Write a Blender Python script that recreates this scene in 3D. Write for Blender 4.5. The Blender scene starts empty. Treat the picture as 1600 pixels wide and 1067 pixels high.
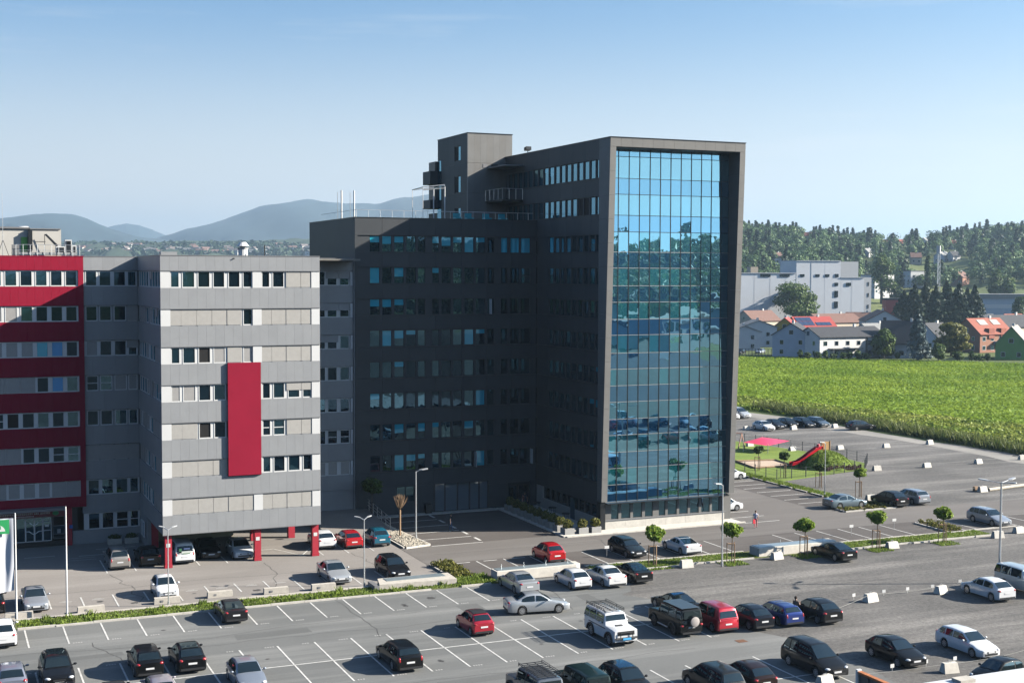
import bpy, math, random
from mathutils import Matrix, Vector
import numpy as np
scene = bpy.context.scene
# ------------------------------------------------------------------ camera
FPX, PITCH, ROLL, YAW, CAMZ = 2096.16, .0516592, .0029261, -.4081262, 24.7
def cam_axes():
    cy, sy = math.cos(YAW), math.sin(YAW)
    fwd = Vector((-sy*math.cos(PITCH), cy*math.cos(PITCH), -math.sin(PITCH)))
    right = Vector((cy, sy, 0)); up = right.cross(fwd)
    r = right*math.cos(ROLL) + up*math.sin(ROLL); u = -right*math.sin(ROLL) + up*math.cos(ROLL)
    return r, u, fwd
CR, CU, CF = cam_axes()
cam_data = bpy.data.cameras.new('camera'); cam = bpy.data.objects.new('camera', cam_data)
scene.collection.objects.link(cam)
cam.matrix_world = Matrix(((CR.x, CU.x, -CF.x, 0), (CR.y, CU.y, -CF.y, 0), (CR.z, CU.z, -CF.z, CAMZ), (0, 0, 0, 1)))
cam_data.sensor_width = 36; cam_data.sensor_fit = 'HORIZONTAL'; cam_data.lens = FPX/1600*36
cam_data.clip_start = .5; cam_data.clip_end = 40000
scene.camera = cam
def ray(x, y): return CR*((x-800)/FPX) - CU*((y-533.5)/FPX) + CF
def ground(x, y, z=0.):          # photo pixel -> point on the level z
    d = ray(x, y); t = (z-CAMZ)/d.z; return Vector((d.x*t, d.y*t, z))
def at(x, y, dist):              # photo pixel -> point at a distance along the view
    d = ray(x, y); return Vector((d.x*dist, d.y*dist, CAMZ+d.z*dist))
HAZE_DENSITY = 1.2e-4
# ------------------------------------------------------------------ light
SUN = Vector((1, -.40, .525)).normalized()
ELEV = math.asin(SUN.z); AZI = math.atan2(SUN.x, SUN.y)
world = bpy.data.worlds.new('World'); scene.world = world; world.use_nodes = True
wn, wl = world.node_tree.nodes, world.node_tree.links
sky = wn.new('ShaderNodeTexSky'); sky.sky_type = 'NISHITA'; sky.sun_disc = False
sky.sun_elevation = ELEV; sky.sun_rotation = AZI
sky.altitude = 450; sky.air_density = 1.0; sky.dust_density = 2.2; sky.ozone_density = 2.2
bg = wn['Background']; bg.inputs['Strength'].default_value = .058
# thin streaks of high cloud, all round the sky
tc = wn.new('ShaderNodeTexCoord'); mp = wn.new('ShaderNodeMapping'); mp.inputs['Scale'].default_value = (1.3, 1.3, 17)
mp.inputs['Rotation'].default_value = (.03, .05, .4)
nz = wn.new('ShaderNodeTexNoise'); nz.inputs['Scale'].default_value = 1.9; nz.inputs['Detail'].default_value = 7; nz.inputs['Roughness'].default_value = .62
cr = wn.new('ShaderNodeValToRGB'); cr.color_ramp.elements[0].position = .53; cr.color_ramp.elements[1].position = .76
cr.color_ramp.elements[0].color = (0, 0, 0, 1); cr.color_ramp.elements[1].color = (.5, .5, .5, 1)
mx = wn.new('ShaderNodeMix'); mx.data_type = 'RGBA'; mx.blend_type = 'MIX'
hs = wn.new('ShaderNodeMix'); hs.data_type = 'RGBA'; hs.blend_type = 'MULTIPLY'; hs.inputs[0].default_value = 1
hs.inputs[7].default_value = (.70, .94, 1.12, 1)
wl.new(tc.outputs['Generated'], mp.inputs['Vector']); wl.new(mp.outputs[0], nz.inputs['Vector']); wl.new(nz.outputs['Fac'], cr.inputs[0])
wl.new(sky.outputs[0], hs.inputs[6]); wl.new(cr.outputs[0], mx.inputs[0]); wl.new(hs.outputs[2], mx.inputs[6])
mx.inputs[7].default_value = (5.1, 5.4, 5.8, 1)
# pale veil towards the horizon, the same in every direction
sx = wn.new('ShaderNodeSeparateXYZ'); vr = wn.new('ShaderNodeMapRange'); vr.inputs['From Min'].default_value = .0; vr.inputs['From Max'].default_value = .21
vr.inputs['To Min'].default_value = .95; vr.inputs['To Max'].default_value = 0; vr.interpolation_type = 'SMOOTHSTEP'
vm = wn.new('ShaderNodeMix'); vm.data_type = 'RGBA'; vm.inputs[7].default_value = (6.7, 6.5, 6.35, 1)
wl.new(tc.outputs['Generated'], sx.inputs[0]); wl.new(sx.outputs['Z'], vr.inputs['Value']); wl.new(vr.outputs[0], vm.inputs[0]); wl.new(mx.outputs[2], vm.inputs[6])
wl.new(vm.outputs[2], bg.inputs['Color'])
sun_data = bpy.data.lights.new('sun', 'SUN'); sun_data.energy = 5.0; sun_data.angle = math.radians(.5); sun_data.color = (1, .93, .82)
sun = bpy.data.objects.new('sun', sun_data); scene.collection.objects.link(sun)
sun.rotation_euler = SUN.to_track_quat('Z', 'Y').to_euler(); sun.location = (120, -60, 90)
vs = scene.view_settings; vs.view_transform = 'Standard'; vs.look = 'None'; vs.exposure = 1.40; vs.gamma = 1; vs.use_curve_mapping = False
scene.cycles.use_denoising = True
scene.cycles.max_bounces = 6; scene.cycles.diffuse_bounces = 0; scene.cycles.glossy_bounces = 3; scene.cycles.transmission_bounces = 3
scene.cycles.transparent_max_bounces = 6; scene.cycles.volume_bounces = 0
scene.cycles.caustics_reflective = False; scene.cycles.caustics_refractive = False; scene.cycles.sample_clamp_indirect = 4
# ------------------------------------------------------------------ helpers
rng = random.Random(11)
COL = scene.collection.objects
WM = {}
def link(o, parent=None, label=None, category=None, group=None, kind=None):
    COL.link(o)
    q = o.rotation_euler.to_quaternion()
    WM[o.name] = Matrix.LocRotScale(o.location, q, o.scale)
    if parent is not None:
        o.parent = parent; o.matrix_parent_inverse = WM[parent.name].inverted()
    if label: o['label'] = label
    if category: o['category'] = category
    if group: o['group'] = group
    if kind: o['kind'] = kind
    return o
def thing(name, loc, label, category, group=None, rz=0., s=1.):
    o = bpy.data.objects.new(name, None); o.location = loc; o.rotation_euler = (0, 0, rz); o.scale = (s, s, s); o.empty_display_size = .3
    return link(o, None, label, category, group)
class MB:
    """collects faces of one mesh"""
    def __init__(s): s.v, s.f, s.m = [], [], []
    def add(s, vs, fs, m=0):
        n = len(s.v); s.v += [tuple(p) for p in vs]; s.f += [tuple(i+n for i in f) for f in fs]; s.m += [m]*len(fs); return s
    def quad(s, a, b, c, d, m=0): return s.add((a, b, c, d), ((0, 1, 2, 3),), m)
    def box(s, x0, x1, y0, y1, z0, z1, m=0):
        return s.add([(x0,y0,z0),(x1,y0,z0),(x1,y1,z0),(x0,y1,z0),(x0,y0,z1),(x1,y0,z1),(x1,y1,z1),(x0,y1,z1)],
                     [(0,3,2,1),(4,5,6,7),(0,1,5,4),(1,2,6,5),(2,3,7,6),(3,0,4,7)], m)
    def prism(s, pts, z0, z1, m=0):        # outline in xy, counterclockwise
        n = len(pts)
        return s.add([(x,y,z0) for x,y in pts]+[(x,y,z1) for x,y in pts],
                     [tuple(range(n-1,-1,-1)), tuple(range(n,2*n))]+[(i,(i+1)%n,n+(i+1)%n,n+i) for i in range(n)], m)
    def extx(s, pts, x0, x1, m=0):         # outline in yz extruded along x
        n = len(pts)
        return s.add([(x0,y,z) for y,z in pts]+[(x1,y,z) for y,z in pts],
                     [tuple(range(n-1,-1,-1)), tuple(range(n,2*n))]+[(i,(i+1)%n,n+(i+1)%n,n+i) for i in range(n)], m)
    def exty(s, pts, y0, y1, m=0):         # outline in xz extruded along y
        n = len(pts)
        return s.add([(x,y0,z) for x,z in pts]+[(x,y1,z) for x,z in pts],
                     [tuple(range(n)), tuple(range(2*n-1,n-1,-1))]+[(i,n+i,n+(i+1)%n,(i+1)%n) for i in range(n)], m)
    def tube(s, p0, p1, r0, r1=None, n=8, m=0, caps=True):
        p0, p1 = Vector(p0), Vector(p1); r1 = r0 if r1 is None else r1
        d = (p1-p0).normalized(); a = d.orthogonal().normalized(); b = d.cross(a)
        vs = [p+(a*math.cos(6.2832*i/n)+b*math.sin(6.2832*i/n))*r for p, r in ((p0,r0),(p1,r1)) for i in range(n)]
        fs = [(i,(i+1)%n,n+(i+1)%n,n+i) for i in range(n)]
        if caps: fs += [tuple(range(n-1,-1,-1)), tuple(range(n,2*n))]
        return s.add(vs, fs, m)
    def path(s, pts, r, n=6, m=0):
        for a, b in zip(pts, pts[1:]): s.tube(a, b, r, r, n, m)
        return s
    def ball(s, c, rx, ry, rz, n=10, k=6, m=0):
        vs = [(c[0],c[1],c[2]-rz)]
        for j in range(1, k):
            t = math.pi*j/k
            vs += [(c[0]+rx*math.sin(t)*math.cos(6.2832*i/n), c[1]+ry*math.sin(t)*math.sin(6.2832*i/n), c[2]-rz*math.cos(t)) for i in range(n)]
        vs.append((c[0],c[1],c[2]+rz)); fs = [(0,1+(i+1)%n,1+i) for i in range(n)]
        for j in range(k-2): fs += [(1+j*n+i,1+j*n+(i+1)%n,1+(j+1)*n+(i+1)%n,1+(j+1)*n+i) for i in range(n)]
        L = len(vs)-1; o = 1+(k-2)*n; fs += [(o+i,o+(i+1)%n,L) for i in range(n)]
        return s.add(vs, fs, m)
    def mesh(s, name, mats, smooth=None):
        me = bpy.data.meshes.new(name); me.from_pydata(s.v, [], s.f)
        for mt in (mats if isinstance(mats, (list, tuple)) else [mats]): me.materials.append(mt)
        me.polygons.foreach_set('material_index', s.m)
        if smooth is not None:
            me.polygons.foreach_set('use_smooth', [True]*len(s.f))
            me.set_sharp_from_angle(angle=math.radians(smooth))
        me.update(); return me
    def obj(s, name, mats, parent=None, smooth=None, **kw):
        return link(bpy.data.objects.new(name, s.mesh(name, mats, smooth)), parent, **kw)
_unit = {}
def piece(name, x0, x1, y0, y1, z0, z1, mt, parent=None, **kw):
    """one box-shaped piece; alike pieces share one mesh"""
    me = _unit.get(mt.name)
    if me is None:
        me = _unit[mt.name] = MB().box(0,1,0,1,0,1).mesh('block_'+mt.name, mt)
    o = bpy.data.objects.new(name, me); o.location = (x0,y0,z0); o.scale = (x1-x0,y1-y0,z1-z0)
    return link(o, parent, **kw)
def inst(name, me, loc, rz=0., parent=None, s=(1,1,1), rot=None, **kw):
    o = bpy.data.objects.new(name, me); o.location = loc; o.rotation_euler = rot or (0,0,rz); o.scale = s
    return link(o, parent, **kw)
# ------------------------------------------------------------------ materials
M = {}
def mat(name, col, rough=.6, metal=0., spec=.5, var=0., vscale=1., bump=0., bscale=20., coat=0., coords='pos', col2=None, detail=5, stretch=None, crough=.05):
    m = bpy.data.materials.new(name); m.use_nodes = True; nt = m.node_tree; n, l = nt.nodes, nt.links
    b = n['Principled BSDF']; b.inputs['Base Color'].default_value = (*col, 1); b.inputs['Roughness'].default_value = rough
    b.inputs['Metallic'].default_value = metal; b.inputs['Specular IOR Level'].default_value = spec
    b.inputs['Coat Weight'].default_value = coat; b.inputs['Coat Roughness'].default_value = crough
    if var or bump:
        if coords == 'pos': src = n.new('ShaderNodeNewGeometry').outputs['Position']
        else: src = n.new('ShaderNodeTexCoord').outputs['Object']
        if stretch:
            mp = n.new('ShaderNodeMapping'); mp.inputs['Scale'].default_value = stretch; l.new(src, mp.inputs[0]); src = mp.outputs[0]
    if var:
        t = n.new('ShaderNodeTexNoise'); t.inputs['Scale'].default_value = vscale; t.inputs['Detail'].default_value = detail; t.inputs['Roughness'].default_value = .65
        l.new(src, t.inputs['Vector'])
        r = n.new('ShaderNodeMapRange'); r.inputs['From Min'].default_value = .3; r.inputs['From Max'].default_value = .7; l.new(t.outputs['Fac'], r.inputs['Value'])
        mx = n.new('ShaderNodeMix'); mx.data_type = 'RGBA'; l.new(r.outputs[0], mx.inputs[0])
        a = [c*(1-var) for c in col]; c2 = col2 or [min(1, c*(1+var)) for c in col]
        mx.inputs[6].default_value = (*a, 1); mx.inputs[7].default_value = (*c2, 1); l.new(mx.outputs[2], b.inputs['Base Color'])
    if bump:
        t2 = n.new('ShaderNodeTexNoise'); t2.inputs['Scale'].default_value = bscale; t2.inputs['Detail'].default_value = 4; l.new(src, t2.inputs['Vector'])
        bp = n.new('ShaderNodeBump'); bp.inputs['Strength'].default_value = bump; bp.inputs['Distance'].default_value = .05
        l.new(t2.outputs['Fac'], bp.inputs['Height']); l.new(bp.outputs[0], b.inputs['Normal'])
    M[name] = m; return m
def leafmat(name, c0, c1, rough=.55, trans=.35, patch=0.):
    m = bpy.data.materials.new(name); m.use_nodes = True; n, l = m.node_tree.nodes, m.node_tree.links
    b = n['Principled BSDF']; b.inputs['Roughness'].default_value = rough; b.inputs['Specular IOR Level'].default_value = .25
    g = n.new('ShaderNodeNewGeometry'); cr = n.new('ShaderNodeValToRGB')
    cr.color_ramp.elements[0].color = (*c0, 1); cr.color_ramp.elements[1].color = (*c1, 1)
    fac = g.outputs['Random Per Island']
    if patch:      # neighbouring leaves alike: whole crowns differ in tone
        pn = n.new('ShaderNodeTexNoise'); pn.inputs['Scale'].default_value = patch; pn.inputs['Detail'].default_value = 1; l.new(g.outputs['Position'], pn.inputs['Vector'])
        pm = n.new('ShaderNodeMapRange'); pm.inputs['From Min'].default_value = .3; pm.inputs['From Max'].default_value = .7; l.new(pn.outputs['Fac'], pm.inputs['Value'])
        fx = n.new('ShaderNodeMix'); fx.inputs[0].default_value = .25; l.new(pm.outputs[0], fx.inputs[2]); l.new(fac, fx.inputs[3]); fac = fx.outputs[0]
    l.new(fac, cr.inputs[0]); l.new(cr.outputs[0], b.inputs['Base Color'])
    tr = n.new('ShaderNodeBsdfTranslucent'); l.new(cr.outputs[0], tr.inputs['Color']); ms = n.new('ShaderNodeMixShader'); ms.inputs[0].default_value = trans
    l.new(b.outputs[0], ms.inputs[1]); l.new(tr.outputs[0], ms.inputs[2]); l.new(ms.outputs[0], n['Material Output'].inputs['Surface'])
    M[name] = m; return m
def mirror_glass(name, base, tint, lo=.35, wob=.0, wscale=.5, rough=.0, hi=1.):
    """coated solar glass: dark tinted body under a tinted mirror coat"""
    m = bpy.data.materials.new(name); m.use_nodes = True; n, l = m.node_tree.nodes, m.node_tree.links
    out = n['Material Output']; b = n['Principled BSDF']; b.inputs['Base Color'].default_value = (*base, 1); b.inputs['Roughness'].default_value = .25
    b.inputs['Specular IOR Level'].default_value = 0
    g = n.new('ShaderNodeBsdfGlossy'); g.inputs['Color'].default_value = (*tint, 1); g.inputs['Roughness'].default_value = rough
    fr = n.new('ShaderNodeLayerWeight'); fr.inputs['Blend'].default_value = .35
    mr = n.new('ShaderNodeMapRange'); mr.inputs['To Min'].default_value = lo; mr.inputs['To Max'].default_value = hi; l.new(fr.outputs['Facing'], mr.inputs['Value'])
    ms = n.new('ShaderNodeMixShader'); l.new(mr.outputs[0], ms.inputs[0]); l.new(b.outputs[0], ms.inputs[1]); l.new(g.outputs[0], ms.inputs[2]); l.new(ms.outputs[0], out.inputs['Surface'])
    if wob:
        ge = n.new('ShaderNodeNewGeometry'); t = n.new('ShaderNodeTexNoise'); t.inputs['Scale'].default_value = wscale; t.inputs['Detail'].default_value = 2; l.new(ge.outputs['Position'], t.inputs['Vector'])
        bp = n.new('ShaderNodeBump'); bp.inputs['Strength'].default_value = wob; bp.inputs['Distance'].default_value = .1; l.new(t.outputs['Fac'], bp.inputs['Height'])
        l.new(bp.outputs[0], g.inputs['Normal'])
    M[name] = m; return m
def ground_mat(name, c0, c1, c2, fine=60., big=.06, rough=.9, bump=.3, streak=None, grain=(.84,1.14), gscale=6.):
    """worn surface: large patches, streaks of traffic and fine grain"""
    m = bpy.data.materials.new(name); m.use_nodes = True; n, l = m.node_tree.nodes, m.node_tree.links
    b = n['Principled BSDF']; b.inputs['Roughness'].default_value = rough; b.inputs['Specular IOR Level'].default_value = .3
    pos = n.new('ShaderNodeNewGeometry').outputs['Position']
    def noise(sc, det, vec=None, ro=.6):
        t = n.new('ShaderNodeTexNoise'); t.inputs['Scale'].default_value = sc; t.inputs['Detail'].default_value = det; t.inputs['Roughness'].default_value = ro; l.new(vec or pos, t.inputs['Vector']); return t.outputs['Fac']
    def rmp(v, lo, hi):
        r = n.new('ShaderNodeMapRange'); r.inputs['From Min'].default_value = lo; r.inputs['From Max'].default_value = hi; l.new(v, r.inputs['Value']); return r.outputs[0]
    def mixc(f, a, bb, k=None):
        x = n.new('ShaderNodeMix'); x.data_type = 'RGBA'
        if k is not None:
            mu = n.new('ShaderNodeMath'); mu.operation = 'MULTIPLY'; mu.inputs[1].default_value = k; l.new(f, mu.inputs[0]); f = mu.outputs[0]
        l.new(f, x.inputs[0])
        for i, q in ((6, a), (7, bb)):
            if isinstance(q, tuple): x.inputs[i].default_value = (*q, 1)
            else: l.new(q, x.inputs[i])
        return x.outputs[2]
    c = mixc(rmp(noise(big, 6), .35, .65), c0, c1)
    if streak:
        mp = n.new('ShaderNodeMapping'); mp.inputs['Scale'].default_value = streak; mp.inputs['Rotation'].default_value = (0, 0, .12); l.new(pos, mp.inputs[0])
        c = mixc(rmp(noise(1, 4, mp.outputs[0]), .49, .70), c, c2, .8)
    g = noise(fine, 3)
    c = mixc(rmp(g, .3, .7), tuple(x*.72 for x in c0), c, None) if False else c
    x = n.new('ShaderNodeMix'); x.data_type = 'RGBA'; x.blend_type = 'MULTIPLY'; x.inputs[0].default_value = 1; l.new(c, x.inputs[6])
    gr = n.new('ShaderNodeMapRange'); gr.inputs['From Min'].default_value = .3; gr.inputs['From Max'].default_value = .7; gr.inputs['To Min'].default_value = grain[0]; gr.inputs['To Max'].default_value = grain[1]; l.new(noise(gscale, 8, None, .85), gr.inputs['Value'])
    cmb = n.new('ShaderNodeCombineColor')
    for i in range(3): l.new(gr.outputs[0], cmb.inputs[i])
    l.new(cmb.outputs[0], x.inputs[7]); l.new(x.outputs[2], b.inputs['Base Color'])
    bp = n.new('ShaderNodeBump'); bp.inputs['Strength'].default_value = bump; bp.inputs['Distance'].default_value = .02; l.new(g, bp.inputs['Height']); l.new(bp.outputs[0], b.inputs['Normal'])
    M[name] = m; return m
A_LOT = ground_mat('grey_asphalt', (.138,.142,.139), (.182,.184,.178), (.26,.26,.25), streak=(.03,.5,1))
A_ROAD = ground_mat('warm_asphalt', (.150,.137,.128), (.178,.164,.152), (.205,.19,.177), streak=(.03,.4,1))
A_NEW = ground_mat('brown_asphalt', (.095,.084,.078), (.120,.107,.099), (.15,.136,.126), streak=(.05,.3,1))
A_PALE = ground_mat('pale_pavement', (.245,.225,.208), (.285,.262,.243), (.32,.297,.277), streak=(.04,.3,1))
GRAVEL = ground_mat('grey_gravel', (.112,.107,.101), (.165,.157,.148), (.29,.273,.252), fine=90, big=.09, bump=1., streak=(.03,.3,1), grain=(.45,1.55), gscale=3.2)
TRACK = ground_mat('dusty_track', (.26,.245,.222), (.33,.31,.28), (.37,.35,.32), streak=(.3,.03,1))
CONC = mat('concrete', (.52,.48,.42), .85, var=.14, vscale=2.5, bump=.2, bscale=30)
CONC_W = mat('white_concrete', (.66,.62,.55), .8, var=.12, vscale=2., bump=.15, bscale=25)
KERB = mat('kerb_stone', (.55,.52,.47), .85, var=.16, vscale=1.5, bump=.2, bscale=30)
PAINT = mat('road_paint', (.62,.61,.58), .7, var=.28, vscale=2.2)
MARK = mat('worn_paint', (.42,.41,.39), .8, var=.25, vscale=9)
EARTH = ground_mat('meadow_ground', (.075,.105,.03), (.11,.14,.04), (.13,.14,.06), fine=20, rough=1)
GRASS = leafmat('grass_blade', (.10,.17,.02), (.26,.34,.06))
SOIL = mat('soil', (.10,.075,.05), .95, var=.3, vscale=4, bump=.5, bscale=15)
LGREY = mat('light_grey_cladding', (.293,.300,.310), .5, metal=.0, var=.05, vscale=.8)
LGREY2 = mat('light_grey_cladding_weathered', (.284,.291,.302), .5, metal=.0, var=.05, vscale=.8)
LTRIM = mat('grey_trim', (.20,.20,.205), .5)
WHITE = mat('white_frame', (.70,.70,.69), .45)
WHITE2 = mat('white_panel', (.65,.65,.645), .5, var=.03, vscale=.7)
SHUT = mat('beige_shutter', (.40,.385,.36), .55, var=.06, vscale=3)
SHUT2 = mat('grey_shutter', (.34,.33,.32), .55, var=.06, vscale=3)
RED = mat('crimson_cladding', (.29,.015,.038), .6, spec=.06, var=.06, vscale=.7)
RED2 = mat('crimson_cladding_b', (.295,.016,.040), .6, spec=.06, var=.06, vscale=.7)
REDP = mat('red_pillar', (.40,.022,.04), .6, var=.08, vscale=2)
ANTH = mat('anthracite_cladding', (.060,.065,.071), .55, spec=.25, var=.06, vscale=.5)  # toned for the shaded faces; the sunlit fronts get a lighter copy
ANTH2 = mat('anthracite_cladding_b', (.064,.069,.075), .53, spec=.25, var=.06, vscale=.5)
ANTH_SUN = mat('anthracite_cladding_sunlit', (.20,.195,.186), .55, spec=.25, var=.08, vscale=.6)  # same cladding as the anthracite, sunlight put into its lighter colour
DKMET = mat('dark_metal', (.03,.032,.035), .4, metal=.5)
STEEL = mat('galvanised_steel', (.55,.56,.57), .38, metal=.7, var=.08, vscale=4, coords='obj')
ROOFG = mat('roof_gravel', (.22,.21,.19), .95, var=.15, vscale=1.2, bump=.4)
BLACK = mat('black_plastic', (.018,.018,.02), .5)
VISION = mirror_glass('vision_glass', (.003,.066,.095), (.40,.72,.86), .62, .04, .6)
VISION2 = mirror_glass('vision_glass_lit', (.010,.13,.17), (.38,.72,.84), .55, .04, .7)
SPAN = mirror_glass('spandrel_glass', (.001,.030,.09), (.34,.66,.86), .60, .045, .5)
WIN_T = mirror_glass('teal_window_glass', (.004,.014,.020), (.36,.70,.88), .13, .04, .8, hi=.9)
WIN_B = mirror_glass('blue_window_glass', (.004,.010,.016), (.34,.60,.80), .04, .04, .9, hi=.8)
BLIND_T = mirror_glass('teal_blind_glass', (.035,.48,.62), (.35,.62,.75), .12)
BLUEB = mat('bright_blue_blind', (.02,.30,.62), .4, coat=.5)
OPENW = mat('dark_room', (.010,.009,.009), .9)
def leaves(mb, c, rad, n, size, seed, shell=.35, flat=0., m=0, zbias=0.):
    """n small leaf faces spread through an ellipsoid"""
    r = np.random.RandomState(seed)
    d = r.normal(size=(n,3)); d /= np.linalg.norm(d, axis=1)[:,None]
    rr = (shell + (1-shell)*r.rand(n))**.6; rr *= 1+.12*np.sin(3*d[:,0]*3+seed)*np.cos(4*d[:,1]+2*d[:,2]+seed)
    p = np.array(c)+d*rr[:,None]*np.array(rad)
    nn = d+r.normal(scale=.6, size=(n,3)); nn[:,2] += zbias; nn /= np.linalg.norm(nn, axis=1)[:,None]
    a = np.cross(nn, r.normal(size=(n,3))); a /= np.linalg.norm(a, axis=1)[:,None]+1e-9; b = np.cross(nn, a)
    s = size*(.6+.8*r.rand(n))[:,None]; base = len(mb.v)
    q = np.stack([p-a*s*.5-b*s*.4, p+a*s*.5-b*s*.4, p+a*s*.4+b*s*.5, p-a*s*.4+b*s*.5], axis=1).reshape(-1,3)
    mb.v += [tuple(x) for x in q.tolist()]; mb.f += [(base+4*i,base+4*i+1,base+4*i+2,base+4*i+3) for i in range(n)]; mb.m += [m]*n
    return mb
def tufts(mb, x0, x1, y0, y1, z, n, h, seed, m=0, w=.05):
    r = np.random.RandomState(seed); x = x0+(x1-x0)*r.rand(n); y = y0+(y1-y0)*r.rand(n); a = r.rand(n)*6.28; hh = h*(.5+r.rand(n)); lx = r.normal(scale=.35, size=n)*hh; ly = r.normal(scale=.35, size=n)*hh
    for i in range(n):
        ca, sa = math.cos(a[i])*w, math.sin(a[i])*w; b = len(mb.v)
        mb.v += [(x[i]-ca,y[i]-sa,z),(x[i]+ca,y[i]+sa,z),(x[i]+lx[i]+ca*.3,y[i]+ly[i]+sa*.3,z+hh[i]),(x[i]+lx[i]-ca*.3,y[i]+ly[i]-sa*.3,z+hh[i])]; mb.f.append((b,b+1,b+2,b+3)); mb.m.append(m)
    return mb
LEAF = leafmat('bright_leaf', (.10,.20,.015), (.34,.44,.055))
LEAF_DK = leafmat('dark_leaf', (.02,.05,.012), (.08,.13,.03), trans=.2)
LEAF_OL = leafmat('olive_leaf', (.07,.09,.015), (.26,.24,.06))
LEAF_CO = leafmat('conifer_needles', (.010,.026,.014), (.035,.06,.03), trans=.1)
LEAF_BS = leafmat('blue_spruce_needles', (.06,.10,.10), (.16,.21,.21), trans=.1)
LEAF_MD = leafmat('mid_leaf', (.035,.075,.015), (.13,.19,.045), trans=.3)
LEAF_CROP = leafmat('crop_leaf', (.16,.27,.012), (.36,.47,.045), trans=.35, patch=.05)
LEAF_HAY = leafmat('tall_grass', (.15,.24,.02), (.40,.43,.09), trans=.3, patch=.12)
BARK = mat('bark', (.13,.095,.065), .9, var=.25, vscale=6, bump=.4)
WOOD = mat('stake_wood', (.34,.22,.13), .8, var=.2, vscale=5)

LEAF_HILL = leafmat('hill_leaf', (.018,.055,.026), (.13,.21,.06), trans=.12, patch=.09)
# ------------------------------------------------------------------ ground, lots, roads
def sheet(name, pts, z, mt, parent=None, **kw):
    mb = MB(); mb.add([(x,y,z) for x,y in pts], [tuple(range(len(pts)))]); return mb.obj(name, mt, parent, **kw)
def wavy(p0, p1, n, amp, seed):
    r = random.Random(seed); (x0,y0),(x1,y1) = p0, p1; d = math.hypot(x1-x0,y1-y0); nx, ny = -(y1-y0)/d, (x1-x0)/d
    return [(x0+(x1-x0)*i/n+nx*r.uniform(-amp,amp), y0+(y1-y0)*i/n+ny*r.uniform(-amp,amp)) for i in range(n+1)]
sheet('ground', [(-12500,-12500),(12500,-12500),(12500,12500),(-12500,12500)], -.06, EARTH, kind='structure', label='meadow and earth reaching the horizon around the town')
gl = sheet('gravel_lot', [(-200,-280),(230,-280),(200,-60),(150,-20),(150,60)]+wavy((134.5,60),(135.6,140),16,.5,3)+wavy((136,142),(131,205),14,.5,4)+[(128,260),(88,260),(73,150),(-200,150)], -.02, GRAVEL, kind='structure', label='grey gravel parking lot spreading to the field edge')
sheet('dusty_track', wavy((129.5,60),(130.5,140),16,.7,5)+wavy((131.5,150),(127.5,205),10,.6,6)+[(131.8,204)]+wavy((135.0,190),(134.6,140),10,.5,7)+wavy((134.2,139),(133.8,60),14,.4,8), -.014, TRACK, kind='structure', label='pale dusty farm track along the edge of the field')
lot = sheet('asphalt_lot', [(-45,30),(55,30)]+wavy((54,32),(53,76),18,.7,9)+wavy((51.5,78),(49,90),6,.8,10)+wavy((49.5,91),(54,97.2),4,.6,11)+[(41,97.6),(-45,97.6)], -.010, A_LOT, kind='structure', label='weathered grey asphalt parking lot in front')
pale = sheet('pale_pavement', [(-45,97.7),(38.0,97.7),(38.0,140),(-45,140)], -.012, A_PALE, kind='structure', label='pale paved yard in front of the red and grey offices')
road = sheet('upper_road', [(38.05,105.9),(66,105.9),(92,105.9),(128,103.4),(130.5,103.2),(130.5,110.8),(100,112.2),(92,113.0),(84.6,117),(84.6,152),(73.35,152),(73.35,113.2),(38.05,113.2)], -.008, A_ROAD, kind='structure', label='worn warm grey road past the glass tower')
bay = sheet('parking_bays', [(40.1,97.9),(92,99.6),(97,99.8),(112,99.6),(112,103.8),(92,105.88),(40.1,105.88)], -.006, A_NEW, kind='structure', label='brownish asphalt parking bays beside the upper road')
court = sheet('entrance_court', [(40.0,113.22),(53.9,113.22),(53.9,128.55),(40.0,128.55)], -.006, A_NEW, kind='structure', label='dark asphalt court before the entrance of the dark office')
side = sheet('side_bays', [(84.62,117.2),(90.2,117.2),(89.9,134.5),(84.62,134.5)], -.006, A_NEW, kind='structure', label='parking bays beside the strip of lawn by the playground')
sheet('added_dark_ground', [(58,-240),(215,-240),(215,-70),(112,58),(58,58)], -.013, ground_mat('added_dark_asphalt', (.05,.05,.052), (.065,.066,.068), (.09,.09,.09), streak=(.03,.3,1)), kind='structure', label='fresh dark asphalt lot on the sunny side, mirrored in the glass front')  # out of view; added dark so the lower glass mirrors deeper tones
def blot(parent, x, y, r, mt, seed, nm, z=-.0072):
    q = random.Random(seed); n = 14; mb = MB(); mb.add([(x+r*q.uniform(.55,1.1)*math.cos(6.283*i/n), y+r*q.uniform(.55,1.1)*math.sin(6.283*i/n), z) for i in range(n)], [tuple(range(n))]); mb.obj(nm, mt, parent)
OIL = mat('oil_stain', (.075,.073,.07), .55, var=.4, vscale=3); PATCH = ground_mat('asphalt_patch', (.125,.127,.124), (.145,.147,.143), (.16,.16,.156)); SEAM = mat('tar_seam', (.05,.048,.046), .7)
q_ = random.Random(77)
for k in range(26): blot(lot, 6.7+2.515*q_.randint(-3,17), q_.choice((94.2,79.6,84.4,70))+q_.uniform(-1,1), q_.uniform(.12,.42), OIL, 300+k, 'oil_stain')
for k in range(8): blot(pale, 8.8+2.325*q_.randint(0,10), q_.uniform(102,104.8), q_.uniform(.15,.4), OIL, 340+k, 'oil_stain', -.0095)
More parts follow.
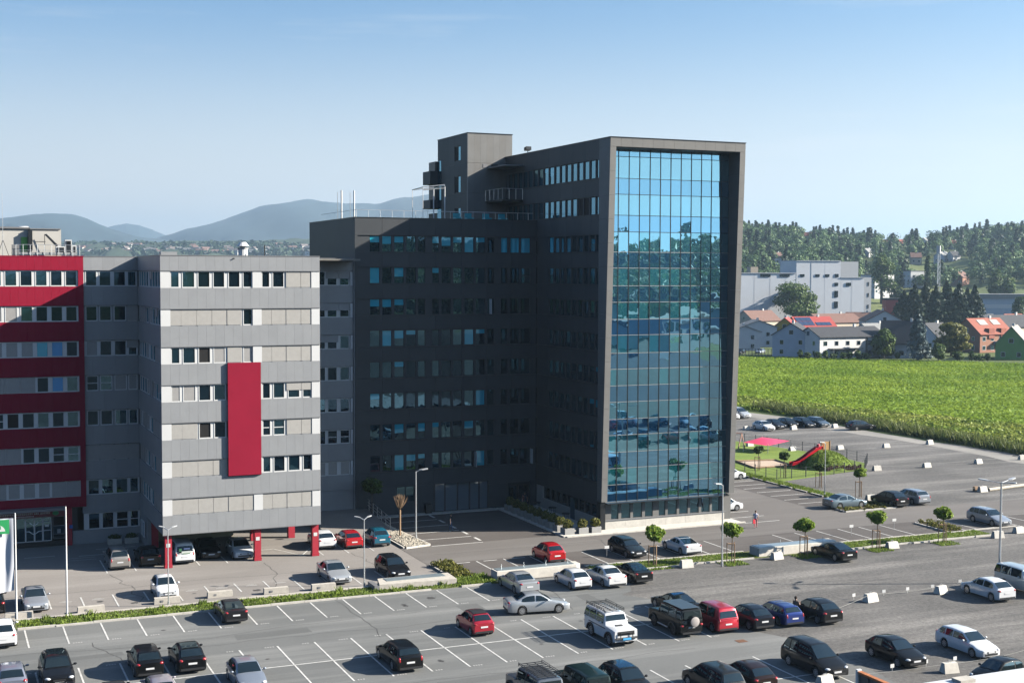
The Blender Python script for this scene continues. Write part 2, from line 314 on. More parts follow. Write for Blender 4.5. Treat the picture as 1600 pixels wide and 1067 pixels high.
for x0, x1, y0, y1 in ((18.4,23.6,88.9,90.3),(35.2,37.0,87.6,92.0),(6.5,11.0,88.2,89.1),(27.5,33.0,74.0,75.1),(44.8,46.0,87.0,91.5)): sheet('asphalt_patch', [(x0,y0),(x1,y0+.1),(x1-.05,y1),(x0+.05,y1-.08)], -.0085, PATCH, lot)
def seam(parent, x0, y0, dx, dy, n, z, seed, w=.025):
    q = random.Random(seed); p = [(x0,y0)]; mb = MB()
    for i in range(n): p.append((p[-1][0]+dx+q.uniform(-.3,.3), p[-1][1]+dy+q.uniform(-.3,.3)))
    for (xa,ya),(xb,yb) in zip(p, p[1:]):
        d = Vector((xb-xa,yb-ya)).normalized(); nx, ny = -d.y*w, d.x*w; mb.quad((xa+nx,ya+ny,z),(xa-nx,ya-ny,z),(xb-nx,yb-ny,z),(xb+nx,yb+ny,z))
    mb.obj('tar_seam', SEAM, parent)
for k, a in enumerate(((-5,90.6,1.2,-.03,30),(12,88.2,1.1,.02,22),(27.5,97,-.05,-.9,12),(9.4,92,.1,-.9,14),(20,75.8,1.2,.03,22),(44,96,-.1,-.9,9))): seam(lot, *a, -.0068, 400+k)
for k, a in enumerate(((-2,107.6,1.2,.02,30),(25.5,112,-.1,-.9,12),(33.5,113,.05,-.9,12))): seam(pale, *a, -.009, 420+k)
for k, a in enumerate(((40,109.6,1.2,.0,28),(56,111,-.02,-.8,6),(76,112,.02,.9,20))): seam(road, *a, -.005, 430+k, .03)
LINES = {}
def line(parent, x0, x1, y0, y1, mt=PAINT):
    return piece('parking_line', x0, x1, y0, y1, -.0055, .001, mt, parent)
def hx(x, y0, y1, parent, w=.11): line(parent, x-w/2, x+w/2, y0, y1)
for k in range(-4, 14):
    x = 5.45+2.515*k; hx(x, 92.35, 97.05, lot)
    if k > 0 and k < 14:
        for j in range(4): piece('stall_number', x+.25+.16*j, x+.35+.16*j, 92.32, 92.5, -.0055, 0, MARK, lot)
for k in range(-5, 18):
    x = 5.45+2.515*k; hx(x, 77.2, 86.45, lot)
    for j in range(3 if k%2 else 4):
        piece('stall_number', x-.85+.17*j, x-.75+.17*j, 86.3, 86.46, -.0055, 0, MARK, lot)
        piece('stall_number', x+.25+.17*j, x+.35+.17*j, 77.25, 77.42, -.0055, 0, MARK, lot)
line(lot, -8, 48.3, 81.80, 81.91)
for k in range(4, 19): hx(5.45+2.515*k, 63.0, 72.2, lot)
line(lot, 14, 51, 67.5, 67.61)
for k in range(-6, 12): hx(7.62+2.325*k, 101.3 if k % 3 else 102.4, 105.3, pale)
for k in range(-3, 8):
    x = 7.62+2.325*k
    piece('stall_number', x+.7, x+1.6, 104.1, 104.25, -.0055, 0, MARK, pale); piece('stall_number', x+.9, x+1.4, 104.4, 104.5, -.0055, 0, MARK, pale)
for x in (12.8, 15.1, 20.3, 22.66, 31.0, 33.3, 35.6): hx(x, 113.0, 118.4, pale)
for x0,y0,x1,y1 in ((26.2,117.2,27.6,117.3),(27.6,117.2,29.2,113.6),(29.2,113.6,31.0,116.9)):
    d = Vector((x1-x0,y1-y0)); L = d.length; mb = MB().box(0,L,-.05,.05,0,.006); o = mb.obj('parking_line', PAINT, pale); o.location = (x0,y0,-.005); o.rotation_euler = (0,0,math.atan2(d.y,d.x))
for x0,x1,y in ((6.9,9.4,121.5),(11.3,14.6,120.6),(13,16.4,123)): piece('faded_marking', x0, x1, y, y+.25, -.0055, 0, MARK, pale)
for y in (119.0, 119.9): piece('faded_marking', 10.2, 12.6, y, y+.1, -.0055, 0, MARK, pale)
for y in (112.95, 115.9, 119.05, 122.05, 125.1): line(court, 41.0, 46.0, y-.05, y+.06)
for y0 in (113.75, 117.0, 120.1, 123.2, 126.1): line(court, 45.95, 46.2, y0, y0+1.5)
for k in range(0, 24):
    x = 42.4+2.51*k
    if 66 < x < 71 or 87.5 < x < 92: continue
    hx(x, 100.4 if x > 50 else 102.2, 105.6 if x < 87 else 105.0, bay)
for x in (40.5, 43.0, 45.6, 48.1): line(bay, x, x+1.25, 105.38, 105.5)
for y in (118.9, 121.4, 124.05, 126.7, 129.4, 131.7, 134.2): line(side, 84.9, 89.4, y-.05, y+.06)
for y in (111.6, 114.4, 117.2, 120.0): line(road, 73.4, 77.5, y-.05, y+.06)
# tyre-worn crack and drain
piece('manhole_cover', 49.2, 49.9, 75.3, 75.9, -.0055, .004, mat('rusty_iron', (.16,.075,.04), .8, var=.3, vscale=8), lot)
mb = MB(); pr = random.Random(5); p = [(12.9,112.4)]
while p[-1][1] > 102.5: p.append((p[-1][0]+pr.uniform(-.35,.45), p[-1][1]-pr.uniform(.4,1.0)))
for (xa,ya),(xb,yb) in zip(p, p[1:]): mb.quad((xa-.03,ya,-.008),(xb-.03,yb,-.008),(xb+.03,yb,-.008),(xa+.03,ya,-.008))
mb.obj('pavement_crack', SEAM, pale)
STRIPM = ground_mat('weedy_soil', (.10,.14,.035), (.20,.20,.08), (.26,.22,.15), fine=30, big=.9, rough=1, streak=(.4,.8,1), grain=(.6,1.4))
# ---- kerbs (each stone its own piece)
def kerb_row(parent, x0, x1, y, n, h=.12, w=.16, gap=.012, jit=.02, seed=1, along='x', mt=KERB, skip=()):
    r = random.Random(seed); L = (x1-x0)/n
    for i in range(n):
        if i in skip: continue
        a, b = x0+i*L+gap, x0+(i+1)*L-gap; j = r.uniform(-jit, jit); hh = h+r.uniform(-.02,.015)
        if along == 'x': piece('kerb_stone', a, b, y+j, y+w+j, -.05, hh, mt, parent)
        else: piece('kerb_stone', y+j, y+w+j, a, b, -.05, hh, mt, parent)
k1 = thing('kerb', (22,97.2,0), 'broken row of pale kerb stones between the grey lot and the grass strip', 'kerb')
kerb_row(k1, 5.0, 40.3, 97.15, 14, seed=2, skip=(12,))
kerb_row(k1, 4.9, 38.6, 99.75, 11, h=.1, w=.3, seed=3, jit=.12, mt=CONC)
k2 = thing('kerb', (75,97,0), 'kerb stones along the lawn strip under the young trees', 'kerb')
kerb_row(k2, 50.2, 92.0, 97.2, 17, seed=4, jit=.15, skip=(6,7,8))
kerb_row(k2, 50.0, 97.0, 99.95, 18, h=.1, seed=5, jit=.03, skip=(6,7,8))
k3 = thing('kerb', (66,112,0), 'pale stone edge of the pavement round the glass tower', 'kerb')
kerb_row(k3, 54.0, 73.6, 111.75, 8, h=.1, w=.2, seed=6, jit=0, mt=CONC_W)
kerb_row(k3, 111.97, 128.4, 53.75, 7, h=.12, w=.22, seed=7, jit=0, along='y', mt=CONC_W)
piece('tower_pavement', 53.98, 73.3, 111.96, 128.55, -.05, .07, CONC_W, label='pale paved apron and terrace round the glass tower', kind='structure')
piece('entrance_step', 40.6, 53.7, 127.7, 128.58, -.05, .10, CONC, label='low concrete step before the entrance of the dark office', kind='structure')
k4 = thing('kerb', (90,125,0), 'kerb stones between the side bays and the playground lawn', 'kerb')
for i in range(8):
    y = 118.6+i*3.0; piece('kerb_stone', 90.0+.04*i, 90.2+.04*i, y, y+2.2, -.05, .13, KERB, k4)
piece('lawn_strip', 90.22, 92.0, 117.5, 143.5, -.06, .05, EARTH, label='narrow lawn strip beside the parking bays', kind='structure')
piece('lawn_strip', 4.9, 41.0, 97.33, 99.72, -.06, .03, STRIPM, label='weedy lawn strip between the two parking lots', kind='structure')
piece('lawn_strip', 50.0, 92.0, 97.4, 99.93, -.06, .03, STRIPM, label='lawn strip with young trees beside the gravel lot', kind='structure')
# ------------------------------------------------------------------ window strips
def pane_row(parent, axis, plane, edges, z0, z1, state, sgn=-1, glass=None, frame=WHITE, depth=.16, shut=None, seed=0, fw=.07):
    """a run of windows on a wall; each window (frame) carries its pane. axis 'x': wall runs along x at y=plane, outside towards sgn*y."""
    r = random.Random(seed); P = lambda d: plane - sgn*d
    def bx(mb, a, b, d0, d1, za, zb):
        q0, q1 = sorted((P(d0), P(d1)))
        if axis == 'x': mb.box(a, b, q0, q1, za, zb)
        else: mb.box(q0, q1, a, b, za, zb)
    def pc(name, a, b, d0, d1, za, zb, mt, par):
        q0, q1 = sorted((P(d0), P(d1)))
        return piece(name, a, b, q0, q1, za, zb, mt, par) if axis == 'x' else piece(name, q0, q1, a, b, za, zb, mt, par)
    for i, (a, b) in enumerate(edges):
        s = state[i] if i < len(state) else 'c'
        if s == '-': continue
        mb = MB()
        bx(mb, a-fw, b+fw, depth-.06, depth+.05, z0, z0+.09); bx(mb, a-fw, b+fw, depth-.06, depth+.05, z1-.07, z1)
        bx(mb, a-fw, a, depth-.06, depth+.05, z0+.09, z1-.07); bx(mb, b, b+fw, depth-.06, depth+.05, z0+.09, z1-.07)
        w = mb.obj('window', frame, parent)
        g = glass or (WIN_B if r.random() < .6 else WIN_T)
        if s == 'o': g = OPENW
        pc('pane', a, b, depth, depth+.03, z0+.09, z1-.07, g, w)
        if s == 'u': pc('blind', a+.01, b-.01, depth-.012, depth-.002, z1-.07-(z1-z0)*r.uniform(.22,.55), z1-.07, shut or BLIND_T, w)
        if s == 't': pc('blind', a+.01, b-.01, depth-.012, depth-.002, z0+.1, z1-.07, BLIND_T, w)
        if s == 'B': pc('blind', a+.01, b-.01, depth-.012, depth-.002, z0+.1, z1-.07, BLUEB, w)
        if s == 'g': pc('blind', a+.01, b-.01, depth-.03, depth-.002, z0+.1, z1-.07, SHUT2, w)
        if s == 's': pc('shutter', a-.165, b+.165, depth-.09, depth-.065, z0+.05, z1-.02, shut or SHUT, w)
        if s == 'h':
            pc('shutter', a-.165, b+.165, depth-.09, depth-.065, z1-(z1-z0)*.5, z1-.02, shut or SHUT, w)
        if s == 'm': pc('transom', a, b, depth-.03, depth-.001, z0+(z1-z0)*.48, z0+(z1-z0)*.53, frame, w)
def mull(parent, axis, plane, spans, z0, z1, mt, sgn=-1, depth=.13, thick=.2, name='window_post'):
    for a, b in spans:
        q0, q1 = sorted((plane-sgn*depth, plane-sgn*(depth+thick)))
        piece(name, a, b, q0, q1, z0, z1, mt, parent) if axis == 'x' else piece(name, q0, q1, a, b, z0, z1, mt, parent)
def band(parent, axis, plane, a, b, z0, z1, n, mts, sgn=-1, thick=.34, gap=.007, name='cladding_panel'):
    L = (b-a)/n; q0, q1 = sorted((plane, plane-sgn*thick))
    for i in range(n):
        s, e = a+i*L+gap/2, a+(i+1)*L-gap/2; mt = mts[(i*7+int(z0*3)) % len(mts)]
        piece(name, s, e, q0, q1, z0, z1, mt, parent) if axis == 'x' else piece(name, q0, q1, s, e, z0, z1, mt, parent)
def gaps(edges, a, b, fw=.07):
    out, p = [], a
    for s, e in edges:
        if s-fw > p+.02: out.append((p, s-fw))
        p = e+fw
    if b > p+.02: out.append((p, b))
    return out
SILL = [23.30-3.15*i for i in range(7)]      # window sills of the grey and red offices
WH = 1.44
# ------------------------------------------------------------------ grey office
GB = thing('grey_office', (24,119,0), 'light grey eight storey office on red pillars with white window bands', 'building')
XB0, XB1, YB = 17.24, 30.68, 112.7
piece('core', XB0+.34, XB1-.1, YB+.34, 139, 2.9, 25.75, LTRIM, GB)
piece('core', 12.6, XB0+.3, 126.34, 139, 0, 25.74, LTRIM, GB)
piece('core', XB1-.05, 38.36, 129.24, 139, 0, 25.73, LTRIM, GB)
piece('roof_deck', XB0+.05, XB1-.05, YB+.05, 125.9, 25.76, 25.93, ROOFG, GB)
piece('roof_deck', 12.5, 38.4, 126.1, 139, 25.755, 25.92, ROOFG, GB)
piece('underside', XB0+.02, XB1-.02, YB+.02, 126, 2.80, 2.9, LTRIM, GB)
E_F = [(18.13,18.74),(19.08,20.01),(20.36,21.26),(21.62,22.49),(22.89,23.77),(24.12,24.78)]
E_F2 = [(25.72,26.30),(26.65,27.53),(27.92,28.85),(29.21,29.87)]
STF = ['cccccc','sssssc','ccogsg','ggcc--','ssoc--','ssss--','ssssss']; STF2 = ['ccss','ssss','ssss','cchh','mmss','cccc','ssss']
E_S = [(113.6,114.7),(115.1,116.2),(116.6,117.7),(118.1,119.2),(120.2,121.3),(121.7,122.8),(123.2,124.3),(124.7,125.6)]
STS = ['ccchcccc','chcgcssg','ssccgccc','hcgsgccc','ssscgsgg','sscgcgss','sssccccs']
E_M = [(12.75,13.63),(13.94,14.86),(15.2,16.14),(16.42,17.08)]
STM = ['cccc','cccs','gcch','mmgg','cccc','ssss','cccc']
E_R = [(31.2,32.2),(33.4,34.4),(34.75,35.6),(35.92,36.8),(37.2,38.05)]
STR = ['ccchh','cchhh','cchhc','ccccc','ccccc','cccmm','ccggg']
edges_z = [(SILL[0]+WH, 25.95)]+[(SILL[i+1]+WH, SILL[i]) for i in range(6)]+[(2.82, SILL[6])]
for j, (z0, z1) in enumerate(edges_z):
    band(GB, 'x', YB, XB0, XB1, z0, z1, 18 if j < 7 else 18, [LGREY, LGREY2, LGREY])
    band(GB, 'y', XB0, YB+.35, 126.0, z0, z1, 7, [LGREY2, LGREY], sgn=-1)
    band(GB, 'x', 126.0, 12.2, XB0-.01, z0 if j < 7 else 3.0, z1, 5, [LGREY2, LGREY])
    band(GB, 'x', 128.9, XB1, 38.5, z0 if j < 7 else 2.9, z1, 3, [LGREY, LGREY2])
    piece('drip_trim', XB0-.02, XB1+.02, YB-.02, YB+.05, z0-.045, z0-.004, LTRIM, GB)
for i, s in enumerate(SILL):
    z0, z1 = s+.004, s+WH-.05
    pane_row(GB, 'x', YB, E_F, z0, z1, STF[i], seed=i); pane_row(GB, 'x', YB, E_F2, z0, z1, STF2[i], seed=i+10)
    for a, b in ((XB0+.01, 18.04), (24.87, 25.63), (29.95, XB1-.01)): piece('white_panel', a, b, YB+.03, YB+.34, z0, z1+.004, WHITE2, GB)
    mull(GB, 'x', YB, gaps([e for k, e in enumerate(E_F) if STF[i][k] != '-'], 18.04, 24.87 if '-' not in STF[i] else 22.6), z0, z1, WHITE)
    mull(GB, 'x', YB, gaps(E_F2, 25.63, 29.95), z0, z1, WHITE)
    pane_row(GB, 'y', XB0, E_S, z0, z1, STS[i], seed=i+20, shut=SHUT2); mull(GB, 'y', XB0, gaps(E_S, YB+.35, 126), z0, z1, LGREY2 if i % 2 else WHITE)
    pane_row(GB, 'x', 126., E_M, z0, z1, STM[i], seed=i+30, shut=SHUT2); mull(GB, 'x', 126., gaps(E_M, 12.3, XB0), z0, z1, WHITE if i in (0,2,6) else LGREY)
    pane_row(GB, 'x', 128.9, E_R, z0, z1, STR[i], seed=i+40, shut=LGREY); mull(GB, 'x', 128.9, gaps(E_R, XB1, 38.25), z0, z1, WHITE)
    piece('white_panel', 38.2, 38.46, 128.89, 129.2, z0, z1+.004, WHITE2, GB)
# ground floor of the recessed part
pane_row(GB, 'x', 126., E_M, 1.25, 2.75, 'ccmm', seed=77); mull(GB, 'x', 126., gaps(E_M, 12.3, XB0), 1.25, 2.75, WHITE)
band(GB, 'x', 126., 11.3, XB0, 0, 1.24, 4, [LGREY2]); band(GB, 'x', 126., 12.2, XB0, 2.76, 2.99, 2, [LGREY2])
band(GB, 'y', XB0, 121.5, 126, 0, 2.8, 3, [LGREY2]); band(GB, 'x', 128.9, XB1, 38.5, 0, 2.88, 4, [LGREY, LGREY2])
pane_row(GB, 'y', XB0-.3, [(122.3,123.0),(123.3,124.0)], .9, 2.3, 'cc', seed=4)
for a in ((XB0-.03, XB1+.03, YB-.03, YB+.32), (12.2, XB0-.04, 125.97, 126.3), (XB1+.04, 38.5, 128.87, 129.2)): piece('parapet_cap', a[0], a[1], a[2], a[3], 25.955, 26.02, LTRIM, GB)
piece('parapet_cap', XB0-.03, XB0+.3, YB+.33, 126, 25.955, 26.02, LTRIM, GB)
piece('corner_strip', 38.51, 38.6, 128.75, 128.98, 0, 25.95, WHITE2, GB)
mb = MB(); mb.extx([(YB-.22,7.5),(YB-.03,7.42),(YB-.03,17.02),(YB-.22,17.02)], 22.68, 25.47); mb.obj('red_sign_panel', RED2, GB, label='tall crimson panel hung on the grey front')
for x in (17.45, 24.95, 30.0): 
    p = piece('pillar', x, x+.55, 112.95, 113.5, 0, 2.79, REDP, GB); piece('pillar_plate', x+.1, x+.42, 112.93, 112.949, 1.75, 2.05, WHITE, p)
    piece('pillar_foot', x-.04, x+.59, 112.9, 113.54, 0, .25, REDP, p)
for x in (17.6, 26.5, 30.0): piece('pillar', x, x+.6, 121.5, 122.1, 0, 2.79, REDP, GB)
piece('back_wall', 18.2, 25.5, 124.5, 124.8, 0, 2.8, mat('pale_yellow_wall', (.42,.38,.26), .8), GB)
mb = MB(); mb.tube((25.2,118,25.93),(25.2,118,26.6),.42,.42,14); mb.tube((25.2,118,26.6),(25.2,118,26.75),.42,.52,14); mb.tube((25.2,118,26.9),(25.2,118,27.25),.56,.25,14); mb.tube((25.2,118,26.75),(25.2,118,26.9),.3,.3,10)
mb.obj('roof_ventilator', WHITE, GB); MB().tube((26.9,117,25.9),(26.9,117,27.0),.05).obj('vent_pipe', DKMET, GB)
piece('roof_cowl', 18.6, 20.0, 121, 122, 25.93, 26.4, LGREY, GB)
MB().tube((23.3,YB-.12,25.75),(23.3,YB+.1,25.8),.05).obj('roof_camera', DKMET, GB)
# ------------------------------------------------------------------ red office
RB = thing('red_office', (5,130,0), 'crimson clad office wing with strip windows and an entrance canopy', 'building')
YR = 125.75
piece('core', -16, 12.0, YR+.34, 141, 3.4, 25.75, RED, RB); piece('core', -16, 12.0, 128.6, 141, 0, 3.39, LTRIM, RB)
piece('roof_deck', -16, 12.1, YR+.1, 141, 25.76, 25.92, ROOFG, RB)
E_RED = [(5.94-1.275*k-.0, 6.84-1.275*k) for k in range(14, 0, -1)]+[(5.94,6.84),(7.21,8.12),(8.49,9.37),(9.75,10.64),(11.01,11.88)]
E_RED = [(a,b) for a,b in E_RED if a > -11.5]
base = len(E_RED)
STRD = ['cBccccc','cggsggcccc','cggggtBc','sssscBc','cmocccc','csssccmm','csgggss']
for j, (z0, z1) in enumerate(edges_z):
    band(RB, 'x', YR, -1.2, 12.5, z0 if j < 7 else 3.45, z1, 20, [RED, RED2, RED]); band(RB, 'x', YR, -16, -1.21, z0 if j < 7 else 3.45, z1, 5, [RED])
piece('edge_panel', 12.05, 12.5, YR+.005, YR+.34, 3.45, 25.93, RED2, RB); piece('edge_wall', 12.06, 12.49, YR+.345, 126.5, 3.45, 25.9, RED, RB)
for i, s in enumerate(SILL):
    z0, z1 = s+.004, s+WH-.05; st = ('c'*40+STRD[i])[-base:]
    pane_row(RB, 'x', YR, E_RED, z0, z1, st, seed=i+60, shut=SHUT2); mull(RB, 'x', YR, gaps(E_RED, -16, 12.04), z0, z1, WHITE)
piece('parapet_cap', -16, 12.53, YR-.03, YR+.3, 25.955, 26.02, RED, RB)
# entrance
DKRED = mat('dark_red_fascia', (.13,.012,.028), .5)
piece('canopy', -16, 10.6, 124.6, 128.5, 3.40, 3.62, LTRIM, RB)
sg = piece('sign_board', -3, 10.9, 125.85, 126.0, 2.72, 3.25, DKRED, RB)
for a, b in ((3.2,5.0),(5.12,7.9),(8.02,8.45),(8.55,9.42)):
    x = a
    while x < b-.06:
        w = rng.choice((.10,.12,.14)); piece('sign_letter', x, min(b, x+w), 125.83, 125.849, 3.0, 3.14, WHITE, sg); x += w+.035
x = 3.2
while x < 8.0: piece('sign_letter', x, x+.09, 125.83, 125.849, 2.80, 2.88, WHITE, sg); x += .115
mb = MB(); mb.tube((9.85,125.84,3.02),(9.85,125.80,3.02),.2,.2,16); lg = mb.obj('green_emblem', mat('emblem_green', (.02,.30,.12), .5), RB)
lg.scale = (1.35,1,1); lg.location = (-3.45,0,0)
EG = WIN_T
for k, (a, b) in enumerate(((4.2,5.2),(5.25,6.45),(6.5,7.28),(7.34,8.03),(8.10,8.74),(8.82,9.5))):
    w = MB().box(a,b,126.3,126.36,.46,.52).box(a,b,126.3,126.36,2.6,2.68).box(a-.03,a+.03,126.3,126.36,.46,2.68).box(b-.03,b+.03,126.3,126.36,.46,2.68).obj('entrance_door', WHITE, RB)
    piece('pane', a+.03, b-.03, 126.34, 126.35, .52, 2.6, EG, w)
for zc in (1.2, 2.0):
    mb = MB(); mb.path([(7.34,126.27,zc+.2),(7.62,126.27,zc+.2),(8.03,126.27,zc-.1),(8.45,126.27,zc+.2),(9.5,126.27,zc+.24)], .03, 5); mb.obj('door_rail', STEEL, RB)
piece('entrance_threshold', 3.5, 11, 126.1, 128.5, .0, .45, DKMET, RB)
w = piece('window', 9.62, 10.7, 126.3, 126.36, .6, 2.66, LTRIM, RB)
for z0, z1, m_ in ((.66,1.0,WIN_B),(1.05,1.75,WIN_T),(1.82,2.6,OPENW)): piece('pane', 9.68, 10.64, 126.27, 126.299, z0, z1, m_, w)
piece('door_notice', 10.0, 10.3, 126.26, 126.269, 1.1, 1.5, LGREY, RB); piece('door_notice', 8.95, 9.3, 126.32, 126.339, 1.75, 1.95, WHITE, RB)
piece('porch_wall', -16, 3.5, 126.2, 128.5, 0, 3.39, DKMET, RB); piece('porch_column', 10.75, 11.25, 125.8, 126.3, 0, 3.39, REDP, RB); piece('blue_notice', 11.0, 11.3, 125.7, 125.79, 1.55, 1.85, mat('blue_sign', (.03,.12,.4), .4), RB)
# roof plant
RH = thing('roof_plant_room', (0,133,25.92), 'beige rooftop machine room with a green door on the red office', 'machine room')
BEI = mat('beige_render', (.52,.50,.46), .8, var=.05, vscale=.8)
piece('wall', -16, 8.3, 130.2, 138, 25.92, 28.5, BEI, RH); piece('wall', 8.3, 11.0, 129.9, 137.5, 25.92, 28.45, BEI, RH)
piece('roof_edge', -16, 8.3, 130.05, 138.1, 28.5, 28.66, LTRIM, RH); piece('roof_edge', 8.3, 10.95, 129.8, 137.6, 28.45, 28.55, LTRIM, RH)
piece('gap', 8.15, 8.5, 129.7, 130.19, 26.5, 28.35, DKMET, RH); piece('door', 7.55, 8.1, 130.12, 130.19, 26.3, 27.75, mat('green_door', (.16,.42,.10), .5), RH)
mb = MB(); mb.tube((7.9,133,28.66),(7.9,133,28.8),.6,.45,14); mb.obj('roof_dome', WHITE, RH)
SH = thing('roof_shade_frame', (9.7,129,26), 'black tilted shade frame against the beige machine room', 'shade frame')
mb = MB(); mb.quad((9.5,129.5,28.0),(10.5,129.3,26.9),(10.7,129.3,27.0),(9.7,129.5,28.05)); mb.box(9.5,9.55,129.4,129.45,26.0,28); mb.box(8.7,9.6,129.4,129.46,27.3,27.36); mb.box(10.5,10.55,129.3,129.35,26,27); mb.obj('awning', DKMET, SH)
AC = thing('roof_air_unit', (11.4,128,25.92), 'white rooftop air handling units behind a steel railing', 'air unit')
for x0,x1,z0,z1 in ((10.4,11.2,26.2,26.9),(11.2,11.8,26.2,27.5),(11.3,11.75,26.9,27.5),(11.8,12.2,26.2,27.0)):
    c = piece('casing', x0, x1-.02, 128.2, 129, z0, z1, WHITE2, AC); piece('fan_grille', x0+.08, x1-.1, 128.17, 128.199, z0+.1, z1-.1, DKMET, c)
RL = thing('roof_railing', (9.5,127,25.92), 'steel railing along the roof edge of the red office', 'railing')
for i in range(10): MB().tube((6.9+.6*i,126.6,25.92),(6.9+.6*i,126.6,27.0),.02,n=5).obj('post', STEEL, RL)
for z in (26.5, 27.0): MB().tube((6.9,126.6,z),(12.3,126.6,z),.02,n=5).obj('rail', STEEL, RL)
piece('duct', 7.2, 12.1, 126.9, 127.5, 26.1, 26.35, LGREY, RL)
piece('cabinet', 6.6, 7.2, 126.9, 127.6, 25.93, 27.0, LTRIM, RL)
AN = thing('roof_antenna', (5.85,127,25.92), 'thin guyed antenna mast on the red office roof', 'antenna')
mb = MB(); mb.tube((5.85,127,25.9),(5.85,127,31.5),.03,.015,6); mb.obj('mast', STEEL, AN)
for dx, dy in ((.5,0),(-.5,0),(0,.5)): MB().tube((5.85,127,27.4),(5.85+dx,127+dy,25.93),.025,n=5).obj('strut', DKMET, AN)
# planters before the recessed part
for k, x in enumerate((14.2, 15.7)):
    t = thing('stone_planter', (x,124.9,0), ('grey stone planter trough beside the shaded grey wall, nearer the red wing','grey stone planter trough beside the shaded grey wall, nearer the pillars')[k], 'planter', 'planters by the grey wall')
    piece('trough', x, x+1.2, 124.6, 125.2, 0, .5, CONC, t); mb = MB()
    leaves(mb, (x+.6,124.9,.65), (.6,.3,.25), 160, .14, 40+k); mb.obj('foliage', LEAF_DK, t)
# service ramp and its railing beside the dark office
rp = MB(); rp.extx([(139,1.2),(127,0.9),(119.1,.03),(119,0),(139,0)], 33.4, 39.7); rp.obj('ramp', A_PALE, label='sloping paved ramp between the grey and dark offices', kind='structure')
RR = thing('ramp_railing', (39.75,123,0), 'steel handrail stepping down the ramp beside the dark office', 'railing')
for k in range(6):
    y = 127.8-k*1.35; z = .9-(127.8-y)*.095+.05; MB().tube((39.75,y,z-.3),(39.75,y,z+1.0),.03,n=6).obj('post', STEEL, RR)
for h in (.35,.65,1.0): MB().tube((39.75,128.2,.99+h),(39.75,121.0,.3+h),.028,n=6).obj('rail', STEEL, RR)
# ------------------------------------------------------------------ dark office with the glass tower
DB = thing('dark_office', (58,125,0), 'anthracite office with a tall mirror glass tower front and a dark lower wing', 'building')
XT0, XT1, ZT, YG = 58.4, 73.25, 37.3, 114.0
YW0, XW0, ZW = 128.6, 38.6, 30.05
YTB = 146.0
piece('core', XT0+.35, XT1-.3, 114.5, YTB, 0, 37.1, OPENW, DB)
piece('core', XW0+.3, XT0+.34, YW0+.36, 146, 0, 29.8, OPENW, DB)
piece('roof_deck', XT0+.1, XT1-.1, 113.5, YTB, 37.11, 37.2, ROOFG, DB)
piece('roof_deck', XW0+.1, XT0-.01, YW0+.1, 146, 29.81, 29.95, ROOFG, DB)
piece('end_wall', XW0, XW0+.3, YW0+.01, 146, 0, ZW, ANTH, DB); piece('side_wall', XT1-.3, XT1-.01, 114.5, YTB, 0, ZT-.05, ANTH, DB)
WS = [26.62-3.157*i for i in range(8)]; WHT = 1.70
AM = [ANTH, ANTH2, ANTH]
# wing front
bz = [(WS[0]+WHT, ZW)]+[(WS[i+1]+WHT, WS[i]) for i in range(7)]
E_W = [(40.2,41.17),(41.49,42.42),(42.76,43.72),(44.02,44.99),(45.28,46.0),(46.82,47.51),(47.82,48.8),(49.09,50.01),(50.34,51.31),(51.61,52.57),(52.89,53.6),(54.41,55.1),(55.48,56.42),(56.67,57.68)]
STW = ['uuucc'+'uuutuc'+'ttt', 'tcucc'+'uccccc'+'ccm', 'uuucc'+'cccccc'+'ccc', 'ctuuc'+'ccctuc'+'ccc', 'ccucc'+'cccccc'+'ccc', 'ucccc'+'cccctc'+'ccc', 'ccucu'+'uccucc'+'ccc', 'mctuu'+'cccctc'+'ccc']
for j, (z0, z1) in enumerate(bz): band(DB, 'x', YW0, XW0, XT0, z0, z1, 7, AM, gap=.02)
for i, s in enumerate(WS):
    z0, z1 = s+.004, s+WHT-.004
    pane_row(DB, 'x', YW0, E_W, z0, z1, STW[i], seed=i+100, frame=ANTH, depth=.2, glass=None, fw=.05)
    mull(DB, 'x', YW0, gaps(E_W, XW0, XT0, .05), z0, z1, ANTH2, depth=.10)
    piece('window_sill', 40.0, 57.9, YW0-.05, YW0+.09, s-.03, s+.003, DKMET, DB)
# wing ground floor
zg = WS[7]-.005
band(DB, 'x', YW0, XW0, 46.9, 2.95, zg, 3, AM); band(DB, 'x', YW0, 46.91, 53.0, 2.95, zg, 2, AM); band(DB, 'x', YW0, 53.01, XT0, 2.6, zg, 2, AM)
band(DB, 'x', YW0, XW0, 42.9, 0, 2.94, 2, AM); band(DB, 'x', YW0, 44.85, 46.9, 0, 2.94, 1, AM); band(DB, 'x', YW0, 42.91, 44.84, 0, 1.3, 1, AM)
pane_row(DB, 'x', YW0, [(43.0,43.85),(43.95,44.8)], 1.31, 2.93, 'cc', seed=5, frame=ANTH, depth=.2)
band(DB, 'x', YW0, 53.0, 55.2, 0, 2.59, 1, AM); band(DB, 'x', YW0, 57.75, XT0, 0, 2.59, 1, AM)
ENTG = mirror_glass('entrance_glass', (.16,.19,.21), (.6,.7,.8), .12, rough=.05)
dx = [47.0,48.14,49.53,50.87,51.94,52.95]
for a, b in zip(dx, dx[1:]):
    d = piece('entrance_door', a+.02, a+.16, YW0+.25, YW0+.4, .1, 2.94, BLACK, DB); piece('pane', a+.16, b+.02, YW0+.3, YW0+.34, .1, 2.94, ENTG, d)
for a, b in ((55.3,56.4),(56.5,57.7)):
    d = piece('side_door', a, b, YW0+.3, YW0+.36, .1, 2.3, BLACK, DB); piece('pane', a+.12, b-.12, YW0+.27, YW0+.299, .25, 2.2, WIN_B, d)
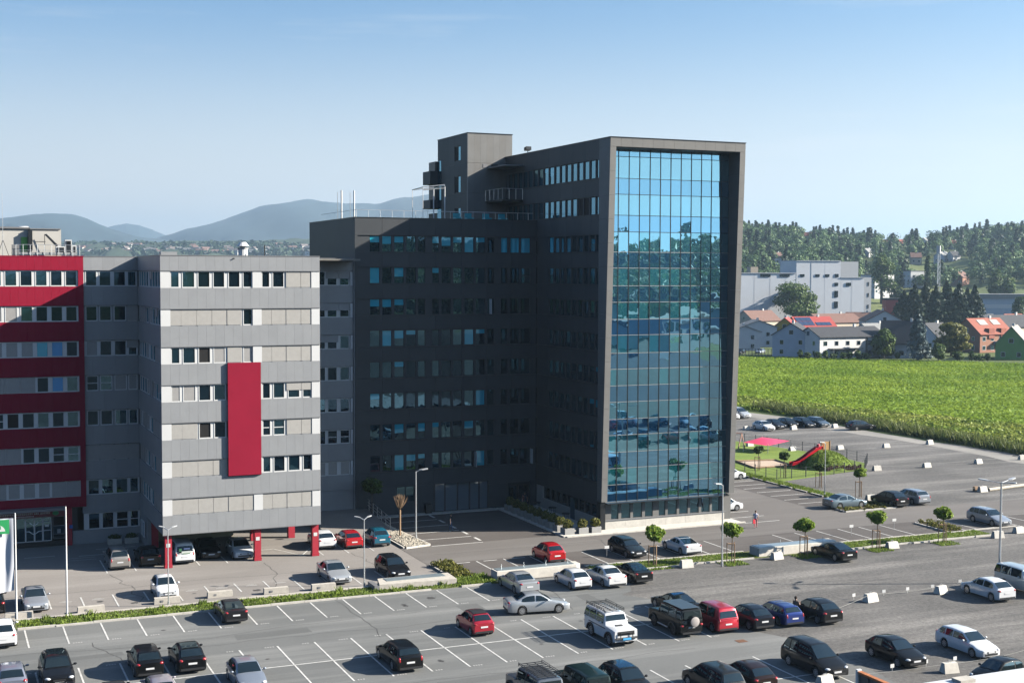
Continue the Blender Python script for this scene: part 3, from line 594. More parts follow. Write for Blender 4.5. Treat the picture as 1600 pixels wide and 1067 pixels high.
piece('door_transom', 55.25, 57.72, YW0+.2, YW0+.4, 2.3, 2.59, DKMET, DB)
for x0,x1,y0,y1 in ((XW0-.03,XT0-.02,YW0-.04,YW0+.3),(XW0-.03,XW0+.3,YW0+.31,146)): piece('parapet_cap', x0, x1, y0, y1, ZW+.005, ZW+.07, DKMET, DB)
# open casements
for x, i in ((53.05,2),(51.4,7),(57.75,7)): 
    s = piece('open_sash', x, x+.05, YW0-.55, YW0+.1, WS[i]+.05, WS[i]+WHT-.1, WHITE, DB)
# tower flank
WT = [33.60, 30.15]
bt = [(35.44, ZT)]+[(31.93,33.60),(28.32,30.15)]+[(WS[i+1]+WHT, WS[i]) for i in range(7)]+[(2.35, WS[7])]
E_T = [(114.40,115.0)]+[(115.28+1.331*k, 116.3+1.331*k) for k in range(8)]
E_T1 = E_T+[(115.28+1.331*k, 116.3+1.331*k) for k in range(8, 16)]
STT = ['ccccccccuucccccc', 'ccooccccccccccc', 'cccccccctc','cccccccccc','cccccccccc','cccccccccc','ucccmcccc','uucccccccc','ccccccccc','ccccccccc']
for j, (z0, z1) in enumerate(bt):
    hi = z0 > 28
    band(DB, 'y', XT0, 114.35, 137.0 if z0 > 29.9 else 128.55, z0, z1, 8 if hi else 5, AM, gap=.02)
    if not hi: pass
piece('flank_core', XT0+.02, XT0+.33, 128.6, 137, 28.0, 30.0, ANTH, DB)
for i, s in enumerate(WT+WS):
    h = 1.84 if i == 0 else 1.78 if i == 1 else WHT; e = E_T1 if i < 2 else E_T
    pane_row(DB, 'y', XT0, e, s+.004, s+h-.004, STT[i] if i < len(STT) else '', seed=i+140, frame=ANTH, depth=.16, fw=.05, glass=WIN_T)
    mull(DB, 'y', XT0, gaps(e, 114.35, 137 if i < 2 else 128.55, .05), s+.004, s+h-.004, ANTH2, depth=.06)
    piece('window_sill', XT0-.05, XT0+.06, 114.4, 137 if i < 2 else 126.6, s-.03, s+.003, DKMET, DB)
# tower flank, ground floor behind the terrace
TERW = mat('terrace_wall', (.42,.41,.38), .8, var=.06, vscale=1)
piece('terrace_wall', XT0+.05, XT0+.33, 114.2, 128.5, 0, 1.1, TERW, DB); piece('terrace_wall', XT0+.05, XT0+.33, 126.9, 128.5, 1.1, 2.34, TERW, DB)
pane_row(DB, 'y', XT0+.1, [(114.8+1.33*k, 115.8+1.33*k) for k in range(9)], 1.1, 2.33, 'c'*9, seed=9, frame=ANTH, depth=.12)
mull(DB, 'y', XT0+.1, gaps([(114.8+1.33*k, 115.8+1.33*k) for k in range(9)], 113.9, 126.88, .07), 1.1, 2.33, ANTH, depth=.08)
piece('terrace_door', XT0+.0, XT0+.06, 119.3, 120.2, .1, 2.2, mat('teal_door', (.01,.06,.09), .3), DB)
piece('corner_post', XT0-.02, XT0+.5, 113.55, 114.15, .07, 2.7, DKMET, DB)
# leaning frame
def yf(z): return 113.4-(z-2.75)/(37.3-2.75)*1.4
def slab(x0, x1, z0, z1, name, mt):
    mb = MB(); mb.extx([(yf(z0),z0),(114.34,z0),(114.34,z1),(yf(z1),z1)], x0, x1); return mb.obj(name, mt, DB)
zs = [2.75+(36.45-2.75)*i/15 for i in range(16)]
for a, b in zip(zs, zs[1:]):
    for x0, x1, side in ((XT0, XT0+.62, 0), (XT1-.60, XT1, 1)):
        slab(x0, x1, a+.008, b-.008, 'frame_panel', ANTH_SUN)
for k in range(13):
    a = XT0+(XT1-XT0)*k/13; b = XT0+(XT1-XT0)*(k+1)/13; slab(a+.006, b-.006, 36.46, ZT, 'frame_panel', ANTH_SUN)
piece('soffit', XT0+.63, XT1-.61, 112.2, 114.3, 36.38, 36.452, DKMET, DB)
piece('parapet_cap', XT0-.05, XT1+.05, 111.95, 112.5, ZT+.005, ZT+.07, DKMET, DB); piece('parapet_cap', XT0-.05, XT0+.3, 112.51, YTB, ZT+.005, ZT+.07, DKMET, DB)
for k in range(5): piece('soffit_lamp', 61+2.4*k, 61.5+2.4*k, 113.0, 113.3, 36.33, 36.379, WHITE, DB)
# curtain wall: each sheet of glass its own piece, hung a hair out of true
ZR = [36.38,35.72,33.66,32.14,30.14,28.57,26.64,25.11,23.41,21.84,20.2,18.68,16.95,15.42,13.82,12.25,10.6,9.05,7.4,5.85,4.27,2.62]
XR = [59.03]+[60.30+1.147*k for k in range(11)]+[72.63]
gr = random.Random(21)
sheets = {}
for j in range(len(ZR)-1):
    z1, z0 = ZR[j], ZR[j+1]; vis = (j % 2 == 1)
    for i in range(len(XR)-1):
        x0, x1 = XR[i]+.03, XR[i+1]-.03
        w, h = x1-x0, z1-z0-.06
        lit = vis and j > 4 and gr.random() < (.5 if j in (5,7,9,11) else .22)
        mt = (VISION2 if lit else VISION) if vis else SPAN
        key = (round(w,2), round(h,2), mt.name)
        if key not in sheets: sheets[key] = MB().box(-w/2,w/2,-.02,.02,-h/2,h/2).mesh('glass_sheet', mt)
        p = inst('glass_panel', sheets[key], ((x0+x1)/2, YG, (z0+z1)/2), parent=DB, rot=(math.radians(gr.gauss(0,.22)),0,math.radians(gr.gauss(0,.28))))
for x in XR[1:-1]: piece('mullion', x-.028, x+.028, YG-.07, YG+.05, 2.62, 36.38, DKMET, DB)
ALU = mat('aluminium_bar', (.35,.35,.34), .4, metal=.5)
for z in ZR: piece('transom', 59.02, 72.64, YG-.05, YG+.05, z-.025, z+.025, DKMET if z > 28 else ALU, DB)
piece('glass_sill', 59.02, 72.65, 113.3, 114.2, 2.5, 2.59, DKMET, DB)
# ground floor under the glass
gx = lambda u: 59.08+(u-90)/1220*13.19
posts = [(95,158),(232,260),(352,380),(472,502),(582,645),(712,738),(832,858),(948,972),(1065,1092),(1182,1205),(1285,1320)]
for a, b in posts: piece('base_post', gx(a), gx(b), 114.1, 114.34, .9, 2.49, ANTH_SUN, DB)
for (a, b), (c, d) in zip(posts, posts[1:]): 
    f = piece('base_window', gx(b)+.002, gx(c)-.002, 114.22, 114.3, .9, 2.48, DKMET, DB); piece('pane', gx(b)+.05, gx(c)-.05, 114.19, 114.219, .97, 2.42, WIN_T, f)
piece('base_ledge', 58.9, 72.5, 113.66, 114.4, .84, .9, LTRIM, DB)
n = 6
for i in range(n): piece('plinth_panel', 58.95+13.4*i/n+.006, 58.95+13.4*(i+1)/n-.006, 113.72, 114.4, .05, .838, CONC_W, DB)
piece('plinth_side', 72.3, 73.2, 113.9, 146, 0, 2.6, ANTH_SUN, DB)
# penthouse
PX0, PX1, PY0, PY1, PZ = 53.9, 59.2, 137.0, 146.4, 39.8
piece('penthouse_core', PX0+.2, PX1-.02, PY0+.2, PY1, 29.95, 39.7, ANTH, DB)
for z0, z1 in ((29.96,33.3),(33.31,36.6),(36.61,PZ)):
    band(DB, 'x', PY0, PX0, PX1, z0, z1-.012, 7, [ANTH_SUN, mat('penthouse_panel_sunlit', (.19,.186,.178), .5, var=.08, vscale=.6) if 'penthouse_panel_sunlit' not in M else M['penthouse_panel_sunlit']], thick=.2)  # front painted lighter than the flank, as if sunlit
    band(DB, 'y', PX0, PY0+.21, 139.1, z0, z1-.012, 1, AM, thick=.2); band(DB, 'y', PX0, 141.0, PY1, z0, z1-.012, 3, AM, thick=.2)
for z0, z1 in ((29.96,30.0),(31.8,33.47),(35.3,36.99),(38.6,PZ-.012)): band(DB, 'y', PX0, 139.11, 140.99, z0, z1, 1, AM, thick=.2)
for z0, z1 in ((30.0,31.8),(33.48,35.29),(37.0,38.59)):
    f = piece('window', PX0+.1, PX0+.19, 139.12, 140.98, z0, z1, DKMET, DB); piece('pane', PX0+.08, PX0+.099, 139.2, 139.9, z0+.05, z1-.05, WIN_T, f); piece('pane', PX0+.08, PX0+.099, 140.0, 140.9, z0+.05, z1-.05, OPENW, f)
piece('penthouse_cap', PX0-.05, PX1+.05, PY0-.05, PY1+.05, PZ, PZ+.08, DKMET, DB)
piece('vent_grille', 55.7, 56.25, PY0-.03, PY0-.002, 36.1, 36.5, LTRIM, DB); piece('vent_grille', 56.7, 57.5, PY0-.03, PY0-.002, 36.15, 36.5, DKMET, DB)
piece('rear_block', PX0-.0, 58, 146.5, 149.5, 29.95, 31.5, ANTH, DB); 
for z0, z1 in ((32.0,33.0),(34.8,36.3)): piece('rear_balcony', 53.0, 58, 146.5, 149.0, z0, z1, ANTH, DB)
for z0, z1 in ((33.0,34.8),(36.3,37.4)): piece('rear_glazing', 53.6, 58, 146.45, 148.6, z0, z1, DKMET, DB)
piece('glass_strip', PX0-.03, PX0+.2, 145.2, 146.4, 30.0, 37.4, WIN_T, DB)
MB().tube((54.6,140,39.8),(54.6,140,40.0),.25,.2,10).obj('roof_vent', DKMET, DB)
# balcony in the corner of tower and penthouse
bx0, by0, bz0 = 56.0, 132.2, 32.45
piece('balcony_slab', bx0, XT0-.01, by0, PY0-.01, bz0-.18, bz0, DKMET, DB)
def rails(pts, n, parent):
    for (a, b), k in zip(zip(pts, pts[1:]), n):
        for i in range(k+1):
            p = Vector(a).lerp(Vector(b), i/k); MB().tube(p, p+Vector((0,0,1.15)), .028, n=5).obj('baluster', STEEL, parent)
        MB().tube(Vector(a)+Vector((0,0,1.15)), Vector(b)+Vector((0,0,1.15)), .025, n=5).obj('handrail', STEEL, parent)
rails([(bx0,PY0-.1,bz0),(bx0,by0,bz0),(XT0-.05,by0,bz0)], (4,3), DB)
piece('balcony_canopy', 56.2, XT0-.01, 131.9, PY0-.01, 36.0, 36.12, LTRIM, DB)
# roof terrace of the wing
RT = thing('roof_railing', (48,129,30), 'thin steel railing along the roof of the dark wing', 'railing')
for i in range(16): MB().tube((38.9+1.25*i,129.1,30.1),(38.9+1.25*i,129.1,30.85),.02,n=5).obj('post', STEEL, RT)
MB().tube((38.9,129.1,30.85),(58.2,129.1,30.85),.022,n=5).obj('rail', STEEL, RT); MB().tube((38.9,129.1,30.85),(38.9,142,30.85),.022,n=5).obj('rail', STEEL, RT)
for k, x in enumerate((40.55, 41.95)):
    t = thing('roof_flue', (x,140,29.95), ('slim white flue on the dark wing roof, nearer its outer end','slim white flue on the dark wing roof, nearer the pergola')[k], 'flue', 'flues on the dark wing'); MB().tube((x,140,29.9),(x,140,33.4),.09,.09,8).obj('pipe', WHITE, t); MB().tube((x-.35,140.3,29.9),(x-.35,140.3,33.2),.03,.03,6).obj('guy_mast', STEEL, t)
PG = thing('roof_pergola', (47.8,132,29.95), 'white steel pergola frame on the roof terrace', 'pergola')
for x, y in ((46.6,131),(49.0,131),(47.2,136),(49.6,136)): MB().tube((x,y,29.95),(x,y,33.5),.06 if x > 48 else .03,n=6).obj('post', WHITE, PG)
for a, b in (((46.6,131,33.4),(49.0,131,33.7)),((47.2,136,33.4),(49.6,136,33.7)),((49.0,131,33.6),(49.6,136,33.6)),((46.6,131,33.4),(47.2,136,33.4)),((46.6,131,33.1),(49.0,131,33.35))): MB().tube(a,b,.05,n=6).obj('beam', STEEL, PG)
TF = mat('teal_furniture', (.02,.35,.42), .5)
for k, x in enumerate((49.9, 51.2, 53.2, 55.0)):
    t = thing('terrace_lounger', (x,130.5,29.95), ('turquoise terrace chair beside the white pergola post','second turquoise terrace chair from the pergola','third turquoise terrace chair from the pergola','turquoise terrace chair farthest from the pergola')[k], 'chair', 'turquoise chairs on the roof terrace')
    piece('seat', x, x+.75, 130.2, 130.9, 30.2, 30.35, TF, t); piece('backrest', x, x+.75, 130.9, 131.0, 30.2, 30.8, TF, t); piece('legs', x+.05, x+.7, 130.25, 130.85, 29.95, 30.2, DKMET, t)
t = thing('roof_floodlight', (59.3,133,37.2), 'small floodlight on the tower roof edge', 'floodlight'); mb = MB(); mb.tube((59.3,133,37.2),(59.3,133,37.9),.04,n=6); mb.obj('post', DKMET, t); mb = MB(); mb.extx([(132.7,37.85),(133.3,37.75),(133.35,38.1),(132.75,38.2)], 59.0, 59.6); mb.obj('head', DKMET, t)
# ------------------------------------------------------------------ cars
CARGLASS = mirror_glass('car_glass', (.010,.016,.018), (.62,.78,.86), .05, rough=.02, hi=.42)
TYRE = mat('tyre', (.015,.015,.016), .85); RIM = mat('alloy_rim', (.45,.45,.46), .3, metal=.7); RIMD = mat('dark_rim', (.05,.05,.055), .35, metal=.5)
LAMPF = mat('headlight_glass', (.62,.64,.66), .12, coat=1); LAMPR = mat('tail_light', (.42,.015,.02), .2, coat=1)
PLATE = mat('number_plate', (.72,.72,.73), .5); TRIMB = mat('car_trim', (.022,.022,.024), .55); CHROME = mat('chrome', (.6,.6,.62), .15, metal=1)
PAINTS = {}
def paint(c, metal=.35, rough=.35):
    k = tuple(c)
    if k not in PAINTS: dark = max(c) < .06; PAINTS[k] = mat('car_paint_%d' % len(PAINTS), [x*.35 for x in c] if dark else c, .5 if dark else rough, metal=0 if dark or max(c) > .7 else metal, spec=.1 if dark else .5, coat=.55 if dark else 1., crough=.02)
    return PAINTS[k]
def lerp_curve(pts, d):
    if d <= pts[0][0]: return pts[0][1]
    for (a, za), (b, zb) in zip(pts, pts[1:]):
        if d <= b: return za+(zb-za)*(d-a)/(b-a)
    return pts[-1][1]
def smooth_curve(pts, r):
    return lambda d: sum(lerp_curve(pts, d+o*r)*w for o, w in ((-1,.1),(-.5,.2),(0,.4),(.5,.2),(1,.1)))
SPEC = {  # lengths in metres; d runs from the nose to the tail
 'hatch': dict(L=4.15,W=1.76,H=1.47,wb=2.56,fo=.84,rw=.315,nose=.70,hood=.95,belt=.93,deck=.98,ws0=1.05,ws1=1.85,rr=3.35,rb=4.0,tum=.30),
 'small': dict(L=3.6,W=1.63,H=1.49,wb=2.32,fo=.68,rw=.29,nose=.74,hood=.97,belt=.94,deck=.98,ws0=.82,ws1=1.55,rr=2.95,rb=3.47,tum=.30),
 'sedan': dict(L=4.65,W=1.80,H=1.44,wb=2.75,fo=.86,rw=.32,nose=.66,hood=.92,belt=.93,deck=1.03,ws0=1.30,ws1=2.12,rr=3.25,rb=4.02,tum=.34),
 'wagon': dict(L=4.65,W=1.80,H=1.49,wb=2.70,fo=.90,rw=.32,nose=.68,hood=.95,belt=.94,deck=1.0,ws0=1.20,ws1=2.02,rr=4.05,rb=4.52,tum=.30),
 'coupe': dict(L=4.55,W=1.80,H=1.38,wb=2.75,fo=.85,rw=.33,nose=.64,hood=.90,belt=.92,deck=1.0,ws0=1.32,ws1=2.15,rr=2.95,rb=4.15,tum=.40),
 'suv': dict(L=4.45,W=1.84,H=1.66,wb=2.62,fo=.86,rw=.36,nose=.84,hood=1.07,belt=1.05,deck=1.08,ws0=1.15,ws1=1.85,rr=3.75,rb=4.3,tum=.26),
 'mpv': dict(L=4.7,W=1.86,H=1.74,wb=2.80,fo=.92,rw=.33,nose=.78,hood=1.06,belt=1.0,deck=1.02,ws0=.98,ws1=1.95,rr=4.2,rb=4.6,tum=.24),
 'van': dict(L=4.4,W=1.80,H=1.82,wb=2.68,fo=.90,rw=.32,nose=.80,hood=1.08,belt=1.05,deck=1.02,ws0=1.05,ws1=1.75,rr=4.15,rb=4.36,tum=.14),
 'jeep': dict(L=4.5,W=1.76,H=1.96,wb=2.65,fo=.78,rw=.40,nose=1.12,hood=1.20,belt=1.22,deck=1.22,ws0=1.38,ws1=1.62,rr=4.40,rb=4.47,tum=.10,boxy=1),
}
_cars = {}
def car_meshes(kind):
    if kind in _cars: return _cars[kind]
    S = SPEC[kind]; L, W, H = S['L'], S['W'], S['H']; hw = W/2; boxy = S.get('boxy', 0)
    Y = lambda d: L/2-d
    fw, rwd = S['fo'], S['fo']+S['wb']; ra = S['rw']+.055; wz = S['rw']
    top = smooth_curve([(0,S['nose']-(.04 if boxy else .12)),(.12,S['nose']),(S['ws0'],S['hood']),(S['ws0']+.4,S['belt']),(S['rb']-.5,S['belt']+.02),(S['rb'],S['deck']),(L-.06,S['deck']-(.0 if boxy else .03)),(L,S['deck']-.10)], .10)
    ds = sorted(set([0,.05,.15,.35]+[c+ra*k for c in (fw,rwd) for k in (-1.001,-.999,-.87,-.5,0,.5,.87,.999,1.001)]+[S['ws0'],S['ws0']+.5,(fw+rwd)/2,S['rb']]+[L-.32,L-.14,L-.05,L]))
    def plan(d):
        e = min(d, L-d); f = [(0,.80),(.05,.88),(.15,.94),(.35,.98),(.7,1)] if d < L/2 else [(0,.86),(.05,.92),(.14,.96),(.32,.99),(.6,1)]
        if boxy: f = [(0,.95),(.06,.99),(.2,1)]
        return lerp_curve(f, e)
    def zlow(d):
        for c in (fw, rwd):
            if abs(d-c) <= ra: return wz+math.sqrt(max(0, ra*ra-(d-c)**2))
        e = min(d, L-d); return .20+max(0,(.35-e))*.15+(.12 if boxy else 0)
    mb = MB(); rings = []
    for d in ds:
        w = hw*plan(d); zl, zt = zlow(d), top(d)
        z3 = max(zl+.03, .36); z4 = max(z3+.05, .56); z5 = max(z4+.03, zt-.16)
        half = [(0,zl),(.82*w,zl),(.965*w,zl+.012),(.995*w,z3),(w,z4),(.985*w,z5),(.945*w,zt-.03),(.86*w,zt),(.45*w,zt+.025),(0,zt+.035)]
        if boxy: half = [(0,zl),(.82*w,zl),(.97*w,zl+.01),(w,z3),(w,z4),(w,z5),(.985*w,zt-.02),(.95*w,zt),(.45*w,zt+.01),(0,zt+.015)]
        ring = half+[(-x,z) for x,z in half[-2:0:-1]]
        rings.append([(x,Y(d),z) for x,z in ring])
    n = len(rings[0])
    for r in rings: mb.v += r
    for i in range(len(rings)-1):
        for j in range(n):
            a, b = i*n+j, i*n+(j+1)%n; mb.f.append((a, a+n, b+n, b)); mb.m.append(0)
    mb.f.append(tuple(range(n))); mb.m.append(0); o = (len(rings)-1)*n; mb.f.append(tuple(range(o+n-1, o-1, -1))); mb.m.append(0)
    # cabin
    zb = S['belt']; wbelt = hw*(.935 if not boxy else .975)
    roof = smooth_curve([(S['ws0']-.3,S['hood']-.15),(S['ws0'],S['hood']-.01),(S['ws1'],H-.045),((S['ws1']+S['rr'])/2,H),(S['rr'],H-(.09 if kind in ('hatch','suv','small') else .05)),(S['rb'],S['deck']-.01),(S['rb']+.2,S['deck']-.2)], .06 if boxy else .13)
    c0, c1 = S['ws0']-.02, S['rb']+.02; cm, ch = (c0+c1)/2, (c1-c0)/2
    def sx(d, z): return wbelt*(1-(.05 if not boxy else .0)*((d-cm)/ch)**2)-S['tum']*max(0, z-zb)-max(0,z-zb)**2*.12
    cd = sorted(set([c0+(c1-c0)*i/26 for i in range(27)]+[S['ws1'],S['rr']]))
    rings = []
    for d in cd:
        zr = max(roof(d), zb-.02); lo = zb-.06
        z1 = max(lo+.01, zr-.11); z2 = max(lo+.02, zr-.035)
        half = [(sx(d,lo),lo),(sx(d,z1),z1),(sx(d,z2)-.02,z2),(max(.1,sx(d,zr)-.09),zr),(.45*sx(d,zr),zr+.014),(0,zr+.018)]
        rings.append([(x,Y(d),z) for x,z in half]+[(-x,Y(d),z) for x,z in half[-2::-1]])
    b0 = len(mb.v); n = len(rings[0])
    for r in rings: mb.v += r
    for i in range(len(rings)-1):
        for j in range(n-1): a = b0+i*n+j; mb.f.append((a, a+n, a+n+1, a+1)); mb.m.append(0)
    out = {'body': mb.mesh('car_body_'+kind, TRIMB, smooth=38)}
    # glass
    def screen(da, db, mar, name):
        m2 = MB(); k = 6; pts = []
        for i in range(k+1):
            d = da+(db-da)*i/k; zr = roof(d); x = max(.2, sx(d,zr)-mar)
            e = .02; sl = (roof(d+e)-roof(d-e))/(2*e); nrm = Vector((0,1*sl,1)).normalized()*.022   # normal (y = -d)
            pts.append([(xx,Y(d)+nrm.y,zr+nrm.z+c) for xx,c in ((-x,-.002),(-.5*x,.012),(0,.017),(.5*x,.012),(x,-.002))])
        for r in pts: m2.v += r
        for i in range(k):
            for j in range(4): a = i*5+j; m2.f.append((a,a+1,a+6,a+5)); m2.m.append(0)
        return m2.mesh(name+kind, CARGLASS, smooth=60)
    f1, f2 = S['ws0']+.08, S['ws1']-.04
    out['windshield'] = screen(f1, f2, .085, 'windshield_')
    out['rear_window'] = screen(S['rr']+.05, S['rb']-(.10 if kind not in ('jeep','van') else .012), .10, 'rear_window_') if not boxy else None
    def sidewin(da, db):
        res = []
        for s in (1,-1):
            m2 = MB(); k = 5; row = []
            for i in range(k+1):
                d = da+(db-da)*i/k; zt = roof(d)-.085; z0 = zb+.035; zt = max(zt, z0+.012); zm = (z0+zt)/2
                row.append([(s*(sx(d,z)+.008),Y(d),z) for z in (z0,zm,zt)])
            for r in row: m2.v += r
            for i in range(k):
                for j in range(2): a = i*3+j; m2.f.append((a,a+1,a+4,a+3) if s < 0 else (a,a+3,a+4,a+1)); m2.m.append(0)
            res.append(m2.mesh('side_window_'+kind, CARGLASS, smooth=60))
        return res
    bp = S['ws1']+(S['rr']-S['ws1'])*(.42 if kind not in ('coupe','small') else .62)
    wins = sidewin(S['ws0']+.30, bp-.05)
    end = S['rr']+(.35 if kind in ('sedan','coupe') else .12)
    if kind in ('wagon','mpv','suv','jeep'):
        c2 = bp+(end-bp)*.58; wins += sidewin(bp+.05, c2-.04)+sidewin(c2+.05, end)
    elif kind == 'van': wins += sidewin(bp+.05, bp+.95)
    else: wins += sidewin(bp+.05, end)
    out['side_window'] = wins
    # lamps, grille, plates, bumpers
    def lamp(d, x, z, lx, ly, lz, mt, rz):
        m2 = MB(); m2.ball((0,0,0), lx, ly, lz, 10, 6); q = Matrix.Rotation(rz,4,'Z'); m2.v = [tuple(q@Vector(v)+Vector((x,Y(d),z))) for v in m2.v]; return m2.mesh('lamp_'+kind, mt, smooth=60)
    zf = S['nose']-(.07 if not boxy else .17); wf = hw*.72
    out['headlight'] = [lamp(.13 if not boxy else .04, s*wf*(1 if not boxy else .92), zf, .19 if not boxy else .13, .13 if not boxy else .06, .085 if not boxy else .13, LAMPF, -s*.55 if not boxy else 0) for s in (1,-1)]
    zr_ = S['deck']-.12
    tall = kind in ('wagon','mpv','van')
    out['tail_light'] = [lamp(L-(.075 if not boxy else .02), s*hw*(.79 if not boxy else .84), zr_-(.05 if tall else 0)-(.25 if boxy else 0), .15 if not tall else .10, .09, .085 if not tall else .20, LAMPR, s*.5 if not boxy else 0) for s in (1,-1)]
    g = MB(); zg = S['nose']-.16
    if boxy: g.box(-.62,.62,Y(.03),Y(-.02),.80,1.06)
    else: g.box(-.36,.36,Y(.06),Y(-.012),zg-.06,zg+.05); g.box(-.55,.55,Y(.06),Y(-.018),.30,.43)
    out['grille'] = g.mesh('grille_'+kind, TRIMB)
    out['plate'] = [MB().box(-.26,.26,Y(.02),Y(-.03),.46,.57).mesh('plate_front_'+kind, PLATE), MB().box(-.26,.26,Y(L-.02),Y(L+.022),(.62 if kind not in ('jeep','mpv') else .66),(.73 if kind not in ('jeep','mpv') else .77)).mesh('plate_rear_'+kind, PLATE)]
    bm = MB(); bm.box(-hw*.80,hw*.80,Y(L-.02),Y(L+.02),.27,.40); out['bumper_insert'] = bm.mesh('bumper_'+kind, TRIMB)
    mm = []
    for s in (1,-1):
        m2 = MB(); m2.ball((s*(hw+.10),Y(S['ws0']+.42),zb+.09), .11, .07, .075, 8, 5); m2.tube((s*(hw-.1),Y(S['ws0']+.42),zb+.04),(s*(hw+.08),Y(S['ws0']+.42),zb+.07),.03,n=5); mm.append(m2.mesh('mirror_'+kind, TRIMB, smooth=60))
    out['mirror'] = mm
    _cars[kind] = out; return out
_wheels = {}
def wheel_mesh(r):
    if r in _wheels: return _wheels[r]
    t = MB(); n = 20; prof = [(r*.62,-.09),(r*.93,-.10),(r,-.07),(r,.07),(r*.93,.10),(r*.62,.09)]
    for k in range(n):
        a = 6.28318*k/n; t.v += [(x,math.cos(a)*q,math.sin(a)*q) for q,x in prof]
    m = len(prof)
    for k in range(n):
        for j in range(m-1): a = k*m+j; b = ((k+1)%n)*m+j; t.f.append((a,b,b+1,a+1)); t.m.append(0)
    t.tube((-.05,0,0),(.05,0,0),r*.64,n=16)
    rm = MB(); rm.tube((.085,0,0),(.10,0,0),r*.16,n=10)
    for k in range(n):
        a, b = 6.28318*k/n, 6.28318*(k+1)/n
        rm.quad((.092,math.cos(a)*r*.56,math.sin(a)*r*.56),(.092,math.cos(b)*r*.56,math.sin(b)*r*.56),(.094,math.cos(b)*r*.68,math.sin(b)*r*.68),(.094,math.cos(a)*r*.68,math.sin(a)*r*.68))
    for k in range(7):
        a = 6.28318*k/7; ca, sa = math.cos(a), math.sin(a); w = .045
        rm.quad((.098,-sa*w,ca*w),(.092,ca*r*.6-sa*w*.8,sa*r*.6+ca*w*.8),(.092,ca*r*.6+sa*w*.8,sa*r*.6-ca*w*.8),(.098,sa*w,-ca*w))
    _wheels[r] = (t.mesh('tyre', TYRE, smooth=50), rm.mesh('rim', RIM), rm.mesh('rim_dark', RIMD)); return _wheels[r]
def setmat(o, m):
    o.material_slots[0].link = 'OBJECT'; o.material_slots[0].material = m
def local(name, me, parent, loc=(0,0,0), rot=(0,0,0)):
    o = bpy.data.objects.new(name, me); o.location = loc; o.rotation_euler = rot; COL.link(o); o.parent = parent; return o
def make_car(kind, x, y, head, col, label, cat='car', group='cars parked in the lots', roof=None, rim=True, s=1., extra=(), trimlow=False, sz=None):
    t = thing('parked_car' if cat == 'car' else 'parked_'+cat.replace(' ', '_'), (x,y,0), label, cat, group, rz=head, s=s)
    if sz: t.scale = sz
    S = SPEC[kind]; me = car_meshes(kind); p = paint(col)
    setmat(local('body', me['body'], t), p)
    local('windshield', me['windshield'], t)
    if me['rear_window']: local('rear_window', me['rear_window'], t)
    for m_ in me['side_window']: local('side_window', m_, t)
    for m_ in me['headlight']: local('headlight', m_, t)
    for m_ in me['tail_light']: local('tail_light', m_, t)
    local('grille', me['grille'], t); local('bumper_insert', me['bumper_insert'], t)
    for m_ in me['plate']: local('number_plate', m_, t)
    for m_ in me['mirror']: setmat(local('mirror', m_, t), p if not trimlow else TRIMB)
    ty, rm, rd = wheel_mesh(S['rw'])
    for sx_ in (1,-1):
        for d in (S['fo'], S['fo']+S['wb']):
            w = local('wheel', ty, t, (sx_*(S['W']/2-.10), S['L']/2-d, S['rw']), (0,0,0 if sx_ > 0 else math.pi)); local('rim', rm if rim else rd, w)
    L, W, H = S['L'], S['W'], S['H']; Y = lambda d: L/2-d
    if roof is not None:
        mb = MB(); k = 5; a, b = S['ws1']+.08, S['rr']-.05
        for i in range(k+1):
            d = a+(b-a)*i/k; z = H+.012-.05*(abs(i/k-.5)*2)**2*(1 if kind not in ('hatch','suv','small') else 1.25); mb.v += [(xx,Y(d),z+c) for xx,c in ((-.50,.005),(-.25,.014),(0,.018),(.25,.014),(.50,.005))]
        for i in range(k):
            for j in range(4): q = i*5+j; mb.f.append((q,q+1,q+6,q+5)); mb.m.append(0)
        local('roof_panel', mb.mesh('roof_panel', roof, smooth=60), t)
    return t
BLK = (.012,.013,.015); BLK2 = (.018,.019,.022); DGR = (.045,.047,.05); DBL = (.014,.02,.035); SIL = (.42,.44,.46); SIL2 = (.34,.37,.41); WHT_ = (.74,.75,.76); REDC = (.50,.012,.016); REDK = (.33,.012,.025)
TEAL = (.01,.14,.22); BLUE = (.012,.035,.20); BRN = (.055,.028,.024); GRB = (.13,.17,.20); BEIG = (.30,.28,.26)
U, D = 0., math.pi     # nose away from / towards the camera
def row(kind, x, ynear, up, *a, **k):     # ynear: the bumper nearest the camera
    L = SPEC[kind]['L']; return make_car(kind, x, ynear+L/2, U if up else D, *a, **k)
# upper yard under and beside the grey office
row('mpv', 13.9, 113.4, 1, BEIG, 'grey brown people carrier, its tail out, in the shade of the grey office', s=.94)
row('hatch', 16.4, 113.8, 1, BLK, 'black hatchback in deep shade next to the first red pillar')
t = row('van', 19.2, 113.7, 1, WHT_, 'white delivery van with a decorated rear door under the grey office', 'van')
for x0,x1,z0,z1,c in ((-.5,.5,.98,1.16,(.62,.66,.62)),(-.5,-.28,1.02,1.4,(.05,.16,.08)),(-.2,.45,.92,1.0,(.35,.5,.35)),(-.1,.4,1.3,1.42,(.08,.12,.25))): local('door_print', MB().box(x0,x1,-2.235,-2.222,z0,z1).mesh('door_print', mat('door_print_%d' % len(M), c, .5)), t)
row('hatch', 21.6, 114.6, 0, BLK2, 'black hatchback facing out from under the grey office')
row('hatch', 24.2, 113.6, 0, WHT_, 'white sporty hatchback facing out beside the middle red pillar')
row('hatch', 31.9, 114.9, 1, WHT_, 'white hatchback partly hidden behind the end red pillar')
row('hatch', 34.2, 114.2, 1, (.58,.01,.016), 'bright red hatchback between the white and the teal car', s=.97)
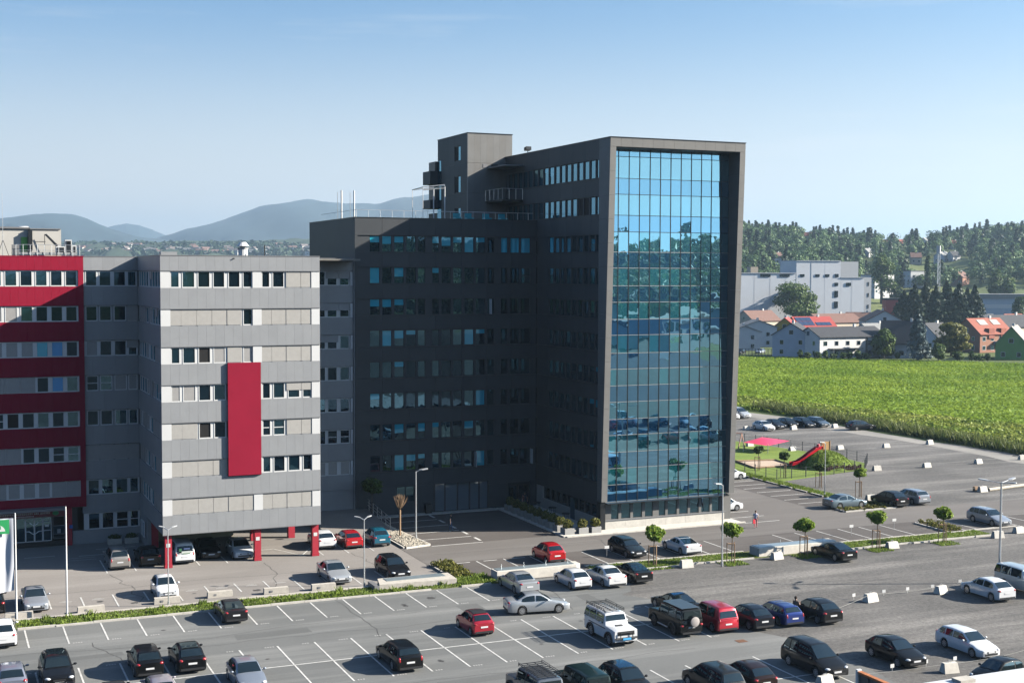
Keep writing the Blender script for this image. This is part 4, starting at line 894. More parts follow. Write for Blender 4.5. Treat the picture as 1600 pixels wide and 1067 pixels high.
row('small', 36.75, 114.2, 1, TEAL, 'teal blue small hatchback beside the pebble bed', s=1.02)
# yard, front row along the barriers
row('hatch', 3.6, 101.9, 1, BLK2, 'black hatchback cut by the picture edge beside the white flag')
row('sedan', 6.55, 101.4, 0, SIL2, 'silver blue sedan parked beside the flag pole', s=.97)
row('small', 15.9, 101.6, 0, WHT_, 'white small hatchback alone behind the lamp post', s=1.03)
row('sedan', 29.3, 101.4, 0, SIL, 'silver sedan facing the concrete ramp wall')
row('wagon', 34.2, 101.3, 0, BLK2, 'black estate car behind the low concrete ramp')
# grey lot, row along the kerb
row('hatch', 3.85, 92.6, 1, WHT_, 'white hatchback with dark rear glass at the end of the kerb row', s=1.04)
row('coupe', 19.2, 92.8, 1, (.035,.033,.04), 'dark convertible with black soft top by the grass strip', roof=TRIMB, s=.97)
row('sedan', 41.6, 92.6, 1, SIL, 'silver sedan before the white concrete box')
row('hatch', 46.1, 92.4, 1, WHT_, 'white hatchback before the end of the concrete box', s=.95)
row('sedan', 48.9, 92.0, 1, (.76,.76,.75), 'older white sedan between a white hatchback and a black coupe', s=.98)
row('coupe', 51.5, 92.4, 1, BLK2, 'black fastback at the end of the row beside a young tree', s=.97)
# driving
make_car('sedan', 40.1, 88.1, -math.pi/2-.17, SIL, 'silver sedan driving across the grey lot', group='cars on the move')
# grey lot, middle double row
row('suv', 11.75, 82.2, 1, BLK, 'black tall hatchback, second of the pair in the middle row', s=.95)
row('hatch', 14.3, 82.3, 1, BLK2, 'black hatchback with glass roof beside the tall black car', roof=CARGLASS, s=1.02)
row('suv', 6.5, 81.9, 0, BLK2, 'black off-roader with glass roof facing the camera', roof=CARGLASS)
row('hatch', 3.9, 82.0, 1, (.22,.24,.30), 'silver violet hatchback cut by the picture edge')
row('small', 34.0, 83.2, 1, (.42,.012,.03), 'small round red car with a black fabric roof', roof=TRIMB, s=1.0)
row('wagon', 26.7, 77.3, 1, BLK, 'black estate car alone across two bays', s=1.0)
row('hatch', 16.9, 77.0, 0, (.24,.27,.32), 'silver violet hatchback facing the camera at the lower edge')
row('hatch', 11.7, 76.3, 1, (.33,.30,.33), 'pale mauve hatchback at the lower edge behind the tall black car', s=.95)
row('coupe', 9.1, 76.2, 1, BLK, 'black convertible top showing at the lower edge', roof=TRIMB, s=.94)
row('hatch', 6.4, 76.6, 1, (.02,.015,.028), 'dark violet car top at the lower edge before the black off-roader')
# jeeps and the row on the asphalt edge
def rack(t, W, H, Y0, Y1, z, mt):
    mb = MB()
    for x in (-W,-W/3,W/3,W): mb.tube((x,Y0,z),(x,Y1,z),.022,n=5)
    for i in range(9): y = Y0+(Y1-Y0)*i/8; mb.box(-W,W,y-.05,y+.05,z-.012,z+.012)
    for x in (-W,W): mb.tube((x,Y0,z+.10),(x,Y1,z+.10),.018,n=5)
    for x in (-W,W):
        for y in (Y0,Y0*.4+Y1*.6,Y1): mb.tube((x,y,z-.12),(x,y,z+.10),.02,n=5)
    local('roof_rack', mb.mesh('roof_rack', mt), t)
def flares(t, S, mt):
    for c in (S['fo'], S['fo']+S['wb']):
        for s_ in (1,-1):
            mb = MB(); k = 8; ra = S['rw']+.05; x0 = s_*(S['W']/2-.02); x1 = s_*(S['W']/2+.10); yc = S['L']/2-c
            for i in range(k):
                a, b = math.pi*i/k, math.pi*(i+1)/k; P_ = lambda q, r: (yc+math.cos(q)*r, S['rw']+math.sin(q)*r)
                (ya,za),(yb,zb2),(yc2,zc),(yd,zd) = P_(a,ra),P_(b,ra),P_(b,ra+.09),P_(a,ra+.09)
                mb.add([(x0,ya,za),(x0,yb,zb2),(x0,yc2,zc),(x0,yd,zd),(x1,ya,za),(x1,yb,zb2),(x1,yc2,zc),(x1,yd,zd)],[(0,1,2,3),(4,7,6,5),(0,4,5,1),(2,6,7,3),(0,3,7,4),(1,5,6,2)])
            local('fender_flare', mb.mesh('fender_flare', mt), t)
def spare(t, S, cover):
    mb = MB(); y = -S['L']/2; mb.tube((.12,y,1.12),(.12,y-.24,1.12),.37,n=20); sp = local('spare_wheel', mb.mesh('spare_wheel', TYRE, smooth=40), t); mb = MB(); mb.tube((.12,y-.241,1.12),(.12,y-.26,1.12),.34,.30,20); local('wheel_cover', mb.mesh('wheel_cover', cover, smooth=40), sp)
    mb = MB(); mb.box(-.62,.62,y-.012,y+.04,1.32,1.80); local('rear_window', mb.mesh('jeep_rear_window', CARGLASS), t)
SJ = SPEC['jeep']
t = row('jeep', 41.7, 77.3, 0, WHT_, 'white boxy off-roader with black roof rack and flared arches', 'off-roader', rim=True)
rack(t, .74, SJ['H'], -2.1, .55, 2.08, TRIMB); flares(t, SJ, TRIMB); spare(t, SJ, TRIMB)
local('bull_bar', MB().path([(-.8,2.33,.62),(.8,2.33,.62)],.07,8).path([(-.45,2.34,.6),(-.45,2.36,1.0),(.45,2.36,1.0),(.45,2.34,.6)],.03,6).mesh('bull_bar',TRIMB), t)
local('rubbing_strip', MB().box(.875,.90,-1.5,.9,.98,1.03).box(-.90,-.875,-1.5,.9,.98,1.03).mesh('rubbing_strip',DKMET), t); local('bonnet_vent', MB().box(-.25,.25,1.1,1.35,1.2,1.225).mesh('bonnet_vent',TRIMB), t)
local('blue_plate', MB().box(-.3,.3,2.40,2.42,.52,.66).mesh('blue_plate', mat('blue_plate', (.08,.42,.78), .4)), t)
t = row('jeep', 46.9, 77.6, 1, BLK, 'black boxy off-roader with a pale spare wheel cover', 'off-roader', rim=False)
flares(t, SJ, TRIMB); spare(t, SJ, mat('pale_cover', (.42,.38,.36), .5)); local('roof_ribs', MB().box(-.7,.7,-2.1,.5,1.97,1.99).mesh('roof_ribs', mat('dark_roof_sheet', (.05,.055,.065), .3)), t)
local('side_step', MB().tube((.93,-.7,.42),(.93,.8,.42),.045,n=6).tube((-.93,-.7,.42),(-.93,.8,.42),.045,n=6).mesh('side_step', STEEL), t)
row('coupe', 49.5, 82.0, 1, BLK, 'black coupe with a blue tinted glass roof behind the black off-roader', roof=mirror_glass('blue_roof_glass', (.008,.02,.04), (.5,.7,.95), .12, hi=.6))
row('van', 49.75, 77.4, 1, (.46,.012,.03), 'red high roofed family van beside the black off-roader', 'van', s=.98)
row('hatch', 52.4, 77.0, 1, DBL, 'dark blue hatchback next to the red van')
t = row('wagon', 54.95, 76.9, 1, BLUE, 'bright blue estate car with roof bars', s=.93)
local('roof_bars', MB().tube((-.62,.45,1.58),(.62,.45,1.58),.025,n=6).tube((-.62,-.6,1.57),(.62,-.6,1.57),.025,n=6).mesh('roof_bars', TRIMB), t)
row('hatch', 57.75, 76.5, 1, BLK2, 'black hatchback with a person standing at its open door', s=1.02)
piece_open = MB().box(-.03,.03,-.5,.5,.3,.98).mesh('open_door', paint(BLK2)); 
o = inst('open_door', piece_open, (56.45,79.0,0), rz=.9, label=None); o.name = 'open_door'
od_parent = [q for q in COL if q.get('label') == 'black hatchback with a person standing at its open door'][0]
o.parent = od_parent; o.matrix_parent_inverse = WM[od_parent.name].inverted()
# lower row
t = row('jeep', 31.5, 67.2, 1, (.10,.11,.13), 'grey off-roader with a loaded black roof rack at the lower edge', 'off-roader', rim=False); rack(t, .74, 1.96, -2.1, .6, 2.08, TRIMB); spare(t, SJ, TRIMB); flares(t, SJ, TRIMB)
t = row('jeep', 34.2, 66.6, 1, (.008,.035,.035), 'dark green off-roader between the racked one and a black car', 'off-roader', rim=False); spare(t, SJ, TRIMB)
row('suv', 37.0, 66.4, 0, BLK2, 'black off-roader facing the camera beside the dark green one', roof=mirror_glass('roof_glass', (.008,.014,.02), (.6,.75,.95), .10, hi=.5))
row('mpv', 42.0, 64.6, 1, (.04,.045,.05), 'dark grey people carrier with chrome window line at the lower edge')
row('hatch', 44.6, 65.3, 1, BRN, 'dark brown hatchback beside the grey people carrier')
# gravel, lower right
row('mpv', 50.1, 65.9, 0, BLK2, 'long black people carrier facing the concrete block', s=1.02)
row('hatch', 56.1, 65.8, 0, BLK, 'black hatchback facing the camera on the gravel')
row('wagon', 61.9, 65.5, 0, WHT_, 'white estate car facing the camera on the gravel', s=.95)
make_car('small', 58.7, 61.6, math.pi/2+.15, BLK2, 'small black car half hidden behind the white roof', s=1.02)
make_car('hatch', 73.9, 78.9, -.02, WHT_, 'white fastback at the edge of the gravel before the pale off-roader', s=1.03)
t = make_car('jeep', 77.6, 79.0, D, (.50,.58,.60), 'pale blue grey long off-roader at the picture edge', 'off-roader'); spare(t, SJ, TRIMB)
row('coupe', 71.6, 92.7, 1, BLK, 'black coupe on the gravel before the second concrete box')
# upper bays
row('small', 48.3, 101.9, 1, (.56,.010,.016), 'red small hatchback above the first concrete box', s=1.05)
row('wagon', 55.7, 100.9, 0, (.03,.034,.045), 'dark slate estate car next to the first young tree', s=.96)
row('coupe', 60.7, 100.1, 1, WHT_, 'white coupe with a dark roof panel before the glass tower', roof=CARGLASS, s=.97)
make_car('wagon', 95.7, 102.2, D-.02, SIL2, 'silver blue estate car in the bay behind the tall lamp', s=1.0)
make_car('sedan', 88.2, 115.2, -math.pi/2, GRB, 'steel grey sedan parked along the flower island')
row('hatch', 93.6, 112.6, 1, BLK2, 'black hatchback behind the flower island', s=1.05)
row('wagon', 96.8, 112.8, 1, (.30,.32,.35), 'silver estate car beside the black hatchback by the island')
make_car('mpv', 75.2, 118.6, -math.pi/2, WHT_, 'white people carrier beside the foot of the glass tower', s=.9)
make_car('hatch', 87.4, 136.6, -math.pi/2, WHT_, 'white hatchback nose out behind the glass tower')
# far row on the gravel
for k, (x, y, kind, c, lb) in enumerate(((119.9,177.3,'hatch',WHT_,'white hatchback leading the far row on the gravel'),(122.9,178.9,'sedan',DBL,'dark blue sedan second in the far row'),(125.9,179.6,'hatch',BLK2,'small black hatchback third in the far row'),(128.4,178.7,'wagon',DBL,'dark estate fourth in the far row'),(130.9,178.4,'wagon',(.10,.13,.15),'slate grey estate last in the far row'))):
    make_car(kind, x, y, D, c, lb, group='far row of cars on the gravel')
make_car('wagon', 134.4, 171.9, -math.pi/2-.05, DBL, 'dark estate car alone beside the farm track')
make_car('mpv', 126.3, 194.3, D+.1, (.55,.56,.57), 'pale people carrier farthest out near the track'); make_car('mpv', 123.6, 193.6, D+.1, WHT_, 'white people carrier beside the farthest pale one')
# cars that only the glass front mirrors
mirr = [('hatch',SIL),('suv',BLK2),('sedan',WHT_),('wagon',DBL),('hatch',REDC),('mpv',SIL2),('sedan',BLK)]
for k in range(16):
    kd, c = mirr[k % 7]; make_car(kd, 80+5.1*(k % 8)+(k % 3)*.4, (56, 41)[k//8], (U, D)[k % 2], c, 'car in the rows mirrored low in the glass front', group='cars seen only mirrored in the glass front')
# ------------------------------------------------------------------ street furniture, trees, people
def lamp(x, y, h, label, heads, col=STEEL, arm=.9, r=.075, hs=1.):
    t = thing('street_lamp', (x,y,0), label, 'street lamp', 'lamp posts round the car parks')
    MB().tube((x,y,0),(x,y,h),r,r*.7,10).obj('pole', col, t, smooth=40); MB().tube((x,y,0),(x,y,.35),r*1.5,r*1.5,10).obj('foot', col, t)
    for a in heads:
        dx, dy = math.cos(a), math.sin(a)
        MB().tube((x,y,h-.05),(x+dx*arm,y+dy*arm,h+.12),.04,n=6).obj('arm', col, t)
        mb = MB().prism([(-.05*hs,-.07*hs),(.2*hs,-.15*hs),(.72*hs,-.13*hs),(.78*hs,0),(.72*hs,.13*hs),(.2*hs,.15*hs),(-.05*hs,.07*hs)],-.04*hs,.05*hs); o = mb.obj('lamp_head', mat('lamp_head', (.62,.63,.64), .35, metal=.3) if 'lamp_head' not in M else M['lamp_head'], t)
        o.location = (x+dx*arm,y+dy*arm,h+.13); o.rotation_euler = (0,-.12,a)
lamp(40.75, 116.5, 6.3, 'tall lamp post on the pebble bed before the dark wing', (-.1,), arm=.35)
lamp(60.72, 95.7, 6.9, 'lamp post before the glass tower beside a young tree', (math.pi+.3,), arm=.3)
lamp(15.65, 100.0, 5.7, 'twin headed lamp post before the first red pillar', (.45, 2.3), arm=.35, r=.055, hs=.6)
lamp(30.85, 100.5, 5.3, 'twin headed lamp post beside the low concrete ramp', (.5, 2.5), arm=.35, r=.055, hs=.6)
lamp(90.5, 121.8, 5.9, 'slim lamp post at the end of the playground lawn', (math.pi+.2,), arm=.3, r=.06)
lamp(77.9, 81.9, 8.1, 'tall triple headed lamp post on the gravel at the picture edge', (.2, 2.55, 4.6), arm=1.0, r=.11)
# flag poles
FLAGW = mat('flag_cloth', (.72,.74,.80), .7); FLAGG = mat('flag_green', (.02,.32,.10), .7)
t = thing('flag_pole', (5.12,100.3,0), 'white flag pole with a long white banner beside the sedan', 'flag pole', 'flag poles along the yard')
MB().tube((5.12,100.3,0),(5.12,100.3,7.6),.07,.05,10).obj('pole', WHITE, t, smooth=40)
f = thing('banner', (4.3,100.3,2), 'long white banner with a green emblem field hanging from the pole', 'banner')
def cloth(x0, x1, z0, z1, y, nx, nz, amp):
    mb = MB()
    for j in range(nz+1):
        for i in range(nx+1):
            u, v = i/nx, j/nz; w = amp*(.35+.65*(1-v))*(math.sin(9*u+2.2*v)+.6*math.sin(19*u-3*v+1)); mb.v.append((x0+(x1-x0)*u, y+w, z0+(z1-z0)*v+.05*math.sin(7*u)*(1-v)))
    for j in range(nz):
        for i in range(nx): a = j*(nx+1)+i; mb.f.append((a,a+1,a+nx+2,a+nx+1)); mb.m.append(0)
    return mb
cloth(2.6, 5.0, 2.05, 7.25, 100.3, 36, 40, .10).obj('cloth', FLAGW, f, smooth=180)
em = piece('green_field', 2.9, 4.72, 100.12, 100.14, 6.2, 7.2, FLAGG, f)
mb = MB(); k = 14; mb.v = [(4.45-.95+.95*math.cos(math.pi*i/k), 100.11, 6.38+.58*math.sin(math.pi*i/k)) for i in range(k+1)]; mb.f = [tuple(range(k,-1,-1))]; mb.m = [0]; mb.obj('white_emblem', WHITE2, em)
for x0,x1,z0,z1 in ((3.62,3.68,6.5,6.82),(3.68,3.84,6.5,6.55),(3.68,3.80,6.64,6.68),(3.68,3.84,6.78,6.82),(3.95,4.01,6.5,6.82),(4.01,4.12,6.5,6.55),(4.01,4.12,6.77,6.82),(4.12,4.17,6.55,6.77)): piece('emblem_letter', x0, x1, 100.095, 100.105, z0, z1, FLAGG, em)
t = thing('flag_pole', (8.45,99.3,0), 'bare white flag pole without a banner', 'flag pole', 'flag poles along the yard')
MB().tube((8.45,99.3,0),(8.45,99.3,8.0),.07,.05,10).obj('pole', WHITE, t, smooth=40)
# young ball trees
_bt = {}
def ball_tree(x, y, h, r, label, staked=True, mt=LEAF, n=900, flat=.78, group='young ball trees'):
    t = thing('young_tree', (x,y,0), label, 'tree', group)
    mb = MB().tube((x,y,0),(x+.03,y,h-r*.6),.055,.04,7); lr = random.Random(int(x*31+y))
    for i in range(6):
        a = lr.uniform(0,6.28); mb.tube((x+.03,y,h-r*.8),(x+math.cos(a)*r*.6,y+math.sin(a)*r*.6,h+lr.uniform(-.1,.5)*r),.028,.012,5)
    mb.obj('trunk', BARK, t)
    mb = MB(); leaves(mb, (x,y,h), (r*.8,r*.85,r*flat*.85), n, .15, int(x*17+y*3), shell=.25, zbias=.35)
    for i in range(9):
        a = lr.uniform(0,6.28); leaves(mb, (x+math.cos(a)*r*lr.uniform(.45,.8),y+math.sin(a)*r*lr.uniform(.45,.8),h+lr.uniform(-.35,.5)*r), (r*lr.uniform(.3,.5),r*lr.uniform(.3,.5),r*.33), n//9, .15, int(x*7+i), shell=.3, zbias=.3)
    mb.obj('crown', mt, t)
    if staked:
        for i in range(3):
            a = .5+2.094*i; px_, py_ = x+.42*math.cos(a), y+.42*math.sin(a); MB().tube((px_,py_,0),(px_,py_,1.75),.04,n=6).obj('stake', WOOD, t)
        q = [(x+.42*math.cos(.5+2.094*i), y+.42*math.sin(.5+2.094*i), 1.65) for i in (0,1,2,0)]; MB().path(q, .03, 5).obj('tie_rail', WOOD, t)
for k, (x, y, w) in enumerate(((55.5,98.1,'beside the black fastback'),(62.2,96.5,'beside the lamp post before the glass tower'),(69.75,96.6,'behind the black coupe on the gravel'),(77.4,96.4,'beside the pale block, fourth along the strip'),(84.9,96.4,'last along the strip, near the planted bed'))):
    ball_tree(x, y, 2.75+(k%2)*.1, .92-.04*(k > 2), 'young ball tree on stakes '+w)
ball_tree(93.8, 120.0, 2.7, .72, 'young ball tree on stakes behind the steel grey sedan'); ball_tree(93.6, 127.0, 2.4, .72, 'young ball tree on stakes before the grass mound', mt=LEAF_MD)
ball_tree(94.0, 134.6, 2.7, .70, 'small dark leaved tree by the sandpit', mt=LEAF_MD); ball_tree(94.6, 141.0, 2.6, .70, 'small dark leaved tree behind the sandpit', mt=LEAF_MD)
ball_tree(39.6, 126.4, 3.6, 1.15, 'leafy small tree against the dark wing', staked=False, mt=LEAF_MD, n=1100, flat=.72, group=None)
# bare pollard
t = thing('bare_tree', (39.7,118.0,0), 'leafless pollarded tree on the pebble bed', 'tree'); br = random.Random(3)
mb = MB().tube((39.7,118,0),(39.7,118,2.6),.09,.09,7); mb.obj('trunk', WOOD, t); mb = MB()
for i in range(60):
    a = br.uniform(0,6.28); s_ = br.uniform(.1,.95); e = Vector((39.7+math.cos(a)*s_*.85,118+math.sin(a)*s_*.85,2.75+1.35*math.sqrt(max(0,1-(s_*.75)**2))*br.uniform(.75,1))); m_ = Vector((39.7+math.cos(a)*s_*.45,118+math.sin(a)*s_*.45,3.0)); mb.tube((39.7,118,2.5),m_,.035,.025,4); mb.tube(m_,e,.025,.008,4)
mb.obj('branches', WOOD, t)
# pebble bed
PB = MB(); PB.prism([(38.7,112.9),(40.9,113.4),(40.2,128.0),(39.9,128.0),(38.5,117.0)], -.02, .10); PB.obj('pebble_bed', mat('pebble_base', (.30,.27,.22), .9, var=.3, vscale=9, bump=.6), label='bed of pale pebbles beside the entrance court', kind='structure')
mb = MB(); pr = random.Random(8)
for i in range(1500):
    y = pr.uniform(113.2,127.6); x = pr.uniform(38.6+max(0,(y-117)*.12),40.8-max(0,(y-113.4)*.045)); s_ = pr.uniform(.05,.13); mb.ball((x,y,.11), s_, s_*pr.uniform(.7,1.1), s_*.6, 5, 3)
mb.obj('pebbles', mat('pale_pebble', (.46,.41,.33), .85, var=.35, vscale=3), kind='stuff', label='loose pale pebbles covering the bed by the court')
k5 = thing('kerb', (39.5,113,0), 'stone edging round the pebble bed', 'kerb')
for (x0,y0),(x1,y1) in (((38.5,112.75),(40.95,113.28)),((38.35,112.9),(38.3,117)),((41.0,113.4),(40.4,121)),((40.4,121.1),(40.0,127.9))):
    d = Vector((x1-x0,y1-y0)); L = d.length
    for i in range(max(1,int(L/1.2))):
        n_ = max(1,int(L/1.2)); mb = MB().box(.01,L/n_-.01,-.07,.07,-.03,.14); o = mb.obj('edging_stone', CONC_W, k5); o.location = (x0+d.x*i/n_,y0+d.y*i/n_,0); o.rotation_euler = (0,0,math.atan2(d.y,d.x))
# concrete boxes over the garage ramp
def conc_box(x0, x1, y0, y1, h, label):
    t = thing('concrete_box', ((x0+x1)/2,y0,0), label, 'concrete box')
    mb = MB(); w = .22; mb.prism([(x0,y0),(x1-.5,y0),(x1,y0+.35),(x1,y1),(x0,y1)], -.02, h); mb.obj('wall', CONC_W, t)
    piece('metal_cover', x0+.18, x1-.55, y0+.28, y1-.1, h-.01, h+.035, mat('blue_grey_sheet', (.36,.43,.46), .35, metal=.5, var=.1, vscale=.6) if 'blue_grey_sheet' not in M else M['blue_grey_sheet'], t)
    for i in range(4): x = x0+.8+i*(x1-x0-1.6)/3; MB().tube((x,y1-.25,h),(x,y1-.25,h+.35),.02,n=5).obj('bracket', STEEL, t)
conc_box(41.15, 48.7, 98.0, 99.3, .75, 'long pale concrete box with a sheet metal top behind the silver sedan')
conc_box(65.7, 74.1, 97.6, 99.1, .75, 'long pale concrete box with a sheet metal top behind the black coupe')
t = thing('ramp_wall', (35,98.5,0), 'low sloping concrete wall along the grass strip before the black estate', 'wall')
mb = MB(); mb.prism([(31.5,98.6),(37.8,98.3),(37.9,100.6),(32.0,100.7)], 0, .45); mb.obj('slab', CONC, t); piece('metal_top', 32.4, 37.3, 99.5, 100.5, .452, .48, M['blue_grey_sheet'], t); piece('end_block', 31.1, 31.5, 98.6, 100.4, 0, .38, LTRIM, t)
# lying barriers of the yard
BAR = MB(); BAR.exty([(-.95,0),(.95,0),(.95,.12),(.93,.45),(-.93,.45),(-.95,.12)], -.22, .22); BARM = BAR.mesh('barrier', CONC)
for k, (x, y, lb) in enumerate(((5.3,100.5,'concrete barrier below the silver blue sedan'),(10.2,100.4,'concrete barrier behind the bare flag pole'),(15.7,101.0,'concrete barrier before the white small car'),(19.7,101.4,'tilted concrete barrier behind the dark convertible'),(23.9,100.9,'concrete barrier in the empty bays'),(27.6,100.7,'concrete barrier before the silver sedan'))):
    t = thing('concrete_barrier', (x,y,0), lb, 'barrier', 'barriers between yard and lot'); inst('block', BARM, (x,y,0), rz=rng.uniform(-.06,.06), parent=t); piece('fixing_plate', x-.5, x-.3, y-.24, y-.223, .15, .3, LTRIM, t)
# small trapezoid blocks on the gravel
BLKM = MB(); BLKM.add([(-.60,-.34,0),(.60,-.34,0),(.60,.34,0),(-.60,.34,0),(-.54,-.15,.78),(.54,-.15,.78),(.54,.15,.78),(-.54,.15,.78)],[(0,3,2,1),(4,5,6,7),(0,1,5,4),(1,2,6,5),(2,3,7,6),(3,0,4,7)]); BLKME = BLKM.mesh('trapezoid_block', CONC_W)
blocks = [(106.8,161.3,'block behind the swing frame'),(124.6,176.0,'block at the tail of the far car row'),(132.3,175.7,'block at the end of the far row by the track'),(109.6,155.0,'block just behind the playground fence'),(116.6,153.6,'second block in the rear line of the gravel'),(124.0,152.8,'third block in the rear line of the gravel'),(132.2,153.3,'block in the rear line nearest the track'),(108.4,135.3,'first block in the middle line, nearest the mound'),(116.1,135.1,'second block in the middle line of the gravel'),(124.7,135.3,'third block in the middle line of the gravel'),(132.8,135.9,'block in the middle line nearest the track'),(93.7,117.9,'block behind the steel grey sedan'),(109.0,117.5,'block at the end of the pale log on the gravel'),(57.8,96.6,'block between the first two young trees'),(66.7,96.4,'block leaning at the second concrete box'),(79.0,96.3,'block between the fourth and fifth young tree'),(64.6,81.1,'block on the front gravel, nearer the black hatchback'),(71.3,81.1,'block on the front gravel before the white fastback'),(48.8,65.4,'block before the long black people carrier'),(57.6,64.6,'block between two cars at the lower edge'),(91.3,96.3,'block at the end of the lawn strip'),(94.9,97.4,'block below the silver blue estate'),(126.5,196.5,'block before the farthest pale car'),(117.5,178.5,'block before the white hatchback of the far row')]
for x, y, lb in blocks:
    t = thing('concrete_block', (x,y,0), 'pale concrete '+lb, 'concrete block', 'blocks on the gravel'); inst('body', BLKME, (x,y,0), rz=rng.uniform(-.15,.2), parent=t, s=(rng.uniform(.84,.96),1,rng.uniform(.74,.82))); MB().path([(x-.1,y,.6),(x-.1,y,.72),(x+.1,y,.72),(x+.1,y,.6)],.02,4).obj('lifting_loop', STEEL, t)
ROPE = mat('rope', (.38,.37,.34), .8)
def rope(pts, lb):
    mb = MB()
    for (ax,ay),(bx_,by_) in zip(pts, pts[1:]):
        for i in range(6):
            u, v = i/6, (i+1)/6; f_ = lambda q: (ax+(bx_-ax)*q, ay+(by_-ay)*q, .55-.9*q*(1-q)*.6); mb.tube(f_(u), f_(v), .012, n=4, caps=False)
    mb.obj('rope', ROPE, label=lb, category='rope')
rope([(109.6,155),(116.6,153.6),(124,152.8),(132.2,153.3)], 'pale rope strung between the rear line of blocks')
rope([(108.4,135.3),(116.1,135.1),(124.7,135.3),(132.8,135.9)], 'pale rope strung between the middle line of blocks')
rope([(97.5,117.5),(109,117.5),(121,119.5)], 'pale rope reaching past the silver estate car')
rope([(56.2,77.2),(64.6,81.1),(71.3,81.1)], 'pale rope strung between the front blocks on the gravel')
rope([(48.8,65.4),(57.6,64.6),(64,65.0)], 'pale rope strung between the blocks at the lower edge')
SIGNM = MB().box(-.15,.15,-.01,.01,.22,.45).tube((0,0,0),(0,0,.3),.012,n=4).mesh('plot_sign', WHITE)
for k, (px_, py_) in enumerate(((1334,936),(1257,947),(1381,930),(1418,926),(1457,922),(1500,914),(1394,1048),(1492,1036),(1532,1029),(1447,1041))):
    p = ground(px_, py_); inst('plot_sign', SIGNM, (p.x,p.y,0), rz=rng.uniform(-.2,.2), label='small white plot sign hung on the rope on the front gravel' if k < 6 else 'small white plot sign on the rope at the lower edge', category='sign', group='plot signs front gravel' if k < 6 else 'plot signs lower edge')
for k, (px_, py_, lb) in enumerate(((948,870,'small white number sign on a post above the white hatchback'),(1330,836,'small white number sign between the third and fourth young tree'),(1397,826,'small white number sign beside the fourth young tree'),(1467,823,'small white number sign before the planted bed'))):
    p = ground(px_, py_); t = thing('bay_sign', (p.x,p.y,0), lb, 'sign', 'bay number signs'); MB().tube((p.x,p.y,0),(p.x,p.y,.8),.02,n=5).obj('post', STEEL, t); piece('plate', p.x-.22, p.x+.22, p.y-.02, p.y, .75, 1.0, WHITE, t)
t = thing('timber_log', (113,117.6,0), 'long pale timber lying on the gravel beside a concrete block', 'timber'); mb = MB().tube((109.8,117.4,.18),(121.5,119.4,.16),.2,.17,8); mb.obj('log', mat('bleached_wood', (.50,.45,.37), .8, var=.2, vscale=3), t); piece('support', 108.4, 109.0, 118.0, 118.4, 0, .5, WOOD, t)
# planted beds
def bed(pts, label, mt, n, h, seed, edge=True):
    t = thing('planted_bed', (pts[0][0],pts[0][1],0), label, 'flower bed'); MB().prism(pts, -.02, .09).obj('soil', SOIL, t)
    xs, ys = [p[0] for p in pts], [p[1] for p in pts]; mb = MB(); r = random.Random(seed); m_ = len(pts); c = 0
    def inside(x, y):
        q = False
        for i in range(m_):
            (xa,ya),(xb,yb) = pts[i], pts[(i+1)%m_]
            if (ya > y) != (yb > y) and x < (xb-xa)*(y-ya)/(yb-ya)+xa: q = not q
        return q
    while c < n:
        x, y = r.uniform(min(xs),max(xs)), r.uniform(min(ys),max(ys))
        if inside(x,y): leaves(mb, (x,y,h*r.uniform(.3,.9)), (.28,.28,h*.6), 26, .13, seed*1000+c); c += 1
    mb.obj('plants', mt, t)
    if edge:
        for (xa,ya),(xb,yb) in zip(pts, pts[1:]+pts[:1]):
            d = Vector((xb-xa,yb-ya)); L = d.length; n_ = max(1,int(L/1.3))
            for i in range(n_): o = MB().box(.01,L/n_-.01,-.16,-.0,-.03,.13).obj('edging_stone', KERB, t); o.location = (xa+d.x*i/n_,ya+d.y*i/n_,0); o.rotation_euler = (0,0,math.atan2(d.y,d.x))
bed([(38.2,99.6),(39.9,100.1),(39.9,105.6),(38.2,105.4)], 'kerbed bed of olive shrubs at the corner of the yard', LEAF_OL, 95, .38, 3)
bed([(86.4,112.8),(92.8,112.8),(93.6,113.6),(92.2,116.2),(86.6,114.6)], 'flower island beside the steel grey sedan', LEAF_OL, 80, .3, 4)
bed([(88.7,99.8),(90.5,99.8),(90.7,104.9),(88.9,104.9)], 'narrow planted bed between the upper bays', LEAF_OL, 60, .3, 5)
# planter boxes of the terrace
PLG = mat('planter_grey', (.40,.39,.37), .7, var=.06, vscale=2)
for k in range(9):
    y = 113.1+1.7*k; t = thing('planter_box', (54.7,y,.07), ('square planter at the open corner of the terrace, first of the row' if k == 0 else 'square planter in the terrace row, number %s from the corner' % ('second third fourth fifth sixth seventh eighth ninth'.split()[k-1])), 'planter', 'planter boxes round the terrace')
    piece('box', 54.2, 55.2, y-.45, y+.6, .07, .62, PLG, t); mb = MB(); leaves(mb, (54.7,y+.08,.98), (.52,.55,.5), 330, .13, 70+k); mb.obj('shrub', LEAF_OL, t)
for k, x in enumerate((56.1, 57.45)):
    t = thing('planter_box', (x,112.9,.07), ('planter before the tower corner, beside the corner planter','planter hard against the dark tower corner')[k], 'planter', 'planter boxes round the terrace'); piece('box', x-.5, x+.5, 112.5, 113.2, .07, .62, PLG, t); mb = MB(); leaves(mb, (x,112.85,.98), (.55,.36,.5), 330, .13, 90+k); mb.obj('shrub', LEAF_OL, t)
